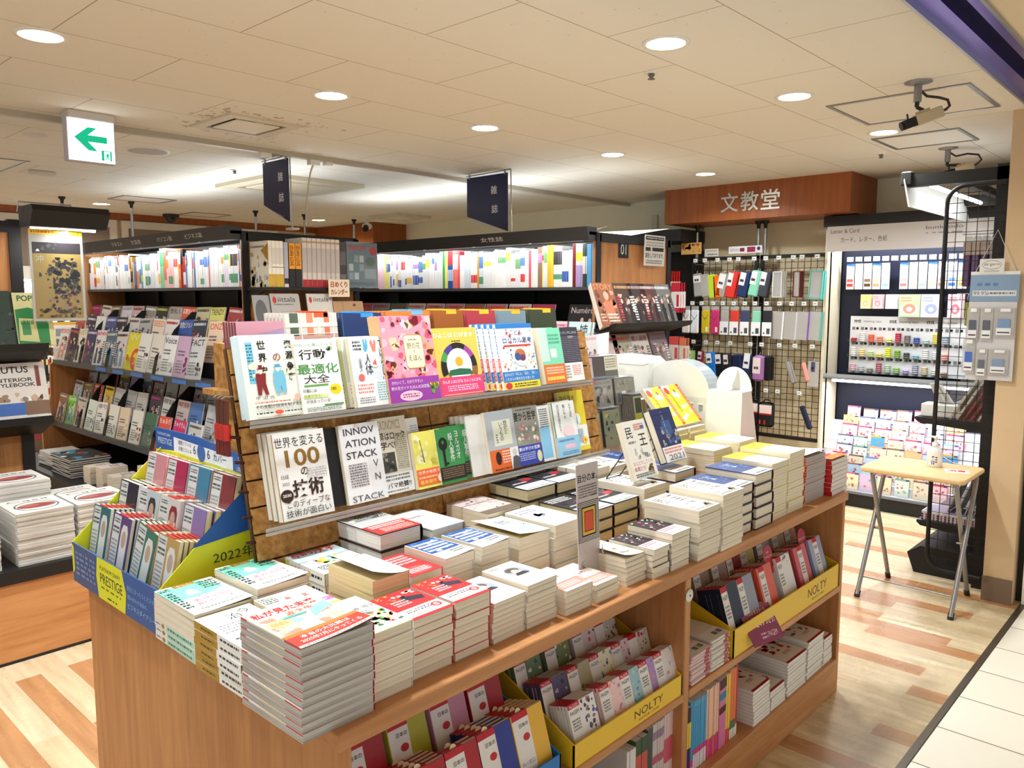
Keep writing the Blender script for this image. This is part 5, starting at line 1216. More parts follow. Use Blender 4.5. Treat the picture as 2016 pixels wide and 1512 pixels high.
def diary_meshes(name, w_, h_, t_, body, pages=True, strip=True, dot=None, win=None, clear=True, redtab=False, art=None):
 b = MB()
 x0, y0 = -w_ / 2,-h_ / 2
 b.box((x0, y0,0),(x0 + w_, y0 + h_, t_), mat(body, 0.4))
 els = []
 if art: els += art
 if strip:
  els += [('r', 0.04,0.1,0.44,0.98,(240,240,240)),('s', 0.07,0.86,0.41,0.94,2,(70,70,74)),('s', 0.07,0.7,0.41,0.82,2,(40,40,44)),('s', 0.07,0.16,0.4,0.62,8,(176,176,180))]
 if win: els += [('p', [(0.54,0.2),(0.92,0.14),(0.92,0.78),(0.84,0.88),(0.62,0.88),(0.54,0.78)], win),('r', 0.56,0.16,0.9,0.62,(246,246,244)),('e', 0.73,0.66,0.12,0.13,(206,180,160))]
 if dot: els += [('e', 0.5,0.24,0.22,0.15, dot),('s', 0.36,0.18,0.64,0.3,3,(246,240,240))]
 b.flat(els, Matrix.Translation((x0, y0, t_)), w_, h_)
 if redtab: b.box((-w_ * 0.2, y0 + h_, t_ * 0.2),(w_ * 0.25, y0 + h_ + 0.003, t_ * 0.9), mat((232,70,56)))
 cm = b.mesh(name)
 p = MB().box((x0 + 0.002, y0 + 0.003, t_ * 0.15),(x0 + w_ + 0.0008, y0 + h_ + 0.0006, t_ * 0.85), PAGES_CREAM if pages else PAGES_WHITE)
 s_ = MB().box((x0 - 0.002, y0, t_ + 0.001),(x0 + w_ + 0.002, y0 + h_ + 0.012, t_ + 0.0014), CLEAR) if clear else None
 return cm, p.mesh(name + '_pages'),(s_.mesh('clear_sleeve') if s_ else None)
def row_of(name, ms, M0, n, step, label, cat, group, h_, roll=0.0):
 """n copies one behind the other; the first is the front one"""
 for i in range(n):
  M = M0 @ Matrix.Translation((RND.uniform(-0.0015,0.0015), h_ / 2,-step * i))
  o = inst(name, ms[0], None, M)
  inst('page_block', ms[1], o)
  if ms[2]: inst('clear_sleeve', ms[2], o)
  tag(o, label if i == 0 else '%s copy back behind the %s' % (nth(i + 1), label.split(',')[0]), cat, group)
DG = 'diaries in the blue and yellow counter box'
for x, body, dot, lb in ((-2.275,(226,150,160),(236,150,164), 'pink covered diary, top row left'),(-2.145,(190,34,92),(196,20,90), 'magenta covered diary, top row'),(-2.015,(62,140,176),(40,130,190), 'turquoise covered diary, top row'),(-1.885,(142,40,50),(196,40,60), 'dark red covered diary, top row right')):
 row_of('diary', diary_meshes('diary', 0.118,0.15,0.02, body, strip=True, dot=dot), frame((x, 0.948, LY + 0.162), '-Y', 0.2),2,0.024, lb, 'diary', DG, 0.15)
for x, body, dot, win, lb in ((-2.295,(44,44,66),(60,60,80), None, 'navy covered diary, middle row left'),(-2.165,(214,226,234), None, (52,52,56), 'white refill with a black window, middle row'),(-2.035,(240,228,226), None, (150,44,48), 'white refill with a red window, middle row'),(-1.895,(150,126,190),(130,100,190), None, 'lilac covered diary, middle row right')):
 row_of('diary', diary_meshes('diary', 0.116,0.152,0.018, body, dot=dot, win=win, redtab=bool(win)), frame((x, 0.872, LY + 0.088), '-Y', 0.2),3,0.022, lb, 'diary', DG, 0.152)
for x, body, roll, n, yaw, lb in ((-2.29,(52,120,128),0.03,6,0.0, 'teal edged refill diary, bottom row left'),(-2.16,(104,76,142),-0.02,5,0.0, 'purple refill diary, bottom row'),(-2.02,(58,128,112),-0.14,5,0.0, 'slanting green refill diary, bottom row'),(-1.885,(206,166,96),-0.03,7,0.0, 'tan refill diary, bottom row right')):
 row_of('diary', diary_meshes('diary', 0.112,0.172,0.011, body, win=(246,240,236), redtab=True), frame((x, 0.785, LY + 0.014), '-Y', 0.2, roll), n, 0.0135, lb, 'diary', DG, 0.172)

# ================================================================ boxes at the far end of the island
g = thing('gift_box', 'white flared card box with a round back and strap handle', 'box', (-1.55,2.98, LY))
WB = mat((232,230,222),0.5)
mb = MB()
b0 = [(-0.085,-0.06,0),(0.085,-0.06,0),(0.1,0.11,0),(-0.085,0.11,0)]
t0 = [(-0.085,-0.02,0.38),(0.07,-0.02,0.38),(0.07,0.06,0.38),(-0.085,0.06,0.38)]
mb.add(b0 + t0, [(3,2,1,0),(4,5,6,7),(0,1,5,4),(1,2,6,5),(2,3,7,6),(3,0,4,7)], WB)
mb.obj('body', g)
arc = [(0.08 * math.cos(a),0.38 + 0.095 * math.sin(a)) for a in [i * PI / 18 for i in range(19)]]
MB().prism([(x - 0.007, z) for x, z in arc], 0.055,0.058, WB, 'Y').obj('round_back', g)
mb = MB()
hp = [(-0.01 + 0.012 * math.sin(i / 8 * PI),-0.012 + 0.068 * i / 8,0.382 + 0.09 * math.sin(i / 8 * PI * 0.5)) for i in range(9)]
for a, b_ in zip(hp[:-1], hp[1:]):
 mb.quad([(a[0] - 0.018, a[1], a[2]),(a[0] + 0.018, a[1], a[2]),(b_[0] + 0.018, b_[1], b_[2]),(b_[0] - 0.018, b_[1], b_[2])], mat((236,238,240),0.4))
mb.obj('handle', g)
g = thing('domed_display_box', 'back of a pale grey domed display box with a row of slots', 'display box', (-1.785,2.96, LY))
GB = mat((218,218,212),0.5)
dome = [(-0.155,0),(0.155,0),(0.155,0.36)] + [(0.155 * math.cos(a),0.36 + 0.135 * math.sin(a)) for a in [i * PI / 20 for i in range(1,20)]] + [(-0.155,0.36)]
MB().prism(dome, 0,0.004, GB, 'Y').obj('back_card', g)
mb = MB().box((-0.155,0.004,0),(-0.151,0.16,0.34), GB).box((0.151,0.004,0),(0.155,0.16,0.34), GB).box((-0.155,0.004,0),(0.155,0.16,0.004), GB).box((-0.15,-0.001,0.325),(0.15,0,0.345), mat((206,206,200),0.5))
mb.obj('tray', g)
mb = MB()
for i in range(6):
 xx = -0.12 + i * 0.048
 mb.box((xx - 0.008,-0.002,0.29),(xx + 0.008,0,0.315), mat((150,160,166),0.5)).box((xx - 0.011,-0.004,0.314),(xx + 0.011,0,0.321), mat((238,238,234),0.5))
mb.obj('slot', g)
dd = [(x, z) for x, z in dome if z >= 0.36]
mb = MB()
for (a, b_) in zip(dd[:-1], dd[1:]):
 mb.quad([(a[0], 0.004, a[1]),(a[0], 0.1, a[1]),(b_[0], 0.1, b_[1]),(b_[0], 0.004, b_[1])], mat((206,220,232),0.2, alpha=0.5))
mb.obj('clear_rim', g)
g = thing('white_carton', 'white carton with a folded top edge behind the disc packs', 'box', (-2.0,2.92, LY))
MB().prism([(-0.1,0),(0.1,0),(0.1,0.478),(0.07,0.5),(-0.1,0.505)], 0,0.14, mat((226,226,220),0.5), 'Y').obj('body', g)
MB().prism([(-0.1,0.47),(0.07,0.468),(0.1,0.478),(0.07,0.5),(-0.1,0.505)], -0.002,0, mat((236,236,232),0.5), 'Y').obj('flap', g)
# disc packs on white steps
g = thing('stepped_display_rack', 'white stepped rack of clear wrapped disc packs at the right end of the slat wall', 'display rack', (-1.95,2.6, LY))
mb = MB()
for X, z in ((-1.84,0.99),(-1.89,1.14),(-1.94,1.245),(-2.0,1.335)):
 mb.box((X - 0.055 + 1.95,2.4 - 2.6,0),(X + 1.95,2.84 - 2.6, z - LY), mat((230,230,228),0.4))
mb.obj('steps', g)
mb = MB()
F = frame((-0.105,0.08,1.33 - LY), '+X', 0.1)
mb.add([tuple(F @ Vector(p)) for p in ((-0.02,0.0,0),(0.16,0.01,0),(0.175,0.1,0),(-0.02,0.085,0))], [(0,1,2,3)], mat((226,226,222),0.5))
mb.obj('flap', g)
def disc_pack(X, Y, zb, w_, h_, n, els, lb, body=(120,112,110), step=0.011):
 b = MB().box((-w_ / 2,-h_ / 2,0),(w_ / 2, h_ / 2,0.007), mat(body, 0.3)).flat(els, Matrix.Translation((-w_ / 2,-h_ / 2,0.007)), w_, h_)
 cm = b.mesh('disc_pack')
 sl = MB().box((-w_ / 2 - 0.003,-h_ / 2,0.0085),(w_ / 2 + 0.003, h_ / 2 + 0.01,0.0088), CLEAR).box((-w_ / 2 - 0.003, h_ / 2 + 0.009,-0.002),(w_ / 2 + 0.003, h_ / 2 + 0.0095,0.009), mat((206,208,222),0.3, alpha=0.6)).mesh('clear_sleeve')
 for i in range(n):
  M = frame((X + 0.004 - step * i, Y, zb + 0.001), '+X', 0.16) @ Matrix.Translation((0, h_ / 2,0))
  o = inst('disc_pack', cm, None, M); inst('clear_sleeve', sl, o)
  tag(o, lb if i == 0 else '%s copy back behind the %s' % (nth(i + 1), lb.split(',')[0]), 'disc pack', 'clear wrapped disc packs on the white steps')
art_g = [('k', 0.02,0.2,0.98,0.98,20, [(120,150,120),(90,120,110),(150,170,160)], 3,0.12)]
disc_pack(-1.835,2.445,0.99,0.1,0.14,4, [('r', 0,0,1,1,(130,150,142))] + art_g, 'grey green disc pack, bottom step left', (140,150,146))
disc_pack(-1.835,2.57,0.99,0.11,0.145,3, [('r', 0,0,1,1,(150,152,130)),('k', 0.02,0.2,0.98,0.9,16, [(190,190,90),(110,130,70),(60,66,70)], 6,0.1)], 'disc pack with yellow leaves, bottom step middle')
disc_pack(-1.82,2.765,1.062,0.135,0.115,6, [('r', 0,0,1,1,(206,190,150)),('r', 0.06,0.4,0.4,0.94,(80,84,66)),('r', 0.44,0.1,0.62,0.96,(176,110,60)),('r', 0.66,0.5,0.95,0.94,(70,80,76)),('r', 0.02,0.02,0.98,0.36,(206,196,60)),('r', 0.1,0.05,0.34,0.2,(60,56,40))], 'disc pack with dark panels and a yellow strip, right end')
disc_pack(-1.887,2.57,1.142,0.135,0.108,4, [('r', 0,0,1,1,(150,140,132)),('t', 'JUJUTSU KAISEN', 0.1,0.82,0.12,(60,56,54), {'w': 0.8}),('k', 0.1,0.06,0.9,0.78,24, [(70,66,66),(110,104,100),(40,38,40),(170,160,154)], 5,0.12),('r', 0.0,0.88,0.2,1.0,(206,70,90))], 'disc pack with dark swirls and a pink corner, second step')
disc_pack(-1.887,2.725,1.142,0.14,0.106,3, [('r', 0,0,1,1,(130,122,112)),('r', 0.1,0.1,0.24,0.45,(90,100,110)),('r', 0.32,0.1,0.52,0.5,(206,200,180)),('r', 0.6,0.1,0.8,0.5,(120,70,60)),('k', 0.05,0.55,0.95,0.95,8, [(150,140,130)], 3,0.1)], 'brown disc pack with three small figures, second step right', (110,104,96))
disc_pack(-1.937,2.52,1.247,0.09,0.09,2, [('r', 0,0,1,1,(206,180,176)),('k', 0.1,0.1,0.9,0.7,6, [(60,50,50),(150,110,100)], 3,0.14)], 'pale pink disc pack, third step left')
disc_pack(-1.937,2.605,1.247,0.075,0.092,2, [('r', 0,0,1,1,(70,48,42))], 'dark brown disc pack, third step middle', (70,48,42))
disc_pack(-1.937,2.69,1.247,0.09,0.092,2, [('r', 0,0,1,1,(90,80,72)),('r', 0.02,0.36,0.98,0.98,(226,216,186)),('s', 0.1,0.45,0.9,0.9,4,(150,130,110))], 'disc pack with a cream label, third step right', (90,80,72))
disc_pack(-1.995,2.53,1.337,0.085,0.105,2, [('r', 0,0,1,1,(56,120,96)),('k', 0.05,0.05,0.95,0.95,8, [(90,150,126),(40,96,76)], 2,0.14)], 'green foil disc pack, top step left', (56,120,96))
disc_pack(-1.995,2.63,1.337,0.085,0.086,1, [('r', 0,0,1,1,(240,226,222)),('t', 'PIECE BOX!', 0.06,0.78,0.14,(206,60,70), {'w': 0.88}),('k', 0.1,0.05,0.9,0.6,10, [(60,50,56),(120,90,170),(206,120,110),(236,200,180)], 4,0.1)], 'white disc pack with red lettering, top step right')

# ================================================================ the two open bays: planners, notebooks
RT_ = (196,28,46)
def planner(name, w_, h_, t_, body, num=None, band=0.42, brand='PAGEM', art=None, edge=None, red=True, lines=True, bx=0.0):
 b = MB(); x0, y0 = -w_ / 2,-h_ / 2
 b.box((x0, y0,0),(x0 + w_, y0 + h_, t_), mat(body, 0.35))
 els = list(art or [])
 if band:
  els += [('r', bx, 0, bx + band, 1,(238,232,228))]
  if red: els += [('r', bx, 0.92, bx + band, 1, RT_)]
  if num: els += [('t', 'No.' + num, bx + 0.06 * band / 0.42,0.935,0.05,(250,236,236), {'w': band * 0.7})]
  if brand: els += [('t', brand, bx + band * 0.12,0.8,0.07,(70,66,66), {'w': band * 0.76})]
  if lines: els += [('s', bx + band * 0.15,0.5, bx + band * 0.85,0.72,4,(130,124,122)),('r', bx, 0.24, bx + band, 0.265,(50,44,46)),('s', bx + band * 0.1,0.04, bx + band * 0.8,0.2,3,(150,144,140))]
 b.flat(els, Matrix.Translation((x0, y0, t_)), w_, h_)
 if red: b.box((x0 + bx * w_, y0 + h_, 0),(x0 + (bx + band) * w_, y0 + h_ + 0.0012, t_), mat(RT_, 0.4))
 cm = b.mesh(name)
 p = MB().box((x0 + 0.002, y0 + 0.002, t_ * 0.2),(x0 + w_ + 0.0006, y0 + h_ + 0.0006, t_ * 0.8), PAGES_WHITE)
 return cm, p.mesh(name + '_pages'), None
def flower_art(seed, bg, cols, n=16, size=0.1):
 return [('r', 0,0,1,1, bg),('k', 0.42,0.0,1,1, n, cols, seed, size)]
def tray(name, label, y0, y1, front_z, back_z, X1, els, m, wall=0.004, zb=0.445, steps=3, X0=-1.42, sidez=None):
 t = thing(name, label, 'display tray', (X1,(y0 + y1) / 2, zb)); yc = (y0 + y1) / 2
 mb = MB().box((-wall, y0 - yc, 0),(0, y1 - yc, front_z - zb), m)
 mb.flat(els, frame((0.0002, y0 - yc, 0), '+X'), y1 - y0, front_z - zb)
 mb.obj('front_panel', t)
 for y in (y0 - yc, y1 - yc - wall):
  MB().prism([(X0 - X1,0),(0,0),(0, front_z - zb),(X0 - X1, back_z - zb)], y, y + wall, m, 'Y').obj('side_panel', t)
 mb = MB()
 D = (X1 - X0 - wall) / steps
 for i in range(steps):
  mb.box((-wall - (i + 1) * D, y0 - yc + wall, 0.0),(-wall - i * D, y1 - yc - wall, 0.004 + i * (back_z - front_z) * 0.8 / steps), m)
 mb.obj('step_insert', t)
 MB().box((X0 - X1 - 0.003, y0 - yc, 0),(X0 - X1, y1 - yc, back_z - zb), m).obj('back_panel', t)
 return D
YEM = mat((236,192,40),0.4)
NOL = [('t', 'NOLTY', 0.66,0.36,0.36,(70,56,20), {'w': 0.2}),('t', 'SINCE 1949', 0.7,0.16,0.1,(120,100,40), {'w': 0.13})]
tray('planner_tray', 'yellow card tray of patterned pocket planners in the near bay', 1.43,1.928,0.505,0.66,-1.122, [('t', 'NOLTY', 0.52,0.36,0.36,(70,56,20), {'w': 0.28}),('t', 'SINCE 1949', 0.56,0.16,0.1,(120,100,40), {'w': 0.2})], YEM, X0=-1.46, steps=4)
tray('planner_tray', 'yellow card tray of plain planners in the far bay', 2.24,3.11,0.537,0.66,-1.122, NOL, YEM, X0=-1.45, steps=3)
PG = 'patterned pocket planners in the yellow tray'
W2 = (240,236,234)
FA = [
[(1.508,(238,234,234), '2123', [(90,50,60),(70,80,150),(140,110,120)], 6, 'white planner with dark red sprigs, front row left'),(1.63,(244,206,206), '2177', [(170,140,190),(236,150,150),(250,220,210)], 4, 'pink planner with a lilac flower, front row'),
(1.725,(160,196,206), '2178', [(120,140,190),(140,180,190),(180,210,214)], 5, 'light blue planner with a star flower, front row'),(1.81,(176,140,196), '2179', [(150,110,180),(220,130,140),(190,160,206)], 4, 'violet planner, front row'),(1.885,(226,216,216), '2180', [(180,176,206),(216,150,120),(236,226,226)], 4, 'pale planner with a round lace flower, front row right')],
[(1.50,(96,84,120), '2124', [(110,90,150),(200,196,206),(60,50,90)], 6, 'purple floral planner, second row left'),(1.605,(180,170,140), '2122', [(90,120,90),(200,170,80),(150,90,70)], 4, 'green and gold floral planner, second row'),(1.70,(240,230,200), '2182', [(230,210,90),(90,80,150),(90,150,170)], 4, 'cream planner with yellow flowers, second row'),
(1.80,(226,196,206), '2183', [(150,90,110),(226,206,210),(180,130,140)], 5, 'pink sprigged planner with a purple edge, second row'),(1.88,(222,214,200), None, [(176,60,70),(206,190,170)], 2, 'pale pack marked with a five, second row right')],
[(1.49,(110,130,100), '2121', [(220,190,60),(240,236,226),(60,90,70)], 5, 'green planner with yellow daisies, third row left'),(1.61,(120,136,96), '2121', [(226,196,70),(240,236,226),(70,90,60)], 4, 'green planner with a big daisy, third row'),(1.73,(226,206,206), '2181', [(206,90,120),(240,226,226),(120,30,60)], 4, 'planner with a pink poppy, third row'),
(1.83,(206,200,190), None, [(150,60,50),(90,90,90),(230,226,220)], 3, 'pale planner with small tulips, third row right')],
[(1.52,(70,60,60), None, [(130,60,60),(180,170,160)], 4, 'dark floral planner, back row left'),(1.66,(60,56,66), '2120', [(90,90,110),(190,190,196)], 4, 'dark navy floral planner, back row'),(1.79,(150,30,40), None, [], 3, 'deep red planner, back row right')]]
DX = (1.46 - 1.122 - 0.004) / 4
for r, row in enumerate(FA):
 for (y, body, num, cols, n, lb) in row:
  hh = 0.13 if r < 3 else 0.135; ww = 0.1 if y > 1.6 or r else 0.106
  ms = planner('pocket_planner', ww, hh, 0.0085, body, num, 0.42, 'PAGEM' if num else None, flower_art(int(y * 100) + r, body, cols or [body], 26,0.07), lines=(r == 0))
  row_of('pocket_planner', ms, frame((-1.134 - r * DX, y, 0.452 + r * 0.031), '+X', 0.3), n, 0.0105, lb, 'planner', PG, hh)
PG2 = 'plain planners in the yellow tray'
D2 = (1.45 - 1.122 - 0.004) / 3
for (y, body, n, art, lb, bx) in ((2.31,(30,36,58),6, None, 'navy planner, front row left', 0.02),(2.42,(150,156,170),4, None, 'grey blue planner beside the navy ones, front row', 0.02),(2.565,(226,96,66),6, None, 'orange red planner, front row', 0.12),
        (2.715,(232,228,226),5, [('k', 0.4,0.85,1,1,8, [(60,56,60)], 3,0.05)], 'white planner with a dark top border, front row', 0.0),(2.86,(206,84,92),5, None, 'rose red planner, front row', 0.3),(3.0,(160,166,196),5, None, 'lavender blue planner, front row right', 0.3)):
 ms = planner('planner', 0.108,0.205,0.012, body, None, 0.36, 'PAGEM', art, bx=bx)
 row_of('planner', ms, frame((-1.136, y, 0.452), '+X', 0.3), n, 0.0145, lb, 'planner', PG2,0.205)
for (y, body, n, lb) in ((2.33,(166,140,120),3, 'beige planner, back row left'),(2.45,(180,150,140),2, 'pale brown planner, back row'),(2.555,(150,50,48),3, 'brick red planner, back row'),(2.66,(206,200,130),3, 'pale olive planner, back row'),(2.79,(176,160,158),5, 'patterned grey planner, back row'),(2.92,(196,186,160),3, 'sand planner, back row'),(3.03,(186,150,130),4, 'tan planner, back row right')):
 ms = planner('planner', 0.1,0.19,0.012, body, None, 0.42, 'PAGEM', [('k', 0.4,0.3,1,1,8, [tuple(max(0, c - 30) for c in body), tuple(min(255, c + 24) for c in body)], int(y * 50),0.08)])
 row_of('planner', ms, frame((-1.262, y, 0.485), '+X', 0.26), n, 0.0145, lb, 'planner', PG2,0.19)
# round red pop tags between the planners
for y, s1, s2, lb in ((2.635, '私の', 'アイテムにメモ', 'round dark red pop tag above the orange planners'),(2.925, '', '初めてです!', 'round dark red pop tag above the rose planners')):
 F = frame((-1.2, y, 0.66), '+X', 0.2)
 mb = MB(); mb.M = F
 pts = [(0.034 * math.cos(a),0.012 + 0.03 * math.sin(a)) for a in [i * PI / 10 for i in range(11)]] + [(-0.034,-0.06),(0.034,-0.06)]
 mb.prism(pts, 0,0.001, mat((176,24,44),0.4)); mb.M = None
 els = [('t', s2,0.1,0.3,0.16,(246,220,220), {'w': 0.8})] + ([('t', s1,0.36,0.58,0.14,(246,220,220))] if s1 else [])
 mb.flat(els, F @ Matrix.Translation((-0.034,-0.02,0.001)),0.068,0.06)
 tag(mb.obj('pop_tag'), lb, 'sign', 'dark red pop tags')
F = frame((-1.094,2.33,0.458), '+X', 0.62,-0.12)
mb = MB(); mb.M = F
mb.box((0,0,0),(0.195,0.13,0.0012), mat((150,20,46),0.35)); mb.M = None
mb.flat([('r', 0,0,1,0.42,(142,44,84)),('t', '「マルチタスク」も', 0.14,0.74,0.12,(250,230,232), {'w': 0.66}),('t', 'この1冊ですっきり!', 0.06,0.42,0.22,(250,240,240), {'w': 0.88, 'b': 0.02}),('t', 'PAGEM', 0.56,0.12,0.14,(240,210,220), {'w': 0.3}),('s', 0.34,0.1,0.52,0.28,2,(230,190,206))], F @ Matrix.Translation((0,0,0.0012)),0.195,0.13)
tag(mb.obj('promo_card'), 'dark red promotional card leaning on the yellow tray front', 'sign')
# blue tray of large planners, near bay
tray('planner_tray', 'blue card tray of bright large planners in the near bay', 0.81,1.39,0.5,0.64,-1.13, [], mat((36,120,196),0.4), X0=-1.46, steps=3)
PG3 = 'bright large planners in the blue tray'
for r, row in enumerate(([(1.02,(176,36,40),5, 'red planner, front row left'),(1.12,(176,36,40),2, 'second red planner, front row'),(1.215,(48,58,150),6, 'royal blue planner, front row'),(1.325,(236,184,60),6, 'yellow planner, front row right')],
      [(0.93,(170,34,40),3, 'red planner, middle row left'),(1.05,(186,178,50),5, 'olive yellow planner, middle row'),(1.17,(206,140,166),4, 'pink planner, middle row'),(1.29,(176,30,40),5, 'crimson planner, middle row right')],
      [(0.89,(214,120,40),2, 'orange planner, back row left'),(1.0,(150,124,84),3, 'tan planner, back row'),(1.13,(206,62,32),3, 'orange red planner, back row'),(1.25,(236,176,40),4, 'amber yellow planner, back row right')])):
 for (y, body, n, lb) in row:
  ms = planner('large_planner', 0.108,0.168,0.015, body, None, 0.5, None, None, bx=0.02)
  b2 = MB()
  t2 = planner('large_planner', 0.108,0.168,0.015, body, None, 0.5, None, [('r', 0.02,0.0,0.52,1,(236,226,220))], bx=0.02, lines=False)
  els = [('e', 0.36,0.66,0.1,0.05,(200,40,44)),('t', '日本の', 0.2,0.8,0.06,(60,56,56)),('t', 'ディーズミニ', 0.06,0.3,0.06,(150,50,50), {'w': 0.42}),('s', 0.06,0.1,0.48,0.22,2,(150,140,140))]
  mbx = MB().flat(els, Matrix.Translation((-0.054,-0.084,0.0158)),0.108,0.168)
  mbx.lathe([(0.001,0.0),(0.01,0.001)], mat((250,236,200)),(-0.02,0.084,0.0075),12)
  lab = mbx.mesh('band_print')
  for i in range(n):
   M = frame((-1.15 - r * 0.108, y, 0.452 + r * 0.05), '+X', 0.3) @ Matrix.Translation((RND.uniform(-0.002,0.002),0.084,-0.019 * i))
   o = inst('large_planner', t2[0], None, M); inst('page_block', t2[1], o); inst('band_print', lab, o)
   tag(o, lb if i == 0 else '%s copy back behind the %s' % (nth(i + 1), lb.split(',')[0] + ',' + lb.split(',')[1]), 'planner', PG3)
ms = book_meshes('white_planner', 0.13,0.19,0.018,(236,236,236),(40,70,150), 'w', [('r', 0,0,1,0.05,(40,60,140)),('e', 0.3,0.6,0.08,0.05,(50,70,150))], False, 'L')
# piles of packs at the left of the far bay, on the middle shelf
pk_m = {}
for (y0, y1, n, body, lb) in ((1.985,2.1,8,(226,190,192), 'pink wrapped pack'),(2.105,2.215,9,(226,214,206), 'cream wrapped pack')):
 b = MB().bevbox((-(y1 - y0) / 2,-0.09,0),((y1 - y0) / 2,0.09,0.0105), mat(body, 0.35),0.003)
 b.flat([('r', 0.05,0.0,0.95,0.3,(236,232,226)),('s', 0.45,0.05,0.62,0.24,1,(40,36,36)),('s', 0.68,0.05,0.86,0.24,1,(40,36,36))], Matrix.Translation((-(y1 - y0) / 2,-0.09,0.0105)), y1 - y0,0.18)
 b.box(((y1 - y0) * 0.2,-0.0905,0.002),((y1 - y0) * 0.42,-0.09,0.009), mat((176,50,60)))
 me = b.mesh('wrapped_pack')
 for i in range(n):
  o = inst('wrapped_pack', me, None, Matrix.Translation((-1.215 + RND.uniform(-0.004,0.004),(y0 + y1) / 2,0.446 + i * 0.0112)) @ Matrix.Rotation(PI / 2 + RND.uniform(-0.03,0.03),4, 'Z'))
  tag(o, '%s in the %s pile left of the yellow tray' % (stack_pos(i, n, lb), 'front' if y0 < 2.1 else 'other'), 'stationery pack', lb + 's in a pile')
# piles of flower-covered diaries on the bottom shelf of the far bay
for (y0, y1, zt, n, cols, lb) in ((2.415,2.545,0.262,10, [(206,120,60),(226,190,150),(150,40,50)], 'with an orange flower, left of the bottom shelf'),(2.55,2.67,0.21,6, [(176,40,60),(206,150,120),(226,210,190)], 'with dark berries, low pile on the bottom shelf'),(2.685,2.85,0.27,11, [(190,30,56),(150,40,60),(120,140,90)], 'with a red bouquet on the bottom shelf'),(2.86,3.01,0.29,10, [(150,40,60),(110,130,80),(200,150,150)], 'with a leafy border on the bottom shelf'),(3.015,3.1,0.25,9, [(150,140,110),(110,120,90)], 'at the far right of the bottom shelf')):
 art = [('r', 0,0,1,1,(230,220,208)),('k', 0.1,0.35,0.9,0.9,22, cols, int(y0 * 100),0.09),('r', 0,0,1,0.05,(176,26,40)),('e', 0.82,0.3,0.05,0.035,(190,40,50)),('s', 0.4,0.2,0.7,0.28,2,(180,110,110))]
 mk_stack(lb, 'white diary', 'flower_diary', -1.132,0.2, y0, y1, zt, n, (230,222,212), 'w', art, side='R', spine=(200,190,180), edge=(216,206,196), base=0.14, cat='diary', group='flower covered diaries on the bottom shelf')
# upright thin notebooks on the bottom shelf, spines to the aisle
def spine_row(y0, z0, X, specs, h_, dp, label, cat, group, name='thin_notebook', facing='+X', zrot=0.0):
 """specs: (thickness, body, [(from, to, colour) along the height], height factor)"""
 y = y0
 for i, (th, body, bands, hf) in enumerate(specs):
  hh = h_ * hf
  b = MB().box((0,-dp, 0),(th * 0.94,0, hh), mat(body, 0.45))
  b.box((0.0006,-dp - 0.0004,0.001),(th * 0.94 - 0.0006,-0.0006, hh + 0.0004), PAPERW)
  F = Matrix(((1,0,0,0),(0,0,1,0.0003),(0,1,0,0),(0,0,0,1)))
  for k, (a, c_, col) in enumerate(bands):
   b.add([(0,0.0003 + k * 0.0002, a * hh),(th * 0.94,0.0003 + k * 0.0002, a * hh),(th * 0.94,0.0003 + k * 0.0002, c_ * hh),(0,0.0003 + k * 0.0002, c_ * hh)], [(3,2,1,0)], mat(col, 0.45))
  me = b.mesh(name)
  yield i, y, me, th, body
  y += th
def place_spines(y0, z0, X, specs, h_, dp, fmt, cat, group, name, facing='+X'):
 """facing +X: row runs along +y; facing -Y: row runs along +x (X is then the y of the front)"""
 n = len(specs)
 for i, y, me, th, body in spine_row(y0, z0, X, specs, h_, dp, '', cat, group, name):
  if facing == '+X':     # local x -> +Y, local y(out) -> +X
   M = Matrix(((0,1,0, X),(1,0,0, y),(0,0,1, z0),(0,0,0,1)))
   # mirrored frame: turn the faces by flipping y as a proper rotation
   M = Matrix.Translation((X, y + th * 0.94, z0)) @ Matrix.Rotation(-PI / 2,4, 'Z')
  else:
   M = Matrix.Translation((y + th * 0.94, X, z0)) @ Matrix.Rotation(PI, 4, 'Z')
  M = M @ Matrix.Translation((0, RND.uniform(-0.004,0),0))
  o = inst(name, me, None, M)
  tag(o, fmt % (colour_name(body), nth(i + 1)), cat, group)
def colour_name(c):
 r, g, b = c
 mx, mn = max(c), min(c)
 if mx - mn < 26:
  return 'white' if mn > 214 else 'pale grey' if mn > 150 else 'grey' if mx > 84 else 'black'
 import colorsys
 h, s, v = colorsys.rgb_to_hsv(r / 255, g / 255, b / 255)
 h *= 360
 base = 'red' if h < 14 or h > 340 else 'orange' if h < 40 else 'yellow' if h < 66 else 'green' if h < 165 else 'teal' if h < 195 else 'blue' if h < 255 else 'purple' if h < 300 else 'pink'
 if base == 'orange' and (v < 0.62 or s < 0.35): base = 'brown' if v < 0.62 else 'beige'
 if base == 'red' and s < 0.5 and v > 0.6: base = 'pink'
 return ('pale ' if s < 0.3 and v > 0.75 else 'dark ' if v < 0.45 else '') + base
sp = [(0.016,(200,206,130), [(0,0.3,(40,160,140)),(0.38,0.55,(90,150,190))], 1.0)]
sp += [(0.012,(60,40,30), [(0,0.4,(60,40,110)),(0.4,0.78,(236,206,60))], 1.0)] * 3
sp += [(0.02,(64,150,196), [(0,0.06,(230,226,226)),(0.06,0.16,(220,60,130))], 1.05)] + [(0.013,(70,156,206), [(0,0.22,(226,216,220)),(0.22,0.3,(220,60,130)),(0.92,1,(90,170,210))], 1.03)] * 6
sp += [(0.011,(240,196,170), [(0,0.28,(216,50,120)),(0.3,0.32,(240,230,90))], 1.06)] * 7
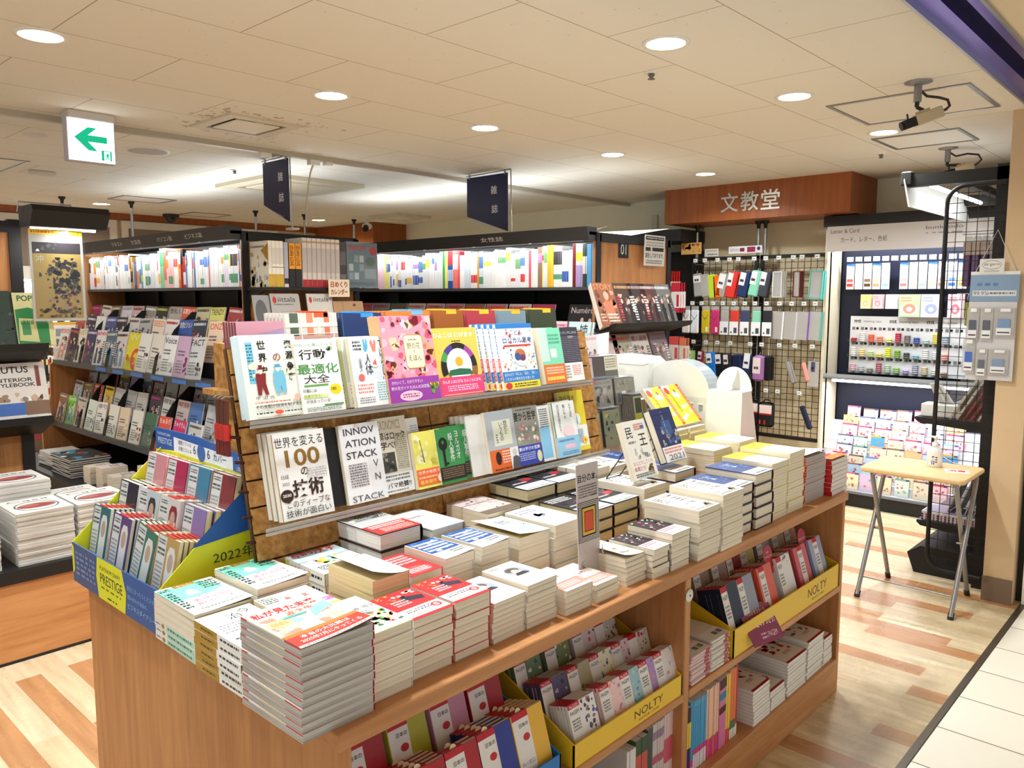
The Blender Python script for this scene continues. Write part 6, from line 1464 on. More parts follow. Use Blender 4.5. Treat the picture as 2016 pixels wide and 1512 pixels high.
sp += [(0.012,(206,130,160), [(0.0,0.45,(216,120,170)),(0.5,0.6,(90,20,40)),(0.7,0.8,(60,130,170)),(0.86,1.0,(70,26,50))], 1.07)] * 4
sp += [(0.013,(240,206,70), [(0,0.2,(214,60,70))], 1.08)] * 2 + [(0.014,(236,130,80), [(0,0.14,(226,226,220)),(0.14,0.26,(90,120,80))], 1.1)] * 3 + [(0.012,(200,40,44), [(0,0.16,(236,226,226))], 1.12)]
place_spines(1.985,0.14,-1.15, sp, 0.215,0.16, '%s thin notebook, %s from the left on the far bay bottom shelf', 'notebook', 'thin notebooks standing on the far bay bottom shelf', 'thin_notebook')
sp = [(0.014,(206,200,196), [(0.0,1.0,(226,220,216))], 1.0)] * 3 + [(0.03,(60,86,60), [(0.5,0.8,(206,90,80))], 1.06)] * 2 + [(0.013,(70,80,76), [], 1.1)] * 2 + [(0.012,(206,190,190), [(0.1,0.3,(190,90,110)),(0.5,0.6,(190,90,110)),(0.8,0.9,(150,130,150))], 1.12)] * 5 + [(0.012,(226,196,196), [(0.4,0.7,(206,90,110))], 1.14)] * 4 + [(0.012,(190,206,206), [(0.2,0.9,(206,222,220))], 1.14)] * 4
place_spines(1.7,0.14,-1.15, sp, 0.215,0.16, '%s thin notebook, %s from the left on the near bay bottom shelf', 'notebook', 'thin notebooks standing on the near bay bottom shelf', 'thin_notebook')
mk_stack('lying flat on the near bay bottom shelf', 'pale book', 'flat_notebook', -1.15,0.2,1.5,1.66,0.23,8,(214,206,200), 'w', [('r', 0,0,1,1,(206,196,190))], side='R', base=0.14, cat='notebook', group='pale notebooks lying on the near bay bottom shelf')
# ================================================================ magazine racks
def tube_light(mb_parent, x0, x1, y, z, watts, axis='X', rot=(0,0,0)):
 """fluorescent tube: a glowing tube part and its light"""
 mb = MB()
 if axis == 'X': mb.tube([(x0, y, z),(x1, y, z)], 0.012, mat((246,250,255),0.5, emit=7.0),10)
 else: mb.tube([(y, x0, z),(y, x1, z)], 0.012, mat((246,250,255),0.5, emit=7.0),10)
 o = mb.obj('lamp_tube', mb_parent)
 ld = bpy.data.lights.new('tube_lamp', 'AREA'); ld.shape = 'RECTANGLE'
 ld.size = abs(x1 - x0); ld.size_y = 0.03; ld.energy = watts; ld.color = (0.94,0.98,1.0)
 lo = bpy.data.objects.new('tube_lamp', ld); COL.objects.link(lo); lo.parent = mb_parent
 lo.location = ((x0 + x1) / 2, y, z - 0.016) if axis == 'X' else (y, (x0 + x1) / 2, z - 0.016)
 lo.rotation_euler = rot
 return o
BLK = mat((26,25,26),0.5)
SHELF_K = mat((74,75,78),0.4)
def rack(name, label, x0, x1, y0, y1, signs, price, left_end, low_levels):
 t = thing(name, label, 'bookshelf', ((x0 + x1) / 2,(y0 + y1) / 2,0))
 cx, cy = (x0 + x1) / 2,(y0 + y1) / 2
 def L(mb):
  mb.v = [(x - cx, y - cy, z) for x, y, z in mb.v]; return mb
 L(MB().box((x0 + 0.03, y0 + 0.34,0.05),(x1 - 0.03, y0 + 0.36,1.97), BLK)).obj('back_panel', t)
 L(MB().box((x0, y0 - 0.1,1.98),(x1, y1,2.0), BLK)).obj('top_board', t)
 h = MB().add([(x0, y0 - 0.13,2.03),(x1, y0 - 0.13,2.03),(x1, y0 - 0.1,1.945),(x0, y0 - 0.1,1.945),(x0, y0 - 0.02,2.03),(x1, y0 - 0.02,2.03),(x1, y0 - 0.02,1.945),(x0, y0 - 0.02,1.945)],
    [(0,3,2,1),(0,1,5,4),(1,2,6,5),(0,4,7,3),(3,7,6,2)], mat((58,58,60),0.45))
 F = frame((x0, y0 - 0.1,1.945), '-Y', -0.34)
 for (s, xx, w_) in signs:
  h.flat([('t', s, 0,0,1,(226,226,224), {'w': 1.0})], F @ Matrix.Translation((xx - x0 - w_ / 2,0.03,0.004)), w_, 0.034)
 for k in range(5):
  xx = x0 + (k + 1) * (x1 - x0) / 6
  h.box((xx + 0.03, y0 - 0.101,1.94),(xx + 0.055, y0 - 0.099,1.952), mat((206,206,204)))
 L(h).obj('header_sign', t)
 L(MB().box((x0 + 0.03, y0,1.63),(x1 - 0.03, y0 + 0.34,1.65), SHELF_K)).obj('upper_shelf', t)
 up = MB()
 for k in range(5):
  xx = x0 + 0.04 + k * (x1 - x0 - 0.08) / 4
  up.box((xx - 0.015, y0 + 0.31,0.05),(xx + 0.015, y0 + 0.34,1.95), mat((34,33,34),0.4))
 L(up).obj('upright', t)
 # end panels: beech with a black frame, the lower part stepping out
 for x, s in ((x0,1),(x1 - 0.03,-1)):
  prof = [(y0 - 0.42,0),(y1,0),(y1,1.98),(y0 - 0.02,1.98),(y0 - 0.02,1.2),(y0 - 0.33,1.02),(y0 - 0.34,0.75),(y0 - 0.42,0.45)]
  if x == x1 - 0.03: prof = [(y0 - 0.02,0),(y1,0),(y1,1.98),(y0 - 0.02,1.98)]
  L(MB().prism(prof, x, x + 0.03, BEECH, 'X')).obj('end_panel', t)
 fr = MB()
 for yy in (y0 - 0.03, y1 - 0.035):
  fr.box((x1 - 0.001, yy, 0),(x1 + 0.012, yy + 0.045,1.99), BLK)
 fr.box((x1 - 0.001, y0,1.94),(x1 + 0.012, y1,1.99), BLK)
 L(fr).obj('end_frame', t)
 if low_levels:
  for lv, (zf, yf) in enumerate(((1.06, y0 - 0.31),(0.54, y0 - 0.35))):
   m = MB()
   for st in range(3):
    ya = yf + st * 0.13
    m.box((x0 + 0.03, ya, zf - 0.04 if st == 0 else zf),(x1 - 0.03, ya + 0.13 if st < 2 else y0 + 0.34, zf + st * 0.1), SHELF_K if st == 0 else BLACK2)
   L(m).obj('stepped_shelf', t)
   if price and lv == 0:
    pr = MB()
    for k in range(6):
     xx = x0 + 1.0 + k * 0.33
     pr.box((xx, yf - 0.004, zf - 0.034),(xx + 0.2, yf - 0.001, zf - 0.006), mat((70,120,190),0.4))
    L(pr).obj('price_rail', t)['label'] = 'blue price strips'
   L(MB().box((x0 + 0.03, yf - 0.004, zf - 0.01),(x1 - 0.03, yf - 0.001, zf + 0.1), CLEAR)).obj('acrylic_lip', t)
   dv = MB()
   for xx in (x0 + 0.62, x0 + 1.16, x0 + 2.0):
    prof = [(yf + 0.0, zf + 0.0),(yf + 0.38, zf),(yf + 0.38, zf + 0.42),(yf + 0.3, zf + 0.42),(yf + 0.17, zf + 0.3),(yf + 0.12, zf + 0.22),(yf + 0.03, zf + 0.12)]
    dv.prism(prof, xx, xx + 0.008, BLK, 'X')
   L(dv).obj('divider', t)
  L(MB().box((x0 + 0.03, y0 - 0.7,0.2),(x1 - 0.03, y0 + 0.3,0.28), BLK).box((x0 + 0.06, y0 - 0.6,0),(x1 - 0.06, y0 + 0.3,0.2), BLACK2)).obj('plinth', t)
 up = bpy.data.lights.new('uplight', 'AREA'); up.shape = 'RECTANGLE'; up.size = x1 - x0 - 0.2; up.size_y = 0.03; up.energy = 5.0 * (x1 - x0); up.color = (0.9,0.95,1.0)
 uo = bpy.data.objects.new('uplight', up); COL.objects.link(uo); uo.parent = t; uo.location = (0,0.1,2.02); uo.rotation_euler = (PI, 0,0)
 tb = tube_light(t, x0 + 0.1 - cx, x1 - 0.1 - cx, y0 - 0.06 - cy, 1.965, TUBE_W * (x1 - x0), 'X', (math.radians(28),0,0))
 return t
LX0, LX1, LYF, LYB = -7.48,-4.72,2.6,3.46
rack('magazine_rack', 'black magazine rack with white category headers behind the diary box', LX0, LX1, LYF, LYB,
 [('テキスト', -6.45,0.2),('文芸誌', -6.1,0.17),('パソコン誌', -5.62,0.24),('ビジネス誌', -5.18,0.24)], True, True, True)
RX0, RX1, RYF, RYB = -6.4,-3.13,4.2,5.05
rack('magazine_rack', 'black women\'s magazine rack with a numbered wood end panel', RX0, RX1, RYF, RYB, [('女性誌', -3.98,0.22),('誌', -5.5,0.08)], False, True, True)

# spines on the upper shelves
def rnd_spines(rnd, total, cols):
 out = []; s = 0
 while s < total:
  c = rnd.choice(cols)
  th = rnd.uniform(0.012,0.019)
  n = rnd.choice([1,1,2,3,5])
  hf = rnd.uniform(0.84,1.0)
  band = []
  if rnd.random() < 0.5: band.append((rnd.uniform(0.5,0.7), rnd.uniform(0.74,0.9), rnd.choice([(226,80,80),(240,150,60),(90,130,200),(110,170,110),(246,226,90),(180,140,200),(60,60,64)])))
  if rnd.random() < 0.35: band.append((rnd.uniform(0.05,0.2), rnd.uniform(0.25,0.45), rnd.choice([(226,60,70),(60,100,180),(250,200,80),(90,160,120)])))
  for _ in range(n):
   if s >= total: break
   out.append((th, c, band, hf)); s += th
 return out
WHT = [(246,246,244),(240,240,236),(248,248,250),(236,238,240)]
rl = random.Random(21)
specs = rnd_spines(rl, 0.62, WHT * 2 + [(240,220,214),(200,214,214)]) + [(0.014,(200,50,50), [(0.0,0.7,(236,230,226))], 0.98)] * 2 + rnd_spines(rl, 0.2, WHT)
specs += [(0.02,(40,36,36), [(0.3,0.6,(214,150,60)),(0.0,0.2,(206,200,190))], 0.94),(0.03,(206,150,70), [(0.2,0.55,(40,36,36))], 0.9),(0.02,(200,190,160), [], 0.75),(0.05,(52,74,120), [(0.1,0.9,(90,110,150))], 0.78)]
specs += [(0.012,(240,238,230), [(0,0.55,(232,110,50))], 0.9)] * 4 + [(0.012,(240,240,236), [(0.0,0.6,(20,150,170)),(0.0,0.15,(230,230,226))], 0.9)] * 3 + [(0.016,(120,150,190), [(0.2,0.4,(206,206,60))], 0.94)] * 2
specs += rnd_spines(rl, 0.3, WHT) + [(0.011,(150,214,170), [(0.55,0.9,(90,196,130))], 1.06)] * 6 + [(0.012,(240,200,190), [(0.2,0.9,(230,120,90))], 1.06)] * 4 + rnd_spines(rl, 0.18, WHT + [(246,200,200)]) + [(0.018,(238,120,40), [(0.2,0.5,(246,180,110)),(0.6,0.9,(250,240,230))], 1.02)] * 2
specs += [(0.02,(40,30,30), [(0.0,0.6,(170,36,46))], 1.0)] * 2 + [(0.014,(180,36,46), [(0.1,0.5,(236,226,226))], 0.8)] * 3 + rnd_spines(rl, 2.6 - sum(s[0] for s in specs), WHT + [(60,150,130),(206,120,110),(90,150,190),(236,226,240)])
place_spines(LX0 + 0.05,1.651, LYF + 0.012, specs, 0.275,0.2, '%s booklet spine, %s from the left on the left rack top shelf', 'booklet', 'booklets on the left rack top shelf', 'text_booklet', '-Y')
rr_ = random.Random(5)
specs = [(0.012,(250,240,226), [(0.1,0.3,(246,226,40)),(0.5,0.8,(214,40,40))], 0.86)] * 8 + [(0.012,(206,60,60), [(0.1,0.3,(80,90,190)),(0.5,0.9,(246,226,220))], 0.86)] * 4 + [(0.012,(200,226,150), [(0.1,0.9,(250,240,150))], 0.92)] * 8 + [(0.012,(226,140,120), [(0.6,0.8,(246,226,220))], 0.92)] * 6 + [(0.011,(250,206,220), [], 1.02)] * 9
specs += rnd_spines(rr_, 0.35, WHT + [(246,232,140)]) + rnd_spines(rr_, 0.36, WHT) + [(0.012,(80,170,110), [], 1.0)] * 2 + [(0.012,(246,232,130), [], 1.0)] * 3 + [(0.018,(44,90,170), [(0.2,0.5,(190,210,240)),(0.62,1.0,(206,60,60))], 1.0)] * 3 + [(0.012,(240,130,120), [(0.5,0.9,(250,220,216))], 1.0)] * 5
specs += rnd_spines(rr_, 2.19 - sum(s[0] for s in specs), WHT * 3 + [(246,232,150),(214,226,236),(150,206,160),(216,160,60),(226,90,100),(150,120,100)])
specs += [(0.011,(226,170,50), [(0.0,1.0,(236,190,60))], 1.0)] * 5 + rnd_spines(rr_, 0.15, WHT) + [(0.014,(120,40,44), [], 1.0)] * 2 + [(0.014,(214,206,226), [(0.6,0.8,(200,210,60)),(0.0,0.5,(170,150,200))], 1.0)] * 4 + [(0.012,(60,70,60), [(0.3,0.7,(206,206,200))], 1.0)] * 3 + [(0.0125,(90,160,214), [], 0.98)] * 6
place_spines(RX0 + 0.62,1.651, RYF + 0.012, specs, 0.285,0.2, '%s magazine spine, %s from the left on the women\'s rack top shelf', 'magazine', 'magazines on the women\'s rack top shelf', 'magazine', '-Y')

# magazines facing out on the stepped shelves
def mag_design(seed, bg, title=None, tc=(214,40,60), art=None, n=18, th=0.16):
 rnd = random.Random(seed)
 els = [('r', 0,0,1,1, bg)]
 cols = art or rnd.choice([[(40,36,40),(70,60,64),(226,190,170)], [(60,66,90),(30,30,40),(226,196,180)], [(200,190,180),(150,130,120),(90,76,70)], [(230,150,130),(246,220,200),(120,90,90)], [(120,160,190),(226,226,230),(60,80,110)]])
 els.append(('k', 0.12,0.08,0.88,0.74, n, cols, seed, 0.13))
 for q in range(2):
  cx = 0.3 + 0.4 * q
  els += [('p', [(cx - 0.12,0.05),(cx + 0.12,0.05),(cx + 0.09,0.5),(cx - 0.09,0.5)], cols[0]),('e', cx, 0.57,0.06,0.055,(226,192,170))]
 if title: els.append(('t', title, 0.05,0.98 - th, th * 0.86, tc, {'w': 0.9, 'b': 0.015}))
 else: els.append(('s', 0.06,0.84,0.92,0.96,1, tc))
 els += [('s', 0.05,0.1,0.24,0.7,10, rnd.choice([(60,60,64),(246,246,246),(206,60,80)])),('s', 0.8,0.3,0.95,0.7,6, rnd.choice([(60,60,64),(246,246,246)]))]
 return els
def plain_design(seed, bg, title, tc, extra=None, th=0.18):
 els = [('r', 0,0,1,1, bg)]
 if title: els.append(('t', title, 0.06,0.97 - th, th * 0.86, tc, {'w': 0.88, 'b': 0.012}))
 els += extra or [('s', 0.1,0.1,0.9,0.6,7,(120,120,120))]
 return els
def show_mag(X, Y, z, w_, h_, bg, els, label, group, n=2, tilt=0.22, facing='-Y', roll=0.0, step=0.012, name='magazine', yaw=0.0, side='L'):
 ms = book_meshes(name, w_, h_, 0.008, bg, None, 'w', els, False, side)
 for i in range(n):
  M = frame((X, Y, z + 0.001), facing, tilt, roll if i == 0 else 0, yaw) @ Matrix.Translation((RND.uniform(-0.004,0.004) + 0.014 * i, h_ / 2,-step * i - 0.008))
  place_book(name, ms, M, label if i == 0 else '%s copy back behind the %s' % (nth(i + 1), label.split(',')[0] + (',' + label.split(',')[1] if ',' in label else '')), 'magazine', group)
GL = 'magazines facing out on the left rack'
WT = (240,240,240)
lev = {
(0,0): [('POTATO', (240,236,232),(214,40,60), None),(None, (60,50,56),(230,90,110), None),('DUET', (238,232,214),(206,180,110), None),(None, (70,66,110),(226,226,240), None),('JAPAN', (236,236,236),(224,50,90), None),(None, (90,110,130),(226,230,236), None),(None, (226,214,210),(60,56,60), None),('W', (230,220,60),(240,246,150), 'y'),(None, (244,244,240),(40,40,44), 'p'),(None, (236,232,222),(60,60,60), 'p'),('Voice', (240,240,240),(30,36,70), 'p'),(None, (206,170,200),(120,40,70), 'p'),('FACT', (206,206,206),(50,50,50), 'p')],
(0,1): [(None, (206,80,60),(250,226,200), None),(None, (60,52,60),(240,240,240), None),(None, (240,240,236),(90,160,190), 'p'),(None, (80,90,150),(236,236,240), None),(None, (46,44,52),(230,230,230), None),(None, (226,222,216),(110,90,80), None),(None, (190,190,190),(90,90,90), None),('SEED', (246,230,214),(236,130,80), 'p'),(None, (244,240,238),(200,50,50), None),('経営ビジョン', (56,90,170),(240,236,200), 'p'),(None, (50,56,70),(220,226,230), None),('ONZI', (246,214,190),(236,100,40), 'p')],
(0,2): [(None, (150,40,80),(220,120,150), None),(None, (214,206,196),(110,60,60), None),(None, (110,90,70),(226,206,170), None),(None, (206,200,206),(150,140,150), None),(None, (206,170,170),(120,60,60), None),(None, (150,140,130),(236,236,230), None),(None, (40,40,42),(200,196,60), None),('致知人', (180,170,160),(40,40,40), 'p'),('広報ガイド', (216,90,60),(246,230,220), 'p'),(None, (200,190,150),(60,50,40), None),('TRENDY', (226,220,120),(30,30,30), 'p'),(None, (170,60,60),(240,226,220), None)],
(1,0): [(None, (150,110,80),(240,230,220), None),('Hanako', (120,190,60),(240,250,220), None),(None, (206,196,180),(110,120,90), None),(None, (226,236,226),(90,140,190), 'p'),('俳句', (244,242,236),(60,56,56), 'p'),(None, (240,238,230),(130,150,110), 'p'),(None, (236,216,190),(220,120,60), 'p'),(None, (236,236,226),(150,40,60), 'p'),(None, (70,110,90),(226,236,226), 'p'),('ちゅるり', (230,90,70),(250,240,230), 'p'),('ちゃぐりん', (206,50,110),(250,236,240), 'p'),(None, (200,200,196),(80,80,80), None)],
(1,1): [(None, (190,180,176),(110,80,80), None),(None, (120,100,70),(226,206,120), None),(None, (206,70,50),(246,226,220), None),(None, (226,190,60),(70,50,30), None),(None, (210,206,200),(90,86,86), 'p'),(None, (190,186,186),(90,90,96), 'p'),(None, (216,210,200),(70,70,70), 'p'),(None, (80,60,80),(220,90,150), None),('基礎英語', (226,226,220),(60,60,60), 'p'),('基礎英語', (220,200,196),(150,50,50), 'p'),(None, (90,130,190),(236,236,240), 'p'),(None, (206,206,210),(90,90,100), 'p')],
(1,2): [(None, (206,206,200),(110,106,100), None),(None, (190,186,186),(120,116,120), None),(None, (196,60,40),(60,70,130), None),(None, (100,90,50),(226,200,70), None),(None, (150,140,170),(240,236,240), 'p'),(None, (90,96,120),(220,220,226), None),(None, (170,160,160),(120,60,60), None),(None, (190,190,190),(90,90,90), 'p'),(None, (206,190,180),(200,70,50), 'p'),(None, (180,170,160),(90,60,60), None),(None, (200,196,190),(206,60,50), 'p'),(None, (150,150,150),(60,60,60), None)]}
for (lv, st), row in lev.items():
 zf, yf = ((1.06, LYF - 0.31),(0.54, LYF - 0.35))[lv]
 x = LX0 + 0.14
 pitch = 2.62 / len(row)
 for i, (ti, bg, tc, kd) in enumerate(row):
  w_ = 0.2 if lv == 0 else 0.18
  h_ = (0.275 if lv == 0 else 0.24) * (1.0 if st < 2 else 0.95)
  seed = lv * 100 + st * 30 + i
  els = plain_design(seed, bg, ti, tc, ([('k', 0.1,0.1,0.9,0.5,8, [(250,246,150),(230,206,60),(230,90,50)], seed, 0.16),('ring', 0.9,0.3,0.25,0.4,1.2,4.9,(230,80,50))] if kd == 'y' else [('s', 0.1,0.5,0.6,0.66,2,(70,70,74)),('s', 0.1,0.08,0.55,0.42,5,(130,130,130)),('k', 0.55,0.08,0.95,0.5,7, [tc, tuple((a + 200) // 2 for a in bg),(170,150,140)], seed, 0.12)])) if kd else mag_design(seed, bg, ti, tc)
  lab = '%s magazine, %s from the left, %s row of the %s rack level' % (colour_name(bg), nth(i + 1),('front', 'middle', 'back')[st], ('upper', 'lower')[lv])
  show_mag(x + i * pitch + 0.01 * (i % 2), yf + 0.02 + st * 0.13, zf + st * 0.1, w_, h_, bg, els, lab, GL, 1,0.24, roll=RND.uniform(-0.05,0.05))
GRR = 'magazines facing out on the women\'s rack'
rowb = [(80,140,110),(216,190,190),(190,90,90),(150,150,160),(60,120,90),(210,200,190),(200,170,170),(180,130,140),(120,100,90),(170,120,130),(190,176,170),(150,60,90)]
for i, bg in enumerate(rowb):
 show_mag(-6.15 + i * 0.228, RYF + 0.0,1.26,0.21,0.28, bg, mag_design(700 + i, bg), '%s magazine, %s from the left in the women\'s rack back row' % (colour_name(bg), nth(i + 1)), GRR, 1)
show_mag(-3.285, RYF - 0.02,1.27,0.22,0.27,(34,28,32), [('r', 0,0,1,1,(34,28,32)),('t', 'Numéro', 0.1,0.78,0.15,(206,190,186), {'w': 0.86}),('e', 0.55,0.6,0.06,0.07,(206,170,150)),('e', 0.85,0.58,0.06,0.07,(206,180,160)),('p', [(0.4,0),(1,0),(0.9,0.5),(0.5,0.52)], (90,70,74))], 'dark magazine with grey Latin title, right end of the women\'s rack', GRR, 1)
show_mag(-3.385, RYF - 0.16,1.16,0.21,0.27,(244,206,214), [('r', 0,0,1,1,(244,206,214)),('s', 0.1,0.84,0.9,0.95,1,(214,60,120)),('e', 0.45,0.5,0.2,0.18,(206,60,110)),('s', 0.1,0.1,0.9,0.3,3,(150,90,110))], 'pink magazine with a crimson blot, women\'s rack right end', GRR, 2)
show_mag(-3.2, RYF - 0.16,1.16,0.2,0.27,(206,230,238), [('r', 0,0,1,1,(206,230,238)),('t', '姉', 0.55,0.7,0.24,(30,30,34), {'b': 0.01}),('s', 0.1,0.8,0.4,0.88,1,(90,100,110)),('s', 0.1,0.1,0.9,0.5,5,(120,140,150))], 'pale blue magazine with one big black character, women\'s rack', GRR, 2)
for i in range(8):
 bg = [(206,190,190),(150,60,80),(226,226,220),(90,100,120),(216,170,120),(180,190,200),(230,200,210),(120,110,100)][i]
 show_mag(-3.62 - i * 0.22, RYF - 0.16,1.16,0.2,0.26, bg, mag_design(760 + i, bg), '%s magazine, %s from the right in the women\'s rack middle row' % (colour_name(bg), nth(i + 3)), GRR, 1)

# end display of the left rack: large picture books, calendars
EX = LX1 + 0.012
t = thing('end_shelf', 'black shelves on the end panel of the left rack', 'shelf', (EX, 3.05,0))
MB().box((0,-0.46,1.625),(0.24,0.41,1.645), BLK).prism([(0,1.55),(0.2,1.625),(0,1.625)], -0.45,-0.44, BLK, 'Y').obj('upper_shelf', t)
MB().box((0,-0.46,1.30),(0.3,0.41,1.315), BLK).obj('lower_shelf', t)
GE = 'books on the end panel of the left rack'
def end_book(name, y, th, h_, dp, body, bands, lb, title=None, cover=None):
 b = MB().box((0,-dp, 0),(th * 0.95,0, h_), mat(body, 0.4)).box((0.001,-dp - 0.0005,0.002),(th * 0.95 - 0.001,-0.002, h_ + 0.0005), PAPERW)
 for k, (a, c_, col) in enumerate(bands):
  z_ = 0.0003 + k * 0.0002
  b.add([(0, z_, a * h_),(th * 0.95, z_, a * h_),(th * 0.95, z_, c_ * h_),(0, z_, c_ * h_)], [(3,2,1,0)], mat(col, 0.4))
 if title:
  F = Matrix(((0,1,0, th * 0.2),(0,0,1,0.0012),(-1,0,0, h_ * 0.9),(0,0,0,1)))
  # text runs down the spine
  F = Matrix(((0,-1,0, th * 0.8),(0,0,1,0.0012),(-1,0,0, h_ * title[3]),(0,0,0,1)))
  b.flat([('t', title[0], 0,0,1, title[1], {'w': 1.0, 'b': 0.01})], F, title[2] * h_, th * 0.55)
 if cover:
  F = Matrix(((0,0,1, th * 0.95 + 0.0003),(-1,0,0,0),(0,1,0,0),(0,0,0,1)))
  F = Matrix(((0,0,1, th * 0.95 + 0.0003),(1,0,0,-dp),(0,1,0,0),(0,0,0,1)))
  b.flat(cover, F, dp, h_)
 o = b.obj(name)
 o.matrix_local = Matrix.Translation((EX + 0.225, y + th * 0.95,1.646)) @ Matrix.Rotation(-PI / 2,4, 'Z')
 tag(o, lb, 'book', GE)
cov = [('r', 0,0,1,1,(236,230,216)),('k', 0.0,0.0,1,0.76,26, [(206,200,190),(176,170,166),(240,236,226),(150,146,146),(206,176,90)], 3,0.14),('p', [(0.6,0.8),(1,0.55),(1,0.95)], (176,130,50)),('s', 0.05,0.84,0.8,0.92,1,(120,110,100))]
end_book('picture_book', 2.62,0.024,0.285,0.22,(240,236,222), [(0.0,0.28,(206,170,60)),(0.4,0.9,(226,222,210))], 'white and gold picture book, first in the end shelf row', None, cov)
for i in range(3):
 end_book('picture_book', 2.645 + i * 0.027,0.027,0.285,0.22,(240,236,222), [(0.0,0.28,(206,170,60)),(0.42,0.44,(150,140,120)),(0.5,0.85,(216,210,200))], 'white and gold picture book spine, %s in the end shelf row' % nth(i + 2))
end_book('picture_book', 2.73,0.03,0.28,0.2,(176,178,192), [(0,0.06,(226,220,214)),(0.08,0.2,(60,40,60))], 'grey lilac picture book spine on the end shelf')
for i in range(2):
 end_book('photo_book', 2.765 + i * 0.046,0.045,0.275,0.2,(40,38,36), [(0.42,1.0,(236,160,50))], 'orange and black photo book, %s of two on the end shelf' % ('left' if i == 0 else 'right'),('IZUAN LOVE', (50,36,24),0.46,0.95))
for i in range(8):
 end_book('ring_calendar', 2.862 + i * 0.036,0.034,0.315,0.2,(214,204,196), [(0.0,0.1,(200,180,170)),(0.0,0.16,(170,40,50)),(0.3,0.8,(190,180,176)),(0.9,0.94,(180,150,110))], 'cream calendar roll with a red foot, %s from the left on the end shelf' % nth(i + 1))
end_book('picture_book', 3.15,0.05,0.3,0.2,(70,64,66), [(0.1,0.3,(120,110,110)),(0.5,0.8,(100,96,96))], 'dark picture book beside the cream calendar rolls')
b = MB(); F = frame((EX + 0.235,3.2,1.648), '+X', 0.02)
b.M = F; b.box((0,0,-0.012),(0.255,0.305,0), mat((122,140,152),0.25)); b.M = None
els = [('r', 0,0.9,1,1,(106,120,132)),('t', 'SNOOPY', 0.05,0.82,0.1,(190,50,70), {'w': 0.6, 'b': 0.03}),('e', 0.85,0.82,0.12,0.09,(196,60,70))]
for i in range(3):
 for j in range(3):
  els.append(('r', 0.06 + i * 0.17,0.18 + j * 0.19,0.2 + i * 0.17,0.33 + j * 0.19, [(150,168,178),(196,204,208),(110,130,136)][(i + j) % 3]))
els += [('e', 0.76,0.58,0.16,0.1,(96,116,106)),('r', 0.56,0.2,0.94,0.42,(150,166,176)),('s', 0.1,0.05,0.9,0.12,2,(90,100,110))]
b.flat(els, F, 0.255,0.305)
b.M = F; b.box((-0.002,-0.002,0.002),(0.257,0.31,0.0024), CLEAR); b.M = None
tag(b.obj('wrapped_calendar'), 'grey blue wrapped calendar with red lettering at the end of the rack', 'calendar')
F = frame((EX + 0.26,3.03,1.585), '+X', 0.02)
b = MB(); b.M = F; b.box((0,0,0),(0.165,0.115,0.002), mat((226,216,190),0.5)); b.M = None
b.flat([('t', '日めくり', 0.1,0.54,0.34,(176,40,50), {'w': 0.8, 'b': 0.035}),('t', 'カレンダー', 0.1,0.12,0.34,(176,40,50), {'w': 0.8, 'b': 0.035})], F @ Matrix.Translation((0,0,0.002)),0.165,0.115)
tag(b.obj('price_card'), 'cream card with red hand lettering clipped to the end shelf', 'sign')
show_mag(-4.43,2.72,1.32,0.2,0.29,(150,146,146), [('r', 0,0,1,1,(176,172,170)),('e', 0.14,0.86,0.07,0.075,(190,50,40)),('t', 'iittala', 0.26,0.82,0.11,(40,36,36), {'w': 0.62}),('s', 0.1,0.74,0.8,0.78,1,(90,86,86)),('r', 0.3,0.1,0.8,0.6,(150,146,144))], 'grey mook with Latin title, lower end shelf left', GE, 3,0.2, '+X', name='mook')
show_mag(-4.43,2.98,1.32,0.19,0.29,(200,194,188), [('r', 0,0,1,1,(206,200,194)),('e', 0.14,0.86,0.06,0.07,(190,50,40)),('t', 'iittala', 0.26,0.82,0.1,(40,36,36), {'w': 0.6}),('r', 0.1,0.1,0.5,0.5,(190,186,180)),('e', 0.7,0.4,0.1,0.08,(176,166,160))], 'pale mook with Latin title, lower end shelf right', GE, 2,0.2, '+X', name='mook')
show_mag(-4.42,2.55,1.32,0.1,0.28,(190,150,70), [('r', 0,0,1,1,(150,148,150)),('e', 0.5,0.6,0.4,0.3,(90,90,94))], 'mook with yellow page edges on the lower end shelf', GE, 4,0.2, '+X', name='mook')
show_mag(-4.42,3.2,1.3,0.24,0.26,(176,140,100), [('r', 0,0,1,1,(176,140,100)),('e', 0.7,0.9,0.05,0.04,(120,50,40)),('r', 0.3,0.6,0.32,1,(150,116,80))], 'kraft brown mook beside the pale mooks', GE, 1,0.2, '+X', name='mook')

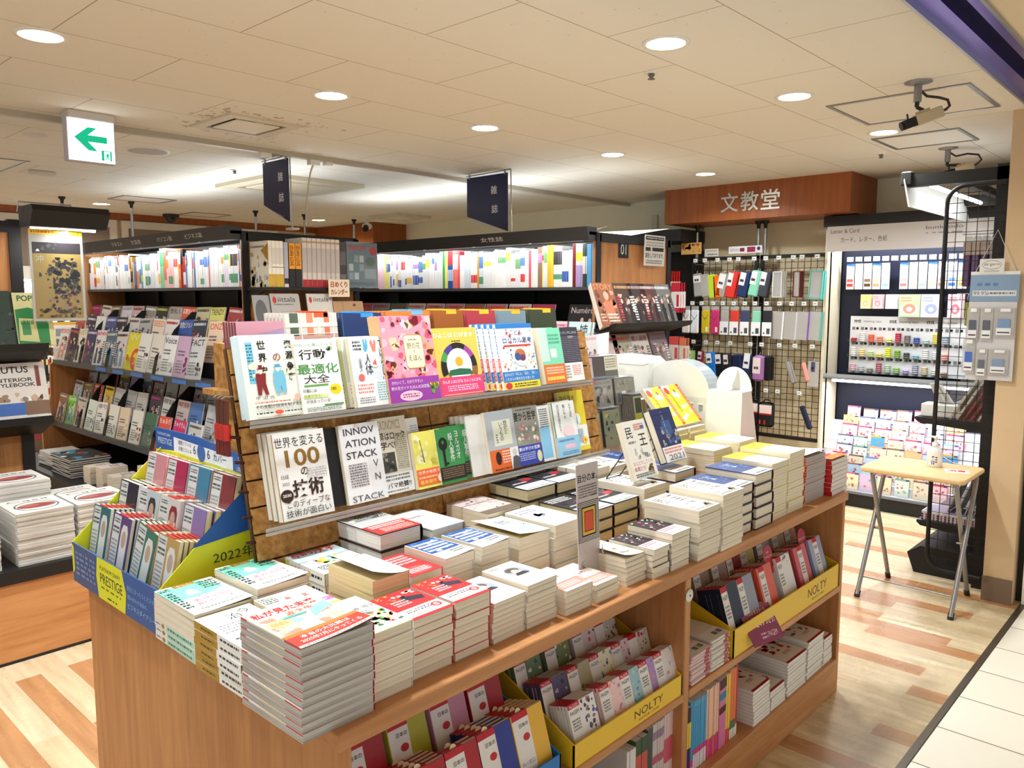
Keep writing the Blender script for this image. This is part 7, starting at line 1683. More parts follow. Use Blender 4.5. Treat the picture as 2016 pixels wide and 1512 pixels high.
# end display of the women's rack
EX2 = RX1 + 0.012
t = thing('end_shelf', 'black sloping shelves on the numbered end panel', 'shelf', (EX2,4.6,0))
for z, nm_ in ((1.39, 'upper_shelf'),(1.06, 'lower_shelf')):
 MB().prism([(0, z - 0.05),(0.02, z - 0.05),(0.2, z + 0.0),(0.215, z + 0.03),(0.2, z + 0.03),(0, z - 0.02)], -0.5,0.42, BLK, 'Y').obj(nm_, t)
nb = MB().box((EX2 - 0.011,4.42,1.845),(EX2 - 0.009,4.535,1.96), mat((24,23,30),0.4))
nb.flat([('t', '01', 0.2,0.2,0.6,(230,230,230), {'w': 0.56})], frame((EX2 - 0.0085,4.42,1.845), '+X'),0.115,0.115)
tag(nb.obj('number_plate'), 'black plate with the white number 01 on the wood end panel', 'sign')
GS = 'magazines on the numbered end panel'
def story(i):
 return [('r', 0,0,1,1,(150,90,64)),('t', 'STORY', 0.04,0.84,0.13,(226,150,90), {'w': 0.9}),('k', 0.05,0.05,0.95,0.82,30, [(110,64,50),(176,110,80),(206,150,120),(90,50,44),(214,110,60)], 4,0.12),('e', 0.55,0.7,0.12,0.1,(216,170,146)),('p', [(0.3,0.2),(0.85,0.2),(0.75,0.58),(0.42,0.58)], (200,120,90)),('s', 0.4,0.08,0.92,0.3,3,(236,220,206)),('s', 0.06,0.1,0.3,0.3,3,(226,200,180))]
show_mag(EX2 + 0.16,4.13,1.40,0.22,0.29,(150,90,64), story(0), 'brown fashion magazine with orange title, front of the fat bundle', GS, 7,0.34, '+X', step=0.014, side='R')
for i, (y, bg, tc, ti) in enumerate(((4.36,(70,50,44),(190,150,100), None),(4.52,(60,44,44),(170,150,150), None),(4.66,(90,50,50),(200,190,190), None),(4.84,(110,110,110),(226,220,216), None))):
 show_mag(EX2 + 0.15, y, 1.40,0.2,0.29, bg, mag_design(300 + i, bg, ti, tc, [(40,34,34),(120,90,76),(206,170,150)]), 'dark fashion magazine, %s to the right of the fat bundle' % nth(i + 1), GS, 3,0.34, '+X', step=0.012, side='R')
for i, (y, ti, bg, tc) in enumerate(((4.2, None, (206,180,176),(190,60,60)),(4.36, None, (170,160,140),(226,90,60)),(4.56, '婦人画報', (206,196,190),(150,40,50)),(4.8, None, (130,110,116),(150,130,136)))):
 show_mag(EX2 + 0.15, y, 1.07,0.21,0.28, bg, mag_design(340 + i, bg, ti, tc, [(150,140,130),(190,180,170),(120,60,60)]), '%s magazine, %s on the lower end shelf' % (colour_name(bg), nth(i + 1)), GS, 2,0.34, '+X')
F = frame((EX2 + 0.03,4.66,1.8), '+X', -0.03)
b = MB(); b.M = F; b.box((0,0,0),(0.26,0.21,0.0008), mat((226,224,220),0.5)); b.M = None
b.flat([('r', 0.06,0.84,0.94,0.95,(40,38,40)),('s', 0.1,0.87,0.9,0.93,1,(226,226,226)),('s', 0.08,0.62,0.92,0.8,2,(150,148,146)),('r', 0.06,0.48,0.3,0.6,(40,38,40)),('r', 0.38,0.48,0.94,0.6,(40,38,40)),('t', '混在しております。', 0.05,0.26,0.16,(34,32,34), {'w': 0.9, 'b': 0.015}),('s', 0.1,0.06,0.86,0.2,2,(120,118,118))], F @ Matrix.Translation((0,0,0.0008)),0.26,0.21)
tag(b.obj('paper_notice'), 'white printed notice hanging on the corner of the numbered panel', 'notice')
b = MB()
b.add([(-3.6,4.15,2.004),(-3.16,4.6,2.004),(-3.14,5.05,2.075),(-3.5,4.9,2.03)], [(0,1,2,3)], mat((238,236,232),0.5)); b.add([(-3.62,4.15,2.001),(-3.18,4.6,2.001),(-3.16,5.05,2.07),(-3.52,4.9,2.026)], [(3,2,1,0)], mat((226,222,218),0.5))
tag(b.obj('curled_poster'), 'curling white poster lying on top of the women\'s rack', 'poster')
b = MB().add([(-4.1,4.72,2.005),(-3.7,4.6,2.005),(-3.62,4.98,2.12),(-3.95,5.02,2.07)], [(0,1,2,3)], mat((226,206,200),0.5)); b.add([(-4.1,4.72,2.003),(-3.7,4.6,2.003),(-3.62,4.98,2.118),(-3.95,5.02,2.068)], [(3,2,1,0)], mat((226,206,200),0.5))
tag(b.obj('curled_poster'), 'curling pinkish poster lying behind the white one on the rack', 'poster')

# ---------------------------------------------------------------- newspapers and cheap books on the plinth of the left rack
GP = 'things lying on the plinth of the left rack'
for i in range(9):
 b = MB().bevbox((-0.2,-0.14,0),(0.2,0.14,0.013), mat((214,212,206),0.7),0.003)
 b.box((-0.2,-0.141,0.011),(0.2,0.14,0.0135), mat((60,58,58),0.6))
 if i == 8: b.flat([('k', 0,0,1,1,16, [(60,150,180),(226,200,60),(200,60,50),(240,240,236),(40,40,44)], 3,0.12)], Matrix.Translation((-0.2,-0.14,0.0136)),0.4,0.28)
 b.tube([(-0.202,-0.06 + 0.01 * (i % 3),0.002),(-0.23,-0.08,0.012 + 0.004 * (i % 2))], 0.0025, PAPERW, 6)
 o = b.obj('strung_magazine_bundle'); o.matrix_local = Matrix.Translation((-6.35 + RND.uniform(-0.01,0.01),2.1,0.281 + i * 0.0155)) @ Matrix.Rotation(RND.uniform(-0.06,0.06),4, 'Z')
 tag(o, '%s of the bundle tied with white string on the rack plinth' % stack_pos(i, 9, 'magazine'), 'magazine', GP)
for i in range(6):
 b = MB().bevbox((-0.16,-0.12,0),(0.16,0.12,0.016), mat((200,196,190),0.7),0.003)
 o = b.obj('newspaper'); o.matrix_local = Matrix.Translation((-6.8,2.12,0.281 + i * 0.017)) @ Matrix.Rotation(RND.uniform(-0.1,0.1),4, 'Z')
 tag(o, '%s in the grey pile left of the tied bundle' % stack_pos(i, 6, 'newspaper'), 'newspaper', GP)
for (x, y, n, w_, th, c, lb) in ((-5.92,2.07,6,0.16,0.02,(236,228,206), 'cream pocket book'),(-5.7,2.08,8,0.17,0.018,(240,226,222), 'pale pink pocket book'),(-5.48,2.07,6,0.17,0.02,(226,220,208), 'ivory pocket book'),(-5.35,2.2,9,0.13,0.02,(232,224,196), 'yellowish pocket book')):
 ms = book_meshes('pocket_book', 0.12, w_, th * 0.96, c, None, 'c', [('s', 0.2,0.4,0.8,0.8,3,(150,130,120))])
 for i in range(n):
  place_book('pocket_book', ms, Matrix.Translation((x + RND.uniform(-0.004,0.004), y, 0.281 + i * th)) @ Matrix.Rotation(RND.uniform(-0.04,0.04),4, 'Z'), '%s in its pile on the rack plinth' % stack_pos(i, n, lb), 'book', GP)

# ---------------------------------------------------------------- near left gondola, low platform, magazine piles
t = thing('gondola_end', 'wooden rack end with black frame cut by the left photo edge', 'bookshelf', (-4.95,0.4,0))
MB().box((-0.03,-1.4,0),(0,0.96,1.95), BEECH).obj('end_panel', t)
MB().box((-0.035,0.94,0),(0.012,1.0,2.0), BLK).box((-0.035,-1.4,1.93),(0.012,0.94,1.99), BLK).obj('end_frame', t)
for z, nm_ in ((1.31, 'upper_shelf'),(0.92, 'lower_shelf')):
 MB().prism([(0.012, z - 0.09),(0.06, z - 0.09),(0.25, z - 0.01),(0.26, z + 0.03),(0.245, z + 0.03),(0.012, z - 0.05)], -1.3,1.03, BLK, 'Y').obj(nm_, t)
GPO = 'magazines on the left rack end'
show_mag(-4.76,1.395,1.325,0.17,0.29,(206,196,140), [('r', 0,0,1,1,(206,196,140)),('t', 'POPEYE', 0.12,0.84,0.11,(30,90,56), {'w': 0.8, 'b': 0.03}),('p', [(0.02,0.0),(0.9,0.0),(0.92,0.4),(0.78,0.64),(0.4,0.72),(0.02,0.68)], (34,120,60)),('p', [(0.05,0.1),(0.6,0.06),(0.56,0.5),(0.1,0.52)], (196,190,130)),('r', 0.16,0.2,0.4,0.44,(60,130,80)),('s', 0.14,0.36,0.5,0.5,1,(34,110,60))], 'cream and green magazine on the left rack end', GPO, 2,0.26, '+X')
show_mag(-4.76,1.22,1.325,0.15,0.3,(24,44,30), [('r', 0,0,1,1,(24,44,30)),('k', 0,0,1,1,40, [(40,70,44),(14,24,18),(60,90,60)], 3,0.07)], 'dark leafy green magazine left of the cream and green one', GPO, 4,0.26, '+X')
show_mag(-4.76,1.3,0.94,0.26,0.3,(206,196,190), [('r', 0,0,1,1,(214,206,200)),('t', 'BRUTUS', 0.02,0.82,0.12,(30,28,30), {'w': 0.72, 'b': 0.02}),('t', 'INTERIOR', 0.1,0.66,0.07,(30,28,30), {'w': 0.7, 'b': 0.02}),('t', 'STYLEBOOK', 0.06,0.57,0.07,(30,28,30), {'w': 0.78, 'b': 0.02}),('r', 0.0,0.06,0.62,0.28,(56,96,170)),('r', 0.6,0.05,1,0.3,(120,90,70)),('k', 0.05,0.3,0.95,0.5,10, [(190,160,140),(230,226,220),(150,120,100)], 3,0.1),('r', 0.86,0.56,0.94,0.94,(120,60,50))], 'interior magazine with a blue bed on the left rack end', GPO, 2,0.26, '+X')
for i in range(3):
 show_mag(-4.76,0.98 - i * 0.24,0.94,0.2,0.28,(150,140,130), mag_design(400 + i, (150,140,130)), 'grey brown magazine, %s left of the interior magazine' % nth(i + 1), GPO, 1,0.26, '+X')
# light hood and hung calendar
t = thing('rack_light', 'black hooded lamp above the hanging painted calendar', 'lamp', (-4.8,1.55,1.98))
MB().prism([(-0.05,-0.03),(0.12,-0.03),(0.18,0.05),(0.16,0.08),(-0.05,0.08)], -0.18,0.2, BLK, 'Y').obj('hood', t)
MB().tube([(0.0,-0.2,0.05),(0.03,-0.2,0.1),(0.04,0.05,0.1),(0.03,0.06,-0.08)], 0.004, STEEL, 6).obj('hook', t)
tube_light(t, -0.16,0.16,0.06,-0.03,5.0, 'Y')
CX = -4.72
F = frame((CX, 1.372,1.455), '+X', 0.0)
b = MB(); b.M = F; b.box((0,0,-0.001),(0.262,0.485,0), mat((206,198,190),0.4)); b.M = None
b.flat([('r', 0,0.94,1,1,(236,200,40)),('t', 'ヤマケイ', 0.66,0.95,0.035,(60,50,20), {'w': 0.28}),('s', 0.04,0.95,0.5,0.99,1,(200,90,30)),('r', 0.05,0.03,0.95,0.86,(176,146,74)),('r', 0.05,0.74,0.95,0.86,(44,34,40)),('k', 0.1,0.76,0.5,0.85,6, [(226,226,226),(90,80,84)], 5,0.05),
  ('k', 0.4,0.3,0.92,0.7,60, [(52,42,44),(70,56,52),(90,74,60),(40,36,40)], 4,0.08),('k', 0.15,0.36,0.5,0.62,14, [(60,48,46),(80,64,56)], 9,0.06),('k', 0.3,0.08,0.92,0.34,50, [(150,120,100),(110,80,66),(170,140,130),(120,60,50),(70,54,48)], 2,0.05),('k', 0.08,0.04,0.9,0.14,26, [(96,76,46),(120,96,56)], 6,0.06),('t', '冲', 0.1,0.64,0.08,(206,200,190))], F, 0.262,0.485)
b.M = F; b.box((-0.01,-0.012,0.003),(0.272,0.46,0.0034), CLEAR); b.M = None
tag(b.obj('wall_calendar'), 'hanging calendar with a painted garden plant on gold under a yellow header', 'calendar')
# low platform
t = thing('low_platform', 'low beech platform with a black rim carrying magazine piles', 'display table', (-4.4,0.5,0))
MB().box((-0.5,-1.6,0.0),(0.57,1.15,0.355), BEECH_Y).obj('base', t)
MB().box((-0.52,-1.62,0.355),(0.585,1.17,0.412), BLK).obj('rim', t)
MB().box((0.57,-1.6,0),(0.574,1.15,0.012), BLK).obj('kick_strip', t)
d_casa = [('r', 0,0,1,1,(226,224,220)),('t', 'Casa', 0.12,0.8,0.12,(60,54,54), {'w': 0.74}),('e', 0.5,0.42,0.34,0.16,(150,70,66)),('ring', 0.5,0.42,0.36,0.39,0,6.3,(90,80,80)),('e', 0.4,0.46,0.16,0.08,(180,100,90))]
for (where, Xn, Y0, Y1, zt, n, rot) in (('on the low platform, tall pile by the photo edge', -3.86,0.72,0.94,0.6,20,0.0),('on the low platform, red picture pile', -3.86,1.0,1.235,0.645,22,0.0),('on the low platform, tallest pile at the back', -4.17,1.0,1.24,0.72,27,0.0),('on the low platform, pile next to the blue box', -3.86,1.25,1.5,0.64,22,0.0),('on the low platform, low pile at the back right', -4.17,1.26,1.5,0.6,18,0.0)):
 mk_stack(where, 'magazine', 'home_magazine', Xn, 0.285, Y0, Y1, zt, n, (226,224,220), 'g', d_casa, base=0.412, side='L', cat='magazine', group='home magazines on the low platform', jit=0.004)

# ---------------------------------------------------------------- far left white shelf with hung calendars
t = thing('bookcase', 'distant bookcase with white shelves beyond the painted calendar', 'bookshelf', (-9.0,2.65,0))
f = MB().box((-0.17,-0.45,0),(-0.15,0.5,1.9), mat((226,220,206),0.5))
f.obj('back_panel', t)
MB().box((-0.17,0.45,0),(0.15,0.5,1.9), BEECH).obj('end_panel', t)
for z in (0.24,0.55,0.82,1.08,1.32):
 MB().box((-0.15,-0.45, z - 0.02),(0.15,0.45, z), BLACK2).obj('shelf', t)
MB().box((0.1,-0.45,0.16),(0.16,0.45,0.22), mat((150,70,80),0.5)).obj('kick_board', t)
tube_light(t, -0.4,0.4,0.12,1.75,20.0, 'Y')
rq = random.Random(9)
for li, z in enumerate((0.24,0.55,0.82,1.08)):
 place_spines(2.22, z, -8.86, [(rq.uniform(0.014,0.026), rq.choice([(246,244,238),(240,236,226),(226,60,60),(246,210,60),(240,150,50),(236,236,230),(40,40,44),(246,246,240)]), [(rq.uniform(0.3,0.5), rq.uniform(0.6,0.9), rq.choice([(206,60,60),(60,60,64),(246,220,120)]))], rq.uniform(0.8,1.0)) for _ in range(30)],
    0.2,0.14, '%%s book spine, %%s from the left on the distant bookcase, shelf %s' % ('four', 'three', 'two', 'one')[li], 'book', 'books on the distant bookcase', 'book', '+X')
for i, (z0, z1) in enumerate(((0.98,1.34),(0.55,0.94),(0.16,0.52))):
 F = frame((-8.62,2.66, z0), '+X')
 b = MB(); b.M = F; b.box((0,0,-0.004),(0.32, z1 - z0,0), mat((236,232,226),0.5)); b.M = None
 els = [('r', 0,0.92,1,1,(226,180,60))]
 cs = [[(90,96,110),(120,130,120),(150,160,170)], [(110,80,60),(90,110,90),(150,60,60)], [(176,120,50),(60,90,150),(90,140,100),(60,110,60)]][i]
 rows_ = 3 if i < 2 else 4
 for a in range(2):
  for c in range(rows_):
   els.append(('r', 0.1 + a * 0.44,0.06 + c * 0.84 / rows_, 0.46 + a * 0.44,0.06 + c * 0.84 / rows_ + 0.6 / rows_, cs[(a + c) % len(cs)]))
 b.flat(els, F, 0.32, z1 - z0)
 tag(b.obj('wall_calendar'), 'white photo calendar hung beside the distant bookcase, %s from the top' % nth(i + 1), 'calendar', 'photo calendars by the distant bookcase')
# ================================================================ grid wall with hanging goods
GY = 6.3
for k, (x0, x1) in enumerate(((-3.66,-3.04),(-3.02,-2.44))):
 t = thing('grid_panel', ('left' if k == 0 else 'right') + ' half of the black wire grid wall under the wood box', 'wall grid', ((x0 + x1) / 2, GY, 0),0, 'wire grid panels')
 hw = (x1 - x0) / 2
 f = MB()
 for a, b in (((-hw, 0.42),(-hw + 0.028,1.93)),((hw - 0.028,0.42),(hw, 1.93)),((-hw, 1.9),(hw, 1.93)),((-hw, 0.42),(hw, 0.448))):
  f.box((a[0], -0.015, a[1]),(b[0], 0.015, b[1]), BLK)
 f.box((-hw, -0.012,0.0),(-hw + 0.026,0.012,0.42), BLK).box((hw - 0.026,-0.012,0.0),(hw, 0.012,0.42), BLK)
 f.obj('frame', t)
 g = MB()
 n = 11
 for i in range(1, n):
  x = -hw + 2 * hw * i / n
  g.box((x - 0.0022,-0.003,0.44),(x + 0.0022,0.001,1.91), mat((58,46,38),0.5))
 z = 0.49
 while z < 1.9:
  g.box((-hw + 0.02,-0.004, z - 0.0022),(hw - 0.02,0.0, z + 0.0022), mat((58,46,38),0.5)); z += 0.051
 g.obj('wire_mesh', t)
struct(MB().box((-3.68,6.52,0.0),(-2.44,6.6,2.21), mat((236,222,186),0.7)), 'wall_panel')
HOOKG = 'wire hooks with price tags on the grid wall'
def hook(x, z, lb, ln=0.12, tag_c=(238,238,236)):
 t = thing('display_hook', lb, 'hook', (x, GY - 0.004, z),0, HOOKG)
 MB().tube([(0,0,0),(0,-ln, 0),(0,-ln - 0.012,0.012)], 0.0022, STEEL, 6).tube([(0,0,0.035),(0,-ln + 0.01,0.035)], 0.0018, STEEL, 6).obj('wire', t)
 b = MB().box((-0.021,-ln - 0.002,0.015),(0.021,-ln, 0.05), mat((206,206,200),0.3, alpha=0.6)).box((-0.016,-ln - 0.0035,0.021),(0.016,-ln - 0.0022,0.046), mat(tag_c, 0.5))
 b.box((-0.012,-ln - 0.0042,0.03),(0.008,-ln - 0.0036,0.037), mat((120,120,120)))
 b.obj('price_tag', t)
rows_h = ((1.865,(-3.56,-3.47,-3.35,-3.24,-3.16,-3.02,-2.92,-2.81,-2.69,-2.62,-2.5)),(1.5,(-3.58,-3.49,-3.38,-3.29,-3.19,-3.09,-3.0,-2.9,-2.79,-2.69,-2.59,-2.5)),
  (1.165,(-3.56,-3.44,-3.33,-3.21,-3.03,-2.93,-2.78,-2.65,-2.51)),(0.79,(-3.02,-2.88,-2.78,-2.6)))
for ri, (z, xs) in enumerate(rows_h):
 for i, x in enumerate(xs):
  hook(x, z, 'wire hook with a white price tag, %s from the left in grid row %s' % (nth(i + 1),('one', 'two', 'three', 'four')[ri]))
GG = 'pencil cases and pouches on the grid wall'
def pouch(x, zt, w_, h_, body, lb, roll=0.0, depth=0.02, card=None, cardpos=(0.1,0.55,0.7,0.95), zipc=None, y=GY - 0.1, clear=False, name='pencil_case', n=1, round_=0.012, dots=None):
 m = (MILKY if clear else mat(body, 0.35))
 for q in range(n):
  t = thing(name, lb if q == 0 else '%s one hanging behind the %s' % (nth(q + 1), lb.split(',')[0]), 'pencil case', (x + 0.006 * q, y + 0.026 * q, zt),0, GG)
  t.rotation_euler = (0, roll, 0)
  MB().bevbox((-w_ / 2,-depth, -h_),(w_ / 2,0,0), m, min(round_, depth * 0.45)).obj('body', t)
  MB().tube([(0,-depth / 2,0),(0,-depth / 2,0.014),(0.0,-depth / 2 + 0.01,0.02)], 0.0025, STEEL if not clear else MILKY, 6).obj('loop', t)
  if zipc:
   b = MB()
   zc = mat(zipc, 0.4)
   for a, c in (((-w_ / 2 - 0.002,-h_),(-w_ / 2 + 0.004,0)),((w_ / 2 - 0.004,-h_),(w_ / 2 + 0.002,0)),((-w_ / 2,-0.005),(w_ / 2,0.001)),((-w_ / 2,-h_ - 0.001),(w_ / 2,-h_ + 0.004))):
    b.box((a[0], -depth - 0.001, a[1]),(c[0], 0.001, c[1]), zc)
   b.obj('zip_edge', t)
  if card and q == 0:
   a, b_, c, d = cardpos
   b = MB().box((-w_ / 2 + a * w_, -depth - 0.0015,-h_ + b_ * h_),(-w_ / 2 + c * w_, -depth - 0.0005,-h_ + d * h_), mat(card, 0.5))
   for kx in (0.3,0.62):
    cx = -w_ / 2 + (a + (c - a) * kx) * w_; cz = -h_ + (b_ + (d - b_) * 0.35) * h_
    b.box((cx - 0.009,-depth - 0.002, cz - 0.009),(cx + 0.009,-depth - 0.0016, cz + 0.012), mat(dots or (70,60,80),0.5))
   b.obj('label_card', t)
pouch(-3.55,1.788,0.085,0.198,(190,180,170), 'clear pouch with a white square card, top row left', -0.1, card=(232,232,230), cardpos=(0.1,0.6,0.9,0.9), clear=True)
pouch(-3.48,1.782,0.08,0.198,(200,200,196), 'clear slim pouch, top row', -0.12, clear=True)
pouch(-3.415,1.776,0.075,0.205,(190,214,60), 'lime green pouch, top row', -0.12, n=2)
pouch(-3.365,1.77,0.07,0.198,(236,110,30), 'bright orange pouch, top row', -0.08, n=1)
pouch(-3.29,1.788,0.08,0.205,(190,180,176), 'clear pouch with a slanting label, top row', 0.22, card=(236,236,238), clear=True, cardpos=(0.05,0.35,0.8,0.95))
pouch(-3.2,1.794,0.085,0.22,(222,60,52), 'red plastic pencil case with slanting label, top row', 0.2, card=(236,236,238), n=3, cardpos=(0.0,0.45,0.55,0.95))
pouch(-3.09,1.794,0.085,0.213,(44,60,104), 'navy plastic pencil case with slanting label, top row', 0.22, card=(236,236,238), cardpos=(0.0,0.45,0.6,0.95), n=2)
pouch(-2.99,1.8,0.085,0.213,(140,214,184), 'mint green pencil case with slanting label, top row', 0.22, card=(236,236,238), cardpos=(0.0,0.45,0.6,0.95), n=2)
pouch(-2.91,1.794,0.08,0.213,(70,72,84), 'dark grey pencil case with slanting label, top row', 0.2, card=(236,236,238), cardpos=(0.0,0.45,0.6,0.95), n=2)
pouch(-2.82,1.788,0.075,0.205,(206,206,206), 'clear zip pouch with white edges, top row', 0, zipc=(240,240,240), clear=True, n=3)
pouch(-2.66,1.788,0.055,0.205,(120,40,44), 'maroon edged clear pouch, top row', 0, zipc=(110,30,36), clear=True, n=2)
pouch(-2.5,1.788,0.1,0.22,(160,214,206), 'clear pouch with a turquoise zip edge, top row right', 0.06, zipc=(90,196,186), clear=True, n=2)
row2 = ((-3.64,(226,228,228), 'pale cream slim case, second row left', None),(-3.555,(226,234,240), 'white slim case with an elastic, second row', None),(-3.45,(206,180,40), 'mustard yellow slim case, second row', None),(-3.36,(206,50,116), 'magenta slim case, second row', None),
  (-3.27,(170,164,162), 'grey case with a white sleeve, second row', 1),(-3.18,(216,66,56), 'red case with a white sleeve, second row', 1),(-3.085,(66,70,106), 'navy case with a white sleeve, second row', 1),(-2.985,(140,206,176), 'mint case with a white sleeve, second row', 1),(-2.89,(48,48,54), 'black case with a white sleeve, second row', 1))
for x, body, lb, sl in row2:
 t = thing('pencil_case', lb, 'pencil case', (x, GY - 0.11,1.495),0, GG)
 MB().bevbox((-0.038,-0.022,-0.225),(0.038,0,-0.02), mat(body, 0.4),0.008).obj('body', t)
 if sl:
  b = MB().box((-0.04,-0.0245,-0.227),(0.04,-0.022,-0.115), mat((236,236,238),0.5)).box((0.0,-0.0252,-0.21),(0.028,-0.0246,-0.165), mat((74,76,90))).box((-0.028,-0.0252,-0.21),(-0.016,-0.0246,-0.198), mat((30,30,34)))
  b.obj('paper_sleeve', t)
 else:
  b = MB().tube([(-0.03,-0.023,-0.06),(0.0,-0.024,-0.1),(0.03,-0.023,-0.06)], 0.0018, mat((80,76,60)),6).lathe([(0.005,-0.0),(0.001,0.002)], mat((90,90,90)),(0,-0.024,-0.1),8)
  b.box((0.008,-0.0235,-0.205),(0.028,-0.022,-0.165), mat((230,226,210)))
  b.obj('clasp', t)
 MB().box((-0.036,-0.012,-0.02),(0.036,-0.011,0.012), MILKY).obj('hanger', t)
for x, zc, lb, n in ((-2.81,(236,236,238), 'flat clear zip case with white edge, second row', 2),(-2.7,(206,206,210), 'flat clear zip case, second row', 1),(-2.6,(120,80,170), 'flat clear case with a purple zip, second row', 2),(-2.5,(80,180,170), 'flat clear case with a turquoise zip, second row right', 2)):
 pouch(x, 1.47,0.1,0.225,(200,200,204), lb, 0.05, depth=0.008, clear=True, n=n)
 b = MB().box((0.044,-0.009,-0.225),(0.056,0.0,0), mat(zc, 0.4)); o = b.obj('zip_edge')
 o.parent = [q for q in bpy.data.objects if q.get('label') == lb][0]
pouch(-3.6,1.12,0.06,0.144,(150,190,110), 'green pouch, third row left', 0, card=(236,240,230), n=2)
pouch(-3.49,1.12,0.06,0.158,(140,36,60), 'dark red pouch, third row', 0.1, card=(230,220,220))
pouch(-3.4,1.115,0.085,0.209,(30,120,210), 'bright blue pen case, third row', -0.15, card=(236,240,244), depth=0.04)
pouch(-3.31,1.11,0.085,0.202,(30,30,36), 'black pen case with a white tag, third row', -0.1, card=(236,238,240), depth=0.04)
pouch(-3.24,1.11,0.07,0.202,(40,38,42), 'black pen case with a pink tag, third row', -0.1, card=(236,220,226), depth=0.04)
pouch(-3.15,1.105,0.09,0.194,(32,40,72), 'navy corduroy pen case, third row', -0.1, depth=0.045)
pouch(-3.05,1.11,0.09,0.23,(36,44,80), 'navy pen case with a big hang tag, third row', 0.1, card=(232,234,240), cardpos=(0.25,0.5,0.85,1.05), depth=0.04)
pouch(-2.94,1.11,0.11,0.216,(160,110,170), 'purple standing pen case with a card, third row', 0.02, card=(226,210,206), cardpos=(0.1,0.3,0.7,0.9), depth=0.06, round_=0.02)
pouch(-2.87,1.105,0.06,0.202,(24,24,28), 'black pen case beside the purple one, third row', 0, depth=0.05, n=2)
pouch(-2.72,1.07,0.035,0.187,(150,146,140), 'slim grey case in a slanting clear bag, third row', -0.35, n=2)
pouch(-2.585,1.07,0.035,0.158,(240,160,150), 'slim pink case, third row', -0.3)
pouch(-2.5,1.08,0.09,0.202,(206,206,200), 'clear case with a navy and white tag, third row right', 0.02, card=(60,70,110), cardpos=(0.3,0.6,0.65,0.98), clear=True, depth=0.012)
for x, y_, lb in ((-2.99, GY - 0.1, 'black hard pencil box with a red and white label, fourth row left'),(-2.85, GY - 0.14, 'black hard pencil box with a red and white label, fourth row right')):
 t = thing('pencil_box', lb, 'pencil case', (x, y_, 0.73),0, GG)
 MB().bevbox((-0.068,-0.05,-0.2),(0.068,0,0), mat((24,23,26),0.5),0.02).obj('body', t)
 MB().box((-0.05,-0.0515,-0.1),(0.055,-0.0502,-0.02), mat((236,216,214))).box((-0.05,-0.0518,-0.1),(0.055,-0.0504,-0.088), mat((190,40,40))).obj('label_card', t)
 MB().box((-0.05,-0.0515,-0.18),(-0.038,-0.05,-0.145), mat((200,40,44))).box((-0.01,-0.0515,-0.18),(0.002,-0.05,-0.145), mat((200,40,44))).obj('zip_pull', t)
 MB().tube([(-0.03,-0.02,0),(-0.02,-0.02,0.022),(0.02,-0.02,0.022),(0.03,-0.02,0)], 0.006, BLK, 8).obj('handle', t)
pouch(-2.58,0.72,0.045,0.195,(30,36,58), 'slim navy case in a slanting clear bag, fourth row', -0.4, depth=0.03)
# header cards clipped on the grid top
for (x, z, w_, h_, c, els, lb) in ((-3.66,1.96,0.2,0.1,(236,190,110), [('k', 0.05,0.1,0.95,0.9,12, [(226,150,70),(240,220,110),(206,70,60),(246,236,210)], 3,0.14)], 'orange cloud shaped header card on the grid'),(-3.46,1.935,0.13,0.065,(226,222,214), [('s', 0.1,0.55,0.9,0.85,1,(190,160,150)),('s', 0.15,0.1,0.9,0.4,1,(70,110,100))], 'small white header card on the grid'),
        (-3.15,1.95,0.3,0.06,(236,234,238), [('s', 0.05,0.3,0.3,0.7,2,(150,150,170)),('r', 0.34,0.25,0.48,0.75,(120,40,70)),('r', 0.56,0.15,0.8,0.85,(150,40,80)),('e', 0.9,0.6,0.05,0.26,(50,50,110))], 'wide white header card with pink pictures on the grid')):
 F = frame((x - w_ / 2, GY - 0.03, z), '-Y')
 b = MB(); b.M = F; b.box((0,0,-0.002),(w_, h_, 0), mat(c, 0.5)); b.M = None
 b.flat(els, F, w_, h_)
 tag(b.obj('header_card'), lb, 'sign')
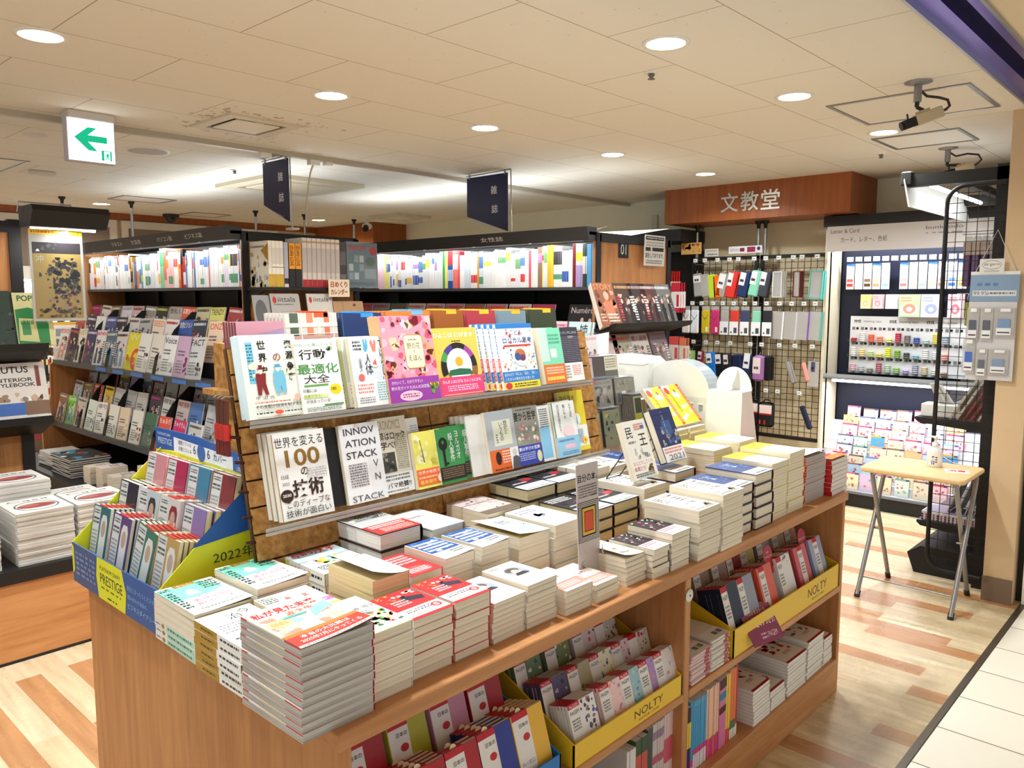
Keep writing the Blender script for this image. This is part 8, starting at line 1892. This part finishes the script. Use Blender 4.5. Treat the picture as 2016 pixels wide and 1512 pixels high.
# packs hanging behind the end of the women's rack
t = thing('wall_fixture', 'black stationery fixture between the numbered panel and the grid wall', 'shelf', (-3.95,6.4,0))
MB().box((-0.32,0.1,0),(0.28,0.14,2.0), BLK).obj('back_panel', t)
MB().box((-0.32,-0.3,2.07),(0.28,0.14,2.17), BLACK2).obj('canopy', t)
GB_ = 'refill packs beside the grid wall'
for i, (x, z, w_, h_, c, c2, lb, n) in enumerate(((-3.93,1.62,0.09,0.16,(226,236,226),(30,140,80), 'green and white refill pack', 3),(-3.83,1.66,0.1,0.3,(240,236,230),(214,50,46), 'tall red and white refill pack', 6),(-3.7,1.58,0.09,0.26,(240,236,232),(206,50,70), 'red and white refill pack next to the pouches', 3),
            (-3.9,1.25,0.07,0.12,(206,226,232),(120,180,200), 'pale blue eraser pack', 2),(-3.82,1.25,0.06,0.12,(220,230,226),(140,190,200), 'pale teal eraser pack', 2),(-3.71,1.12,0.11,0.24,(240,230,226),(230,90,90), 'white pack with pink stripes', 3),(-3.62,1.12,0.08,0.22,(236,226,214),(230,130,100), 'cream pack with coral stripes', 2),(-3.8,0.95,0.1,0.14,(226,230,232),(40,40,44), 'white and black pack low down', 1))):
 for q in range(n):
  b = MB().box((-w_ / 2,-0.006,-h_ / 2),(w_ / 2,0.006, h_ / 2), mat(c, 0.4)).box((-w_ / 2,-0.0065, h_ * 0.2),(w_ / 2,0.0062, h_ / 2 + 0.0005), mat(c2,0.4)).box((-w_ / 2,-0.0065,-h_ / 2),(w_ / 2,0.0062,-h_ * 0.34), mat(c2,0.4)).box((w_ * 0.1,-0.0068,-h_ * 0.3),(w_ * 0.36,-0.006, h_ * 0.1), mat(c2,0.4))
  o = b.obj('refill_pack'); o.location = (x + 0.012 * q, 6.1 + 0.02 * q, z)
  tag(o, lb + ', front one' if q == 0 else '%s %s, hung behind the front one' % (nth(q + 1), lb), 'refill pack', GB_)

# ================================================================ letter and card unit
t = thing('card_display_unit', 'black letter and card unit with a white header sign', 'shelf', (-1.7,6.4,0))
UX0, UX1 = -0.74,0.72       # local
MB().box((UX0,0.14,0),(UX1,0.17,2.2), mat((26,30,52),0.5)).obj('back_panel', t)
MB().box((UX0 - 0.02,-0.17,0),(UX0,0.17,2.1), mat((226,216,190),0.6)).obj('side_panel', t)
MB().box((UX1,-0.17,0),(UX1 + 0.02,0.17,2.1), BLK).obj('side_panel', t)
MB().box((UX0 - 0.03,-0.2,2.12),(UX1 + 0.02,0.17,2.2), BLK).obj('top_beam', t)
F = frame((UX0,-0.2,1.93), '-Y')
b = MB(); b.M = F; b.box((0,0,-0.004),(1.4,0.19,0), mat((206,200,196),0.35)); b.M = None
b.flat([('t', 'Letter & Card', 0.02,0.72,0.16,(70,66,66), {'w': 0.15}),('t', 'カード、レター、色紙', 0.075,0.34,0.22,(56,52,52), {'w': 0.24}),('t', 'bunkyodo', 0.5,0.66,0.17,(90,86,90), {'w': 0.17}),('s', 0.5,0.52,0.68,0.6,1,(150,146,146))], F, 1.4,0.19)
b.obj('header_sign', t)['label'] = 'white header sign'
MB().box((UX0,-0.16,0.95),(UX1,0.14,0.965), BLK).box((UX0,-0.165,0.955),(UX1,-0.16,0.99), mat((190,196,200),0.2, alpha=0.5)).obj('tape_shelf', t)
MB().box((UX0,-0.3,0),(UX1,0.14,0.1), BLK).box((UX0,-0.31,0.1),(UX1,-0.29,0.115), mat((120,122,128),0.3,0.4)).obj('base', t)
MB().box((UX0,-0.29,0.115),(UX1,-0.286,0.17), CLEAR).obj('acrylic_lip', t)
mb = MB()
for i in range(8):
 mb.box((UX0,-0.29 + i * 0.05,0.1),(UX1,-0.24 + i * 0.05,0.118 + i * 0.068), mat((226,228,236),0.4))
mb.obj('card_steps', t)
tube_light(t, UX0 + 0.05, UX1 - 0.05,-0.1,2.1,14.0, 'X', (math.radians(14),0,0))
tube_light(t, UX0 + 0.05, UX1 - 0.05,-0.1,0.935,10.0, 'X')
# hanging sticker packs
GK = 'sticker packs on the letter and card unit'
pk = [(200,60,50),(190,200,200),(90,60,30),(240,150,110),(140,190,210), None, (226,120,120),(230,220,160),(150,200,160),(240,220,150),(230,110,100),(60,100,190),(240,160,60)]
for i, c in enumerate(pk):
 x = -2.34 + i * 0.066
 hk = thing('display_hook', 'hook with a price tag, %s along the sticker row' % nth(i + 1), 'hook', (x, 6.53,1.86),0, 'hooks on the letter and card unit')
 MB().tube([(0,0,0),(0,-0.1,0)], 0.002, STEEL, 6).obj('wire', hk)
 MB().box((-0.024,-0.104,0.0),(0.024,-0.1,0.035), mat((236,236,238))).obj('price_tag', hk)
 if c is None: continue
 for q in range(2):
  els = [('r', 0,0,1,1,(240,242,246)),('s', 0.2,0.55,0.8,0.85,4,(170,190,206)),('r', 0.08,0.28,0.92,0.4, tuple(min(255, v + 40) for v in c)),('r', 0.08,0.1,0.92,0.22, c)]
  if i % 3 == 0: els.append(('p', [(0,0.92),(1,0.88),(1,1),(0,1)], (60,120,206)))
  F = frame((x - 0.028,6.44 + 0.012 * q, 1.645), '-Y')
  b = MB(); b.M = F; b.box((0,0,-0.003),(0.056,0.2,0), mat((240,242,246))); b.M = None
  b.flat(els, F, 0.056,0.2)
  tag(b.obj('sticker_pack'), 'slim white sticker pack, %s along the row%s' % (nth(i + 1), '' if q == 0 else ', behind the front one'), 'stickers', GK)
for i, (x, w_, h_, c, c2, lb) in enumerate(((-2.21,0.075,0.11,(240,226,150),(206,190,110), 'small yellow memo pack, second row'),(-2.12,0.075,0.11,(240,190,196),(226,150,160), 'small pink memo pack, second row'),(-2.02,0.085,0.11,(230,226,226),(206,206,210), 'small pale memo pack, second row'),(-1.89,0.15,0.17,(190,210,170),(230,150,130), 'green card pack with a pink tape ring'),(-1.74,0.14,0.17,(214,206,230),(160,170,220), 'lilac card pack with a blue roller'),(-1.58,0.1,0.17,(236,200,206),(226,120,140), 'pink edged card pack behind the mesh'))):
 for q in range(2):
  F = frame((x - w_ / 2 + 0.006 * q, 6.43 + 0.014 * q, 1.605 - h_), '-Y')
  b = MB(); b.M = F; b.box((0,0,-0.01),(w_, h_, 0), mat(c, 0.4)); b.M = None
  b.flat([('r', 0.1,0.1,0.9,0.5,(244,240,236)),('e', 0.5,0.36,0.3,0.22, c2),('e', 0.5,0.34,0.13,0.1,(244,236,230)),('s', 0.1,0.66,0.6,0.9,2, c2)], F, w_, h_)
  tag(b.obj('memo_pack'), lb if q == 0 else lb + ', spare one behind it', 'stationery pack', GK)
# masking tape board
F = frame((-2.34,6.5,0.985), '-Y', 0.06)
t = thing('tape_board', 'white masking tape board with rows of small tape rolls', 'display board', (-2.34,6.5,0.985))
b = MB().box((0,-0.004,0),(1.02,0,0.45), mat((232,234,238),0.4))
F2 = frame((0,-0.0042,0), '-Y')
els = []
for i in range(4):
 els += [('t', 'mt', 0.03 + i * 0.26,0.885,0.06,(40,38,40), {'w': 0.05, 'b': 0.02}),('t', 'masking tape', 0.1 + i * 0.26,0.885,0.045,(80,78,80), {'w': 0.13})]
for r in range(3):
 for i in range(15):
  els += [('r', 0.015 + i * 0.066,0.76 - r * 0.26,0.038 + i * 0.066,0.81 - r * 0.26,(130,130,134)),('r', 0.046 + i * 0.066,0.765 - r * 0.26,0.064 + i * 0.066,0.805 - r * 0.26,(24,22,24))]
b.flat(els, F2,1.02,0.45)
b.obj('board', t)
mb = MB()
for r in range(3):
 mb.box((0,-0.055,0.21 - r * 0.117 + 0.035),(1.02,-0.004,0.213 - r * 0.117 + 0.035), CLEAR).box((0,-0.055,0.213 - r * 0.117 + 0.035),(1.02,-0.053,0.235 - r * 0.117 + 0.035), CLEAR)
mb.obj('clear_tray', t)
tp = [[(170,40,56),(226,222,220),(230,90,50),(240,130,90),(206,214,120),(176,50,70),(110,100,96),(50,70,150),(170,190,190),(206,190,60),(150,160,176)],
 [(240,236,226),(240,206,140),(190,210,130),(226,200,70),(214,222,40),(120,160,50),(60,66,60),(120,176,186),(226,222,216),(206,206,206),(230,150,130)],
 [(240,190,196),(196,196,200),(140,136,116),(176,100,110),(180,200,170),(150,190,110),(176,150,206),(160,160,176),(206,190,150),(206,206,200),(176,150,120)]]
TG = 'masking tape rolls on the white board'
for r in range(3):
 for i in range(11):
  c = tp[r][i]
  for q in range(2 + (i * 7 + r * 3) % 4):
   o = MB().lathe([(0.012,0),(0.021,0),(0.021,0.0145),(0.012,0.0145),(0.012,0)], mat(c, 0.45), seg=16).obj('tape_roll')
   o.location = (-2.3 + i * 0.066,6.472,0.985 + 0.2492 - r * 0.117 + q * 0.015)
   tag(o, '%s tape roll, %s from the left in tape row %s, level %s' % (colour_name(c), nth(i + 1),('one', 'two', 'three')[r], ('one', 'two', 'three', 'four', 'five')[q]), 'tape', TG)
# greeting cards in steps
rc = random.Random(31)
pal = [((246,226,206),(240,170,140)),((236,200,236),(150,220,226)),((246,236,196),(206,110,150)),((206,226,246),(120,150,220)),((246,196,150),(240,180,120)),((90,170,226),(240,180,60)),((176,206,236),(150,110,90)),((236,230,240),(226,130,140)),((240,240,244),(110,120,150)),((240,206,216),(226,80,130)),((226,240,236),(120,170,150)),((236,226,206),(140,110,90)),((240,236,226),(226,90,110))]
for r in range(8):
 n = 7
 for i in range(n):
  bg, ac = rc.choice(pal)
  w_ = rc.uniform(0.1,0.125); h_ = 0.115 + (0.02 if r == 0 else 0) + rc.uniform(-0.01,0.01)
  x = -2.34 + 0.012 * (r % 2) + i * 0.125
  F = frame((x, 6.128 + r * 0.05,0.126 + r * 0.068), '-Y', 0.12)
  b = MB(); b.M = F; b.box((0,0,-0.006),(w_, h_, 0), mat(ac, 0.4)).box((0.002,0,-0.0002),(w_ - 0.002, h_ - 0.012,0.0004), mat(bg, 0.4)); b.M = None
  b.flat([('k', 0.15,0.15,0.85,0.7,7, [ac, tuple((a + c) // 2 for a, c in zip(ac, bg)),(206,120,120)], r * 10 + i, 0.12),('r', 0.74,0.9,0.96,0.985,(70,60,130))], F @ Matrix.Translation((0,0,0.0005)), w_, h_)
  tag(b.obj('greeting_card'), '%s card with a small print, %s from the left in card step %s' % (colour_name(bg), nth(i + 1),('one', 'two', 'three', 'four', 'five', 'six', 'seven', 'eight')[r]), 'greeting card', 'greeting cards stepped in the card unit')

# ================================================================ black gondola with mesh wing by the right wall
t = thing('mesh_stand', 'black metal stand with a wire mesh wing and lamp hood beside the beige column', 'display stand', (-1.1,5.3,0))
def LM(mb):
 mb.v = [(x + 1.1, y - 5.3, z) for x, y, z in mb.v]; return mb
MK = mat((24,23,24),0.55)
LM(MB().box((-1.02,4.8,0),(-0.945,4.86,2.27), MK)).obj('upright', t)
LM(MB().box((-1.02,5.99,0),(-0.945,6.04,2.27), MK)).obj('upright', t)
LM(MB().box((-0.965,4.86,0.1),(-0.945,6.0,2.2), mat((44,48,54),0.5))).obj('back_panel', t)
LM(MB().box((-1.46,4.8,2.19),(-0.96,4.845,2.255), MK).box((-1.46,6.0,2.19),(-0.96,6.04,2.255), MK).box((-1.24,4.84,2.2),(-1.2,6.02,2.24), MK)).obj('canopy_frame', t)
b = MB(); b.add([(-1.47,4.78,2.23),(-1.47,6.05,2.23),(-1.44,6.05,2.08),(-1.44,4.78,2.08),(-1.465,4.78,2.235),(-1.465,6.05,2.235),(-1.43,6.05,2.08),(-1.43,4.78,2.08)], [(0,1,2,3),(7,6,5,4),(0,4,5,1),(3,2,6,7),(0,3,7,4),(1,5,6,2)], mat((240,242,236),0.5))
LM(b).obj('lamp_hood', t)['label'] = 'white lamp hood'
tube_light(t, 4.9 - 5.3,6.0 - 5.3,-1.36 + 1.1,2.2,22.0, 'Y')
LM(MB().bevbox((-1.49,4.79,2.2),(-1.43,4.85,2.275), MK, 0.006)).obj('lamp_end_cap', t)
fr = MB()
WY = 4.77
pts = [(-0.97, WY, 2.17),(-1.15, WY, 2.17)] + [(-1.15 - 0.09 * math.sin(a), WY, 2.08 + 0.09 * math.cos(a)) for a in [i * PI / 12 for i in range(1,7)]] + [(-1.24, WY, 0.16)] + [(-1.15 - 0.09 * math.cos(a), WY, 0.16 - 0.09 * math.sin(a)) for a in [i * PI / 12 for i in range(1,7)]] + [(-0.97, WY, 0.07)]
fr.tube(pts, 0.012, MK, 8)
LM(fr).obj('wing_frame', t)
g = MB()
for i in range(1,6):
 x = -1.24 + i * 0.05
 g.box((x - 0.0016, WY - 0.003,0.09),(x + 0.0016, WY, 2.16), MK)
for i in range(1,41):
 z = 0.09 + i * 0.051
 g.box((-1.235, WY - 0.005, z - 0.0016),(-0.96, WY - 0.002, z + 0.0016), MK)
LM(g).obj('wing_mesh', t)
for z, x0 in ((0.9,-1.38),(0.3,-1.34)):
 LM(MB().prism([(x0, z - 0.012),(x0 + 0.02, z - 0.03),(-0.97, z - 0.06),(-0.97, z),(x0, z)], 4.9,4.91, MK, 'Y').prism([(x0, z - 0.012),(x0 + 0.02, z - 0.03),(-0.97, z - 0.06),(-0.97, z),(x0, z)], 6.0,6.01, MK, 'Y').box((x0,4.91, z - 0.012),(-0.97,6.0, z), mat((40,40,44),0.3))).obj('shelf', t)
LM(MB().prism([(-1.37,0.11),(-1.33,0.0),(-0.95,0.0),(-0.95,0.16),(-1.3,0.16)], 4.86,6.02, MK, 'Y')).obj('base', t)
LM(MB().box((-1.05,4.86,1.92),(-0.97,6.0,1.925), STEEL).tube([(-1.2,4.95,1.925),(-0.97,4.95,1.925)], 0.004, STEEL, 6)).obj('hanging_bar', t)
GM = 'goods hanging on the mesh stand'
cols = [(98,74,110),(104,80,118),(92,70,104),(150,140,136),(70,62,60),(110,104,100),(60,52,50),(150,170,170),(60,90,150)]
for i, c in enumerate(cols):
 b = MB().bevbox((-0.018,-0.03,-0.26),(0.018,0.03,-0.02), mat(c, 0.3),0.006).box((-0.019,-0.031,-0.09),(0.019,0.031,-0.02), mat((176,160,150),0.3)).box((-0.018,-0.001,-0.02),(0.018,0.001,0.012), MILKY)
 o = b.obj('pen_case'); o.location = (-1.16 + (i % 5) * 0.042,4.92 + (i // 5) * 0.1,1.9)
 tag(o, '%s wrapped pen case behind the mesh, %s from the left in the %s rank' % (colour_name(c), nth(i % 5 + 1), 'front' if i < 5 else 'rear'), 'pen case', GM)
for i in range(5):
 b = MB().bevbox((-0.012,-0.02,-0.13),(0.012,0.02,0), mat((150,160,60) if i < 4 else (110,90,50),0.35),0.004)
 o = b.obj('brush_pack'); o.location = (-1.15 + i * 0.03,4.95 + 0.02 * i, 1.555)
 tag(o, '%s pack hanging midway behind the mesh, %s from the left' % ('olive green' if i < 4 else 'brown', nth(i + 1)), 'pack', GM)
LM_hook = MB().box((-1.22,4.99,1.6),(-0.97,5.01,1.604), WHITE)
for i in range(6):
 LM_hook.tube([(-1.2 + i * 0.04,4.99,1.6),(-1.2 + i * 0.04,4.97,1.58),(-1.2 + i * 0.04,4.975,1.565)], 0.003, WHITE, 6)
tag(LM_hook.obj('hook_rail'), 'white hook rail behind the mesh above the green packs', 'rail')
# brushes and clear pocket on the upper shelf
for i in range(7):
 c = (200,196,190)
 o = MB().tube([(0,0,0),(-0.05 - 0.006 * i, -0.02 + 0.004 * i, 0.12)], [0.007,0.0085], mat(c, 0.4),8).obj('marker_pen')
 o.location = (-1.27 + 0.012 * i, 4.98 + 0.02 * (i % 3),0.97)
 tag(o, 'grey marker pen fanned in a white block, %s of seven' % nth(i + 1), 'pen', 'marker pens on the mesh stand')
tag(MB().bevbox((-1.36,4.94,0.902),(-1.16,5.06,0.975), mat((226,226,222),0.4),0.004).obj('pen_block'), 'white block with marker pens on the upper stand shelf', 'pen holder')
tag(MB().box((-1.36,4.93,0.86),(-1.2,4.938,0.9), BLK).obj('shelf_label'), 'black label strip on the upper stand shelf', 'label')
b = MB().prism([(-1.3,0.902),(-1.0,0.902),(-1.0,1.17),(-1.12,1.17)], 4.87,4.874, CLEAR, 'Y').prism([(-1.3,0.902),(-1.0,0.902),(-1.0,1.17),(-1.12,1.17)], 5.2,5.204, CLEAR, 'Y').add([(-1.3,4.87,0.902),(-1.3,5.2,0.902),(-1.12,5.2,1.17),(-1.12,4.87,1.17)], [(0,1,2,3)], CLEAR)
tag(b.obj('clear_pocket'), 'sloping clear acrylic pocket holding drawing pads on the stand', 'display pocket')
for i, c in enumerate(((206,196,186),(206,196,186),(150,44,66),(150,44,66),(206,200,190),(190,186,180))):
 F = frame((-1.21 + i * 0.035,5.05,0.906), '-X', 0.5)
 b = MB(); b.M = F; b.box((-0.12,0,-0.012),(0.12,0.26,0), mat(c, 0.5)); b.M = None
 tag(b.obj('drawing_pad'), '%s drawing pad in the clear pocket, %s from the front' % (colour_name(c), nth(i + 1)), 'pad', 'drawing pads in the clear pocket')
for i in range(4):
 b = MB().box((-0.14,-0.1,0),(0.14,0.1,0.012), mat((206,200,206),0.4))
 if i < 3:
  for k in range(14):
   b.box((-0.1405,-0.1 + k * 0.0143,0.001),(-0.14,-0.1 + k * 0.0143 + 0.007,0.011), mat((130,60,90) if k % 2 else (40,34,50))); b.box((-0.14 + k * 0.02,-0.1005,0.001),(-0.13 + k * 0.02,-0.1,0.011), mat((130,60,90) if k % 2 else (40,34,50)))
 b.box((-0.13,-0.09,0.012),(0.13,0.09,0.0125), mat((150,150,190),0.15))
 o = b.obj('craft_paper_pack'); o.location = (-1.18,5.02,0.302 + i * 0.0135)
 tag(o, '%s of the chequered piles on the low stand shelf' % stack_pos(i, 4, 'craft paper pack'), 'paper pack', 'craft paper packs on the low stand shelf')
for i in range(5):
 F = frame((-1.2 + i * 0.045,5.06,0.36), '-X', 0.35)
 b = MB(); b.M = F; b.box((-0.1,0,-0.006),(0.1,0.22,0), mat((176,170,164),0.35)); b.M = None
 tag(b.obj('craft_pad'), 'grey wrapped pad leaning on the low stand shelf, %s from the front' % nth(i + 1), 'pad', 'grey pads on the low stand shelf')
# hanging hygiene goods board
t = thing('hanging_goods_board', 'pale blue header board of clear packs hung by string on the column', 'display board', (-0.965,4.63,0))
MB().box((-0.108,0.0,1.16),(0.105,0.004,1.71), mat((206,204,206),0.4)).obj('board', t)
b = MB().box((-0.108,-0.002,1.56),(0.11,-0.0002,1.7), mat((132,158,188),0.4))
F = frame((-0.108,-0.0022,1.56), '-Y')
b.flat([('e', 0.2,0.62,0.06,0.06,(90,130,180)),('e', 0.36,0.62,0.06,0.06,(90,130,180)),('e', 0.52,0.62,0.06,0.06,(90,130,180)),('r', 0.06,0.2,0.95,0.4,(216,218,222)),('t', '99.9%', 0.08,0.23,0.14,(80,80,90)),('s', 0.38,0.24,0.92,0.36,1,(110,110,120))], F, 0.218,0.14)
b.box((-0.108,-0.003,1.695),(0.11,0.002,1.712), mat((226,226,226)))
b.obj('header', t)
F = frame((-0.07,-0.006,1.7), '-Y')
b = MB(); b.M = F; b.box((0,0,-0.002),(0.11,0.075,0), mat((224,222,218))); b.M = None
b.flat([('e', 0.5,0.6,0.4,0.3,(90,88,90)),('e', 0.5,0.6,0.385,0.27,(224,222,218)),('t', 'de·germ', 0.17,0.5,0.24,(60,58,60), {'w': 0.66}),('s', 0.2,0.1,0.8,0.24,2,(150,150,150))], F, 0.11,0.075)
b.obj('name_card', t)
MB().tube([(-0.09,0.002,1.705),(0.0,0.005,1.92),(0.09,0.002,1.705)], 0.002, mat((206,200,196)),6).obj('string', t)
GH = 'clear packs on the hanging goods board'
for i, (x, z, w_, h_, c, lb) in enumerate(((-0.085,1.36,0.055,0.17,(90,96,106), 'clear pack with a dark roller, upper left'),(-0.022,1.36,0.055,0.17,(90,96,106), 'clear pack with a dark roller, upper middle'),(0.055,1.38,0.09,0.15,(120,150,190), 'clear pack with a small white box, upper right'),(-0.095,1.19,0.055,0.18,(70,110,190), 'pack of red and blue pens, lower left'),(-0.035,1.17,0.05,0.15,(100,106,116), 'clear pack with a dark roller, lower middle'),(0.04,1.19,0.09,0.13,(130,150,180), 'clear pack with a white box, lower right'))):
 o = MB().box((-w_ / 2,-0.006,0),(w_ / 2,0, h_), MILKY).box((-w_ * 0.3,-0.008, h_ * 0.3),(w_ * 0.3,-0.006, h_ * 0.62), mat(c, 0.4)).box((-w_ * 0.36,-0.0085, h_ * 0.08),(w_ * 0.36,-0.0065, h_ * 0.32), mat((232,232,232),0.4)).box((-w_ * 0.3,-0.009, h_ * 0.15),(w_ * 0.3,-0.0086, h_ * 0.19), mat((50,54,80))).box((-w_ * 0.2,-0.0085, h_ * 0.86),(w_ * 0.3,-0.0065, h_ * 0.97), mat((236,236,236))).obj('goods_pack')
 o.location = (-0.965 + x, 4.626, z)
 tag(o, lb + ' on the hanging board', 'pack', GH)

# ================================================================ small folding table, sanitiser, card
t = thing('folding_table', 'small folding table with a pale wood top and crossed steel legs', 'table', (-1.205,4.455,0))
TW = wood_mat('table_laminate', (222,184,132),(230,196,146), 'X', 0.35)
hx, hy = 0.25,0.205
r_ = 0.03
out = []
for cx, cy, a0 in ((hx - r_, hy - r_, 0),(-hx + r_, hy - r_, PI / 2),(-hx + r_, -hy + r_, PI),(hx - r_, -hy + r_, 1.5 * PI)):
 out += [(cx + r_ * math.cos(a0 + k * PI / 10), cy + r_ * math.sin(a0 + k * PI / 10)) for k in range(6)]
b = MB()
n = len(out)
def ring(s, z): return [(x * s, y * s, z) for x, y in out]
vs_ = ring(0.97,0.672) + ring(1.0,0.68) + ring(1.0,0.692) + ring(0.985,0.698)
fs = [tuple(range(n - 1,-1,-1)), tuple(range(3 * n, 4 * n))] + [(k * n + i, k * n + (i + 1) % n, (k + 1) * n + (i + 1) % n, (k + 1) * n + i) for k in range(3) for i in range(n)]
b.add(vs_, fs, TW); b.obj('tabletop', t)
TUBE = mat((150,150,150),0.35,0.7)
for s in (-1,1):
 xa, xb_ = s * 0.225, s * 0.2
 for (x, ya, yb, nm_) in ((xa, -0.215,0.14, 'leg'),(xb_, 0.205,-0.14, 'leg')):
  o = MB().tube([(x, ya, 0.012),(x, yb * 0.92,0.62),(x, yb, 0.655),(x - s * 0.03, yb, 0.672)], 0.0115, TUBE, 10).obj(nm_, t)
  MB().tube([(x, ya - (yb - ya) * 0.005,0),(x, ya + (yb - ya) * 0.045,0.03)], 0.0145, BLK, 10).obj('rubber_foot', o)
MB().tube([(-0.225,-0.165,0.1),(0.225,-0.165,0.1)], 0.004, TUBE, 8).obj('crossbar', t)
for q in (-1,1):
 MB().tube([(q * 0.235,-0.015,0.335),(q * 0.185,-0.015,0.335)], 0.006, TUBE, 8).obj('pivot', t)
s = thing('sanitizer_bottle', 'white pump bottle with a blue printed figure on the folding table', 'bottle', (-1.165,4.52,0.698))
MB().lathe([(0.034,0),(0.038,0.004),(0.038,0.075),(0.034,0.092),(0.02,0.104),(0.014,0.108),(0.014,0.114)], mat((232,232,230),0.3), seg=24, sy=0.72).obj('body', s)
MB().lathe([(0.016,0.11),(0.016,0.128),(0.006,0.13),(0.006,0.148),(0.011,0.15),(0.011,0.16),(0.001,0.162)], WHITE, seg=18).tube([(0,0,0.157),(-0.03,-0.008,0.158),(-0.036,-0.01,0.15)], 0.005, WHITE, 8).obj('pump', s)
lb = MB()
for i in range(6):      # label sheet wrapped round the front
 a0, a1 = -2.2 + i * 0.2,-2.0 + i * 0.2
 P2 = lambda a, z, r: (r * math.cos(a), r * 0.72 * math.sin(a), z)
 lb.quad([P2(a0,0.012,0.0384), P2(a1,0.012,0.0384), P2(a1,0.074,0.0384), P2(a0,0.074,0.0384)], mat((228,230,232),0.4))
def lab(a, z, w_, h_, c, r=0.0388):
 lb.quad([P2(a, z, r), P2(a + w_, z, r), P2(a + w_, z + h_, r), P2(a, z + h_, r)], mat(c))
lab(-1.75,0.014,0.36,0.022,(56,60,130)); lab(-1.68,0.037,0.22,0.016,(230,200,180),0.0389); lab(-1.72,0.05,0.3,0.008,(40,34,40),0.039)
for k in range(3):
 lab(-1.3,0.05 - k * 0.012,0.26,0.006,(60,60,66))
lb.obj('label', s)
MB().tube([(0.03,0.01,0.06),(0.08,0.02,0.03),(0.15,0.08,0.004)], 0.002, mat((226,224,220)),6).obj('tether', s)
b = MB().box((-0.055,-0.04,0),(0.055,0.04,0.0012), mat((240,238,236),0.5)).flat([('t', '消毒', 0.12,0.26,0.56,(214,40,40), {'w': 0.76, 'b': 0.03})], Matrix.Translation((-0.055,-0.04,0.0013)),0.11,0.08)
o = b.obj('notice_card'); o.location = (-1.045,4.47,0.698); o.rotation_euler = (0,0,0.35)
tag(o, 'white card with two red characters lying on the folding table', 'notice')
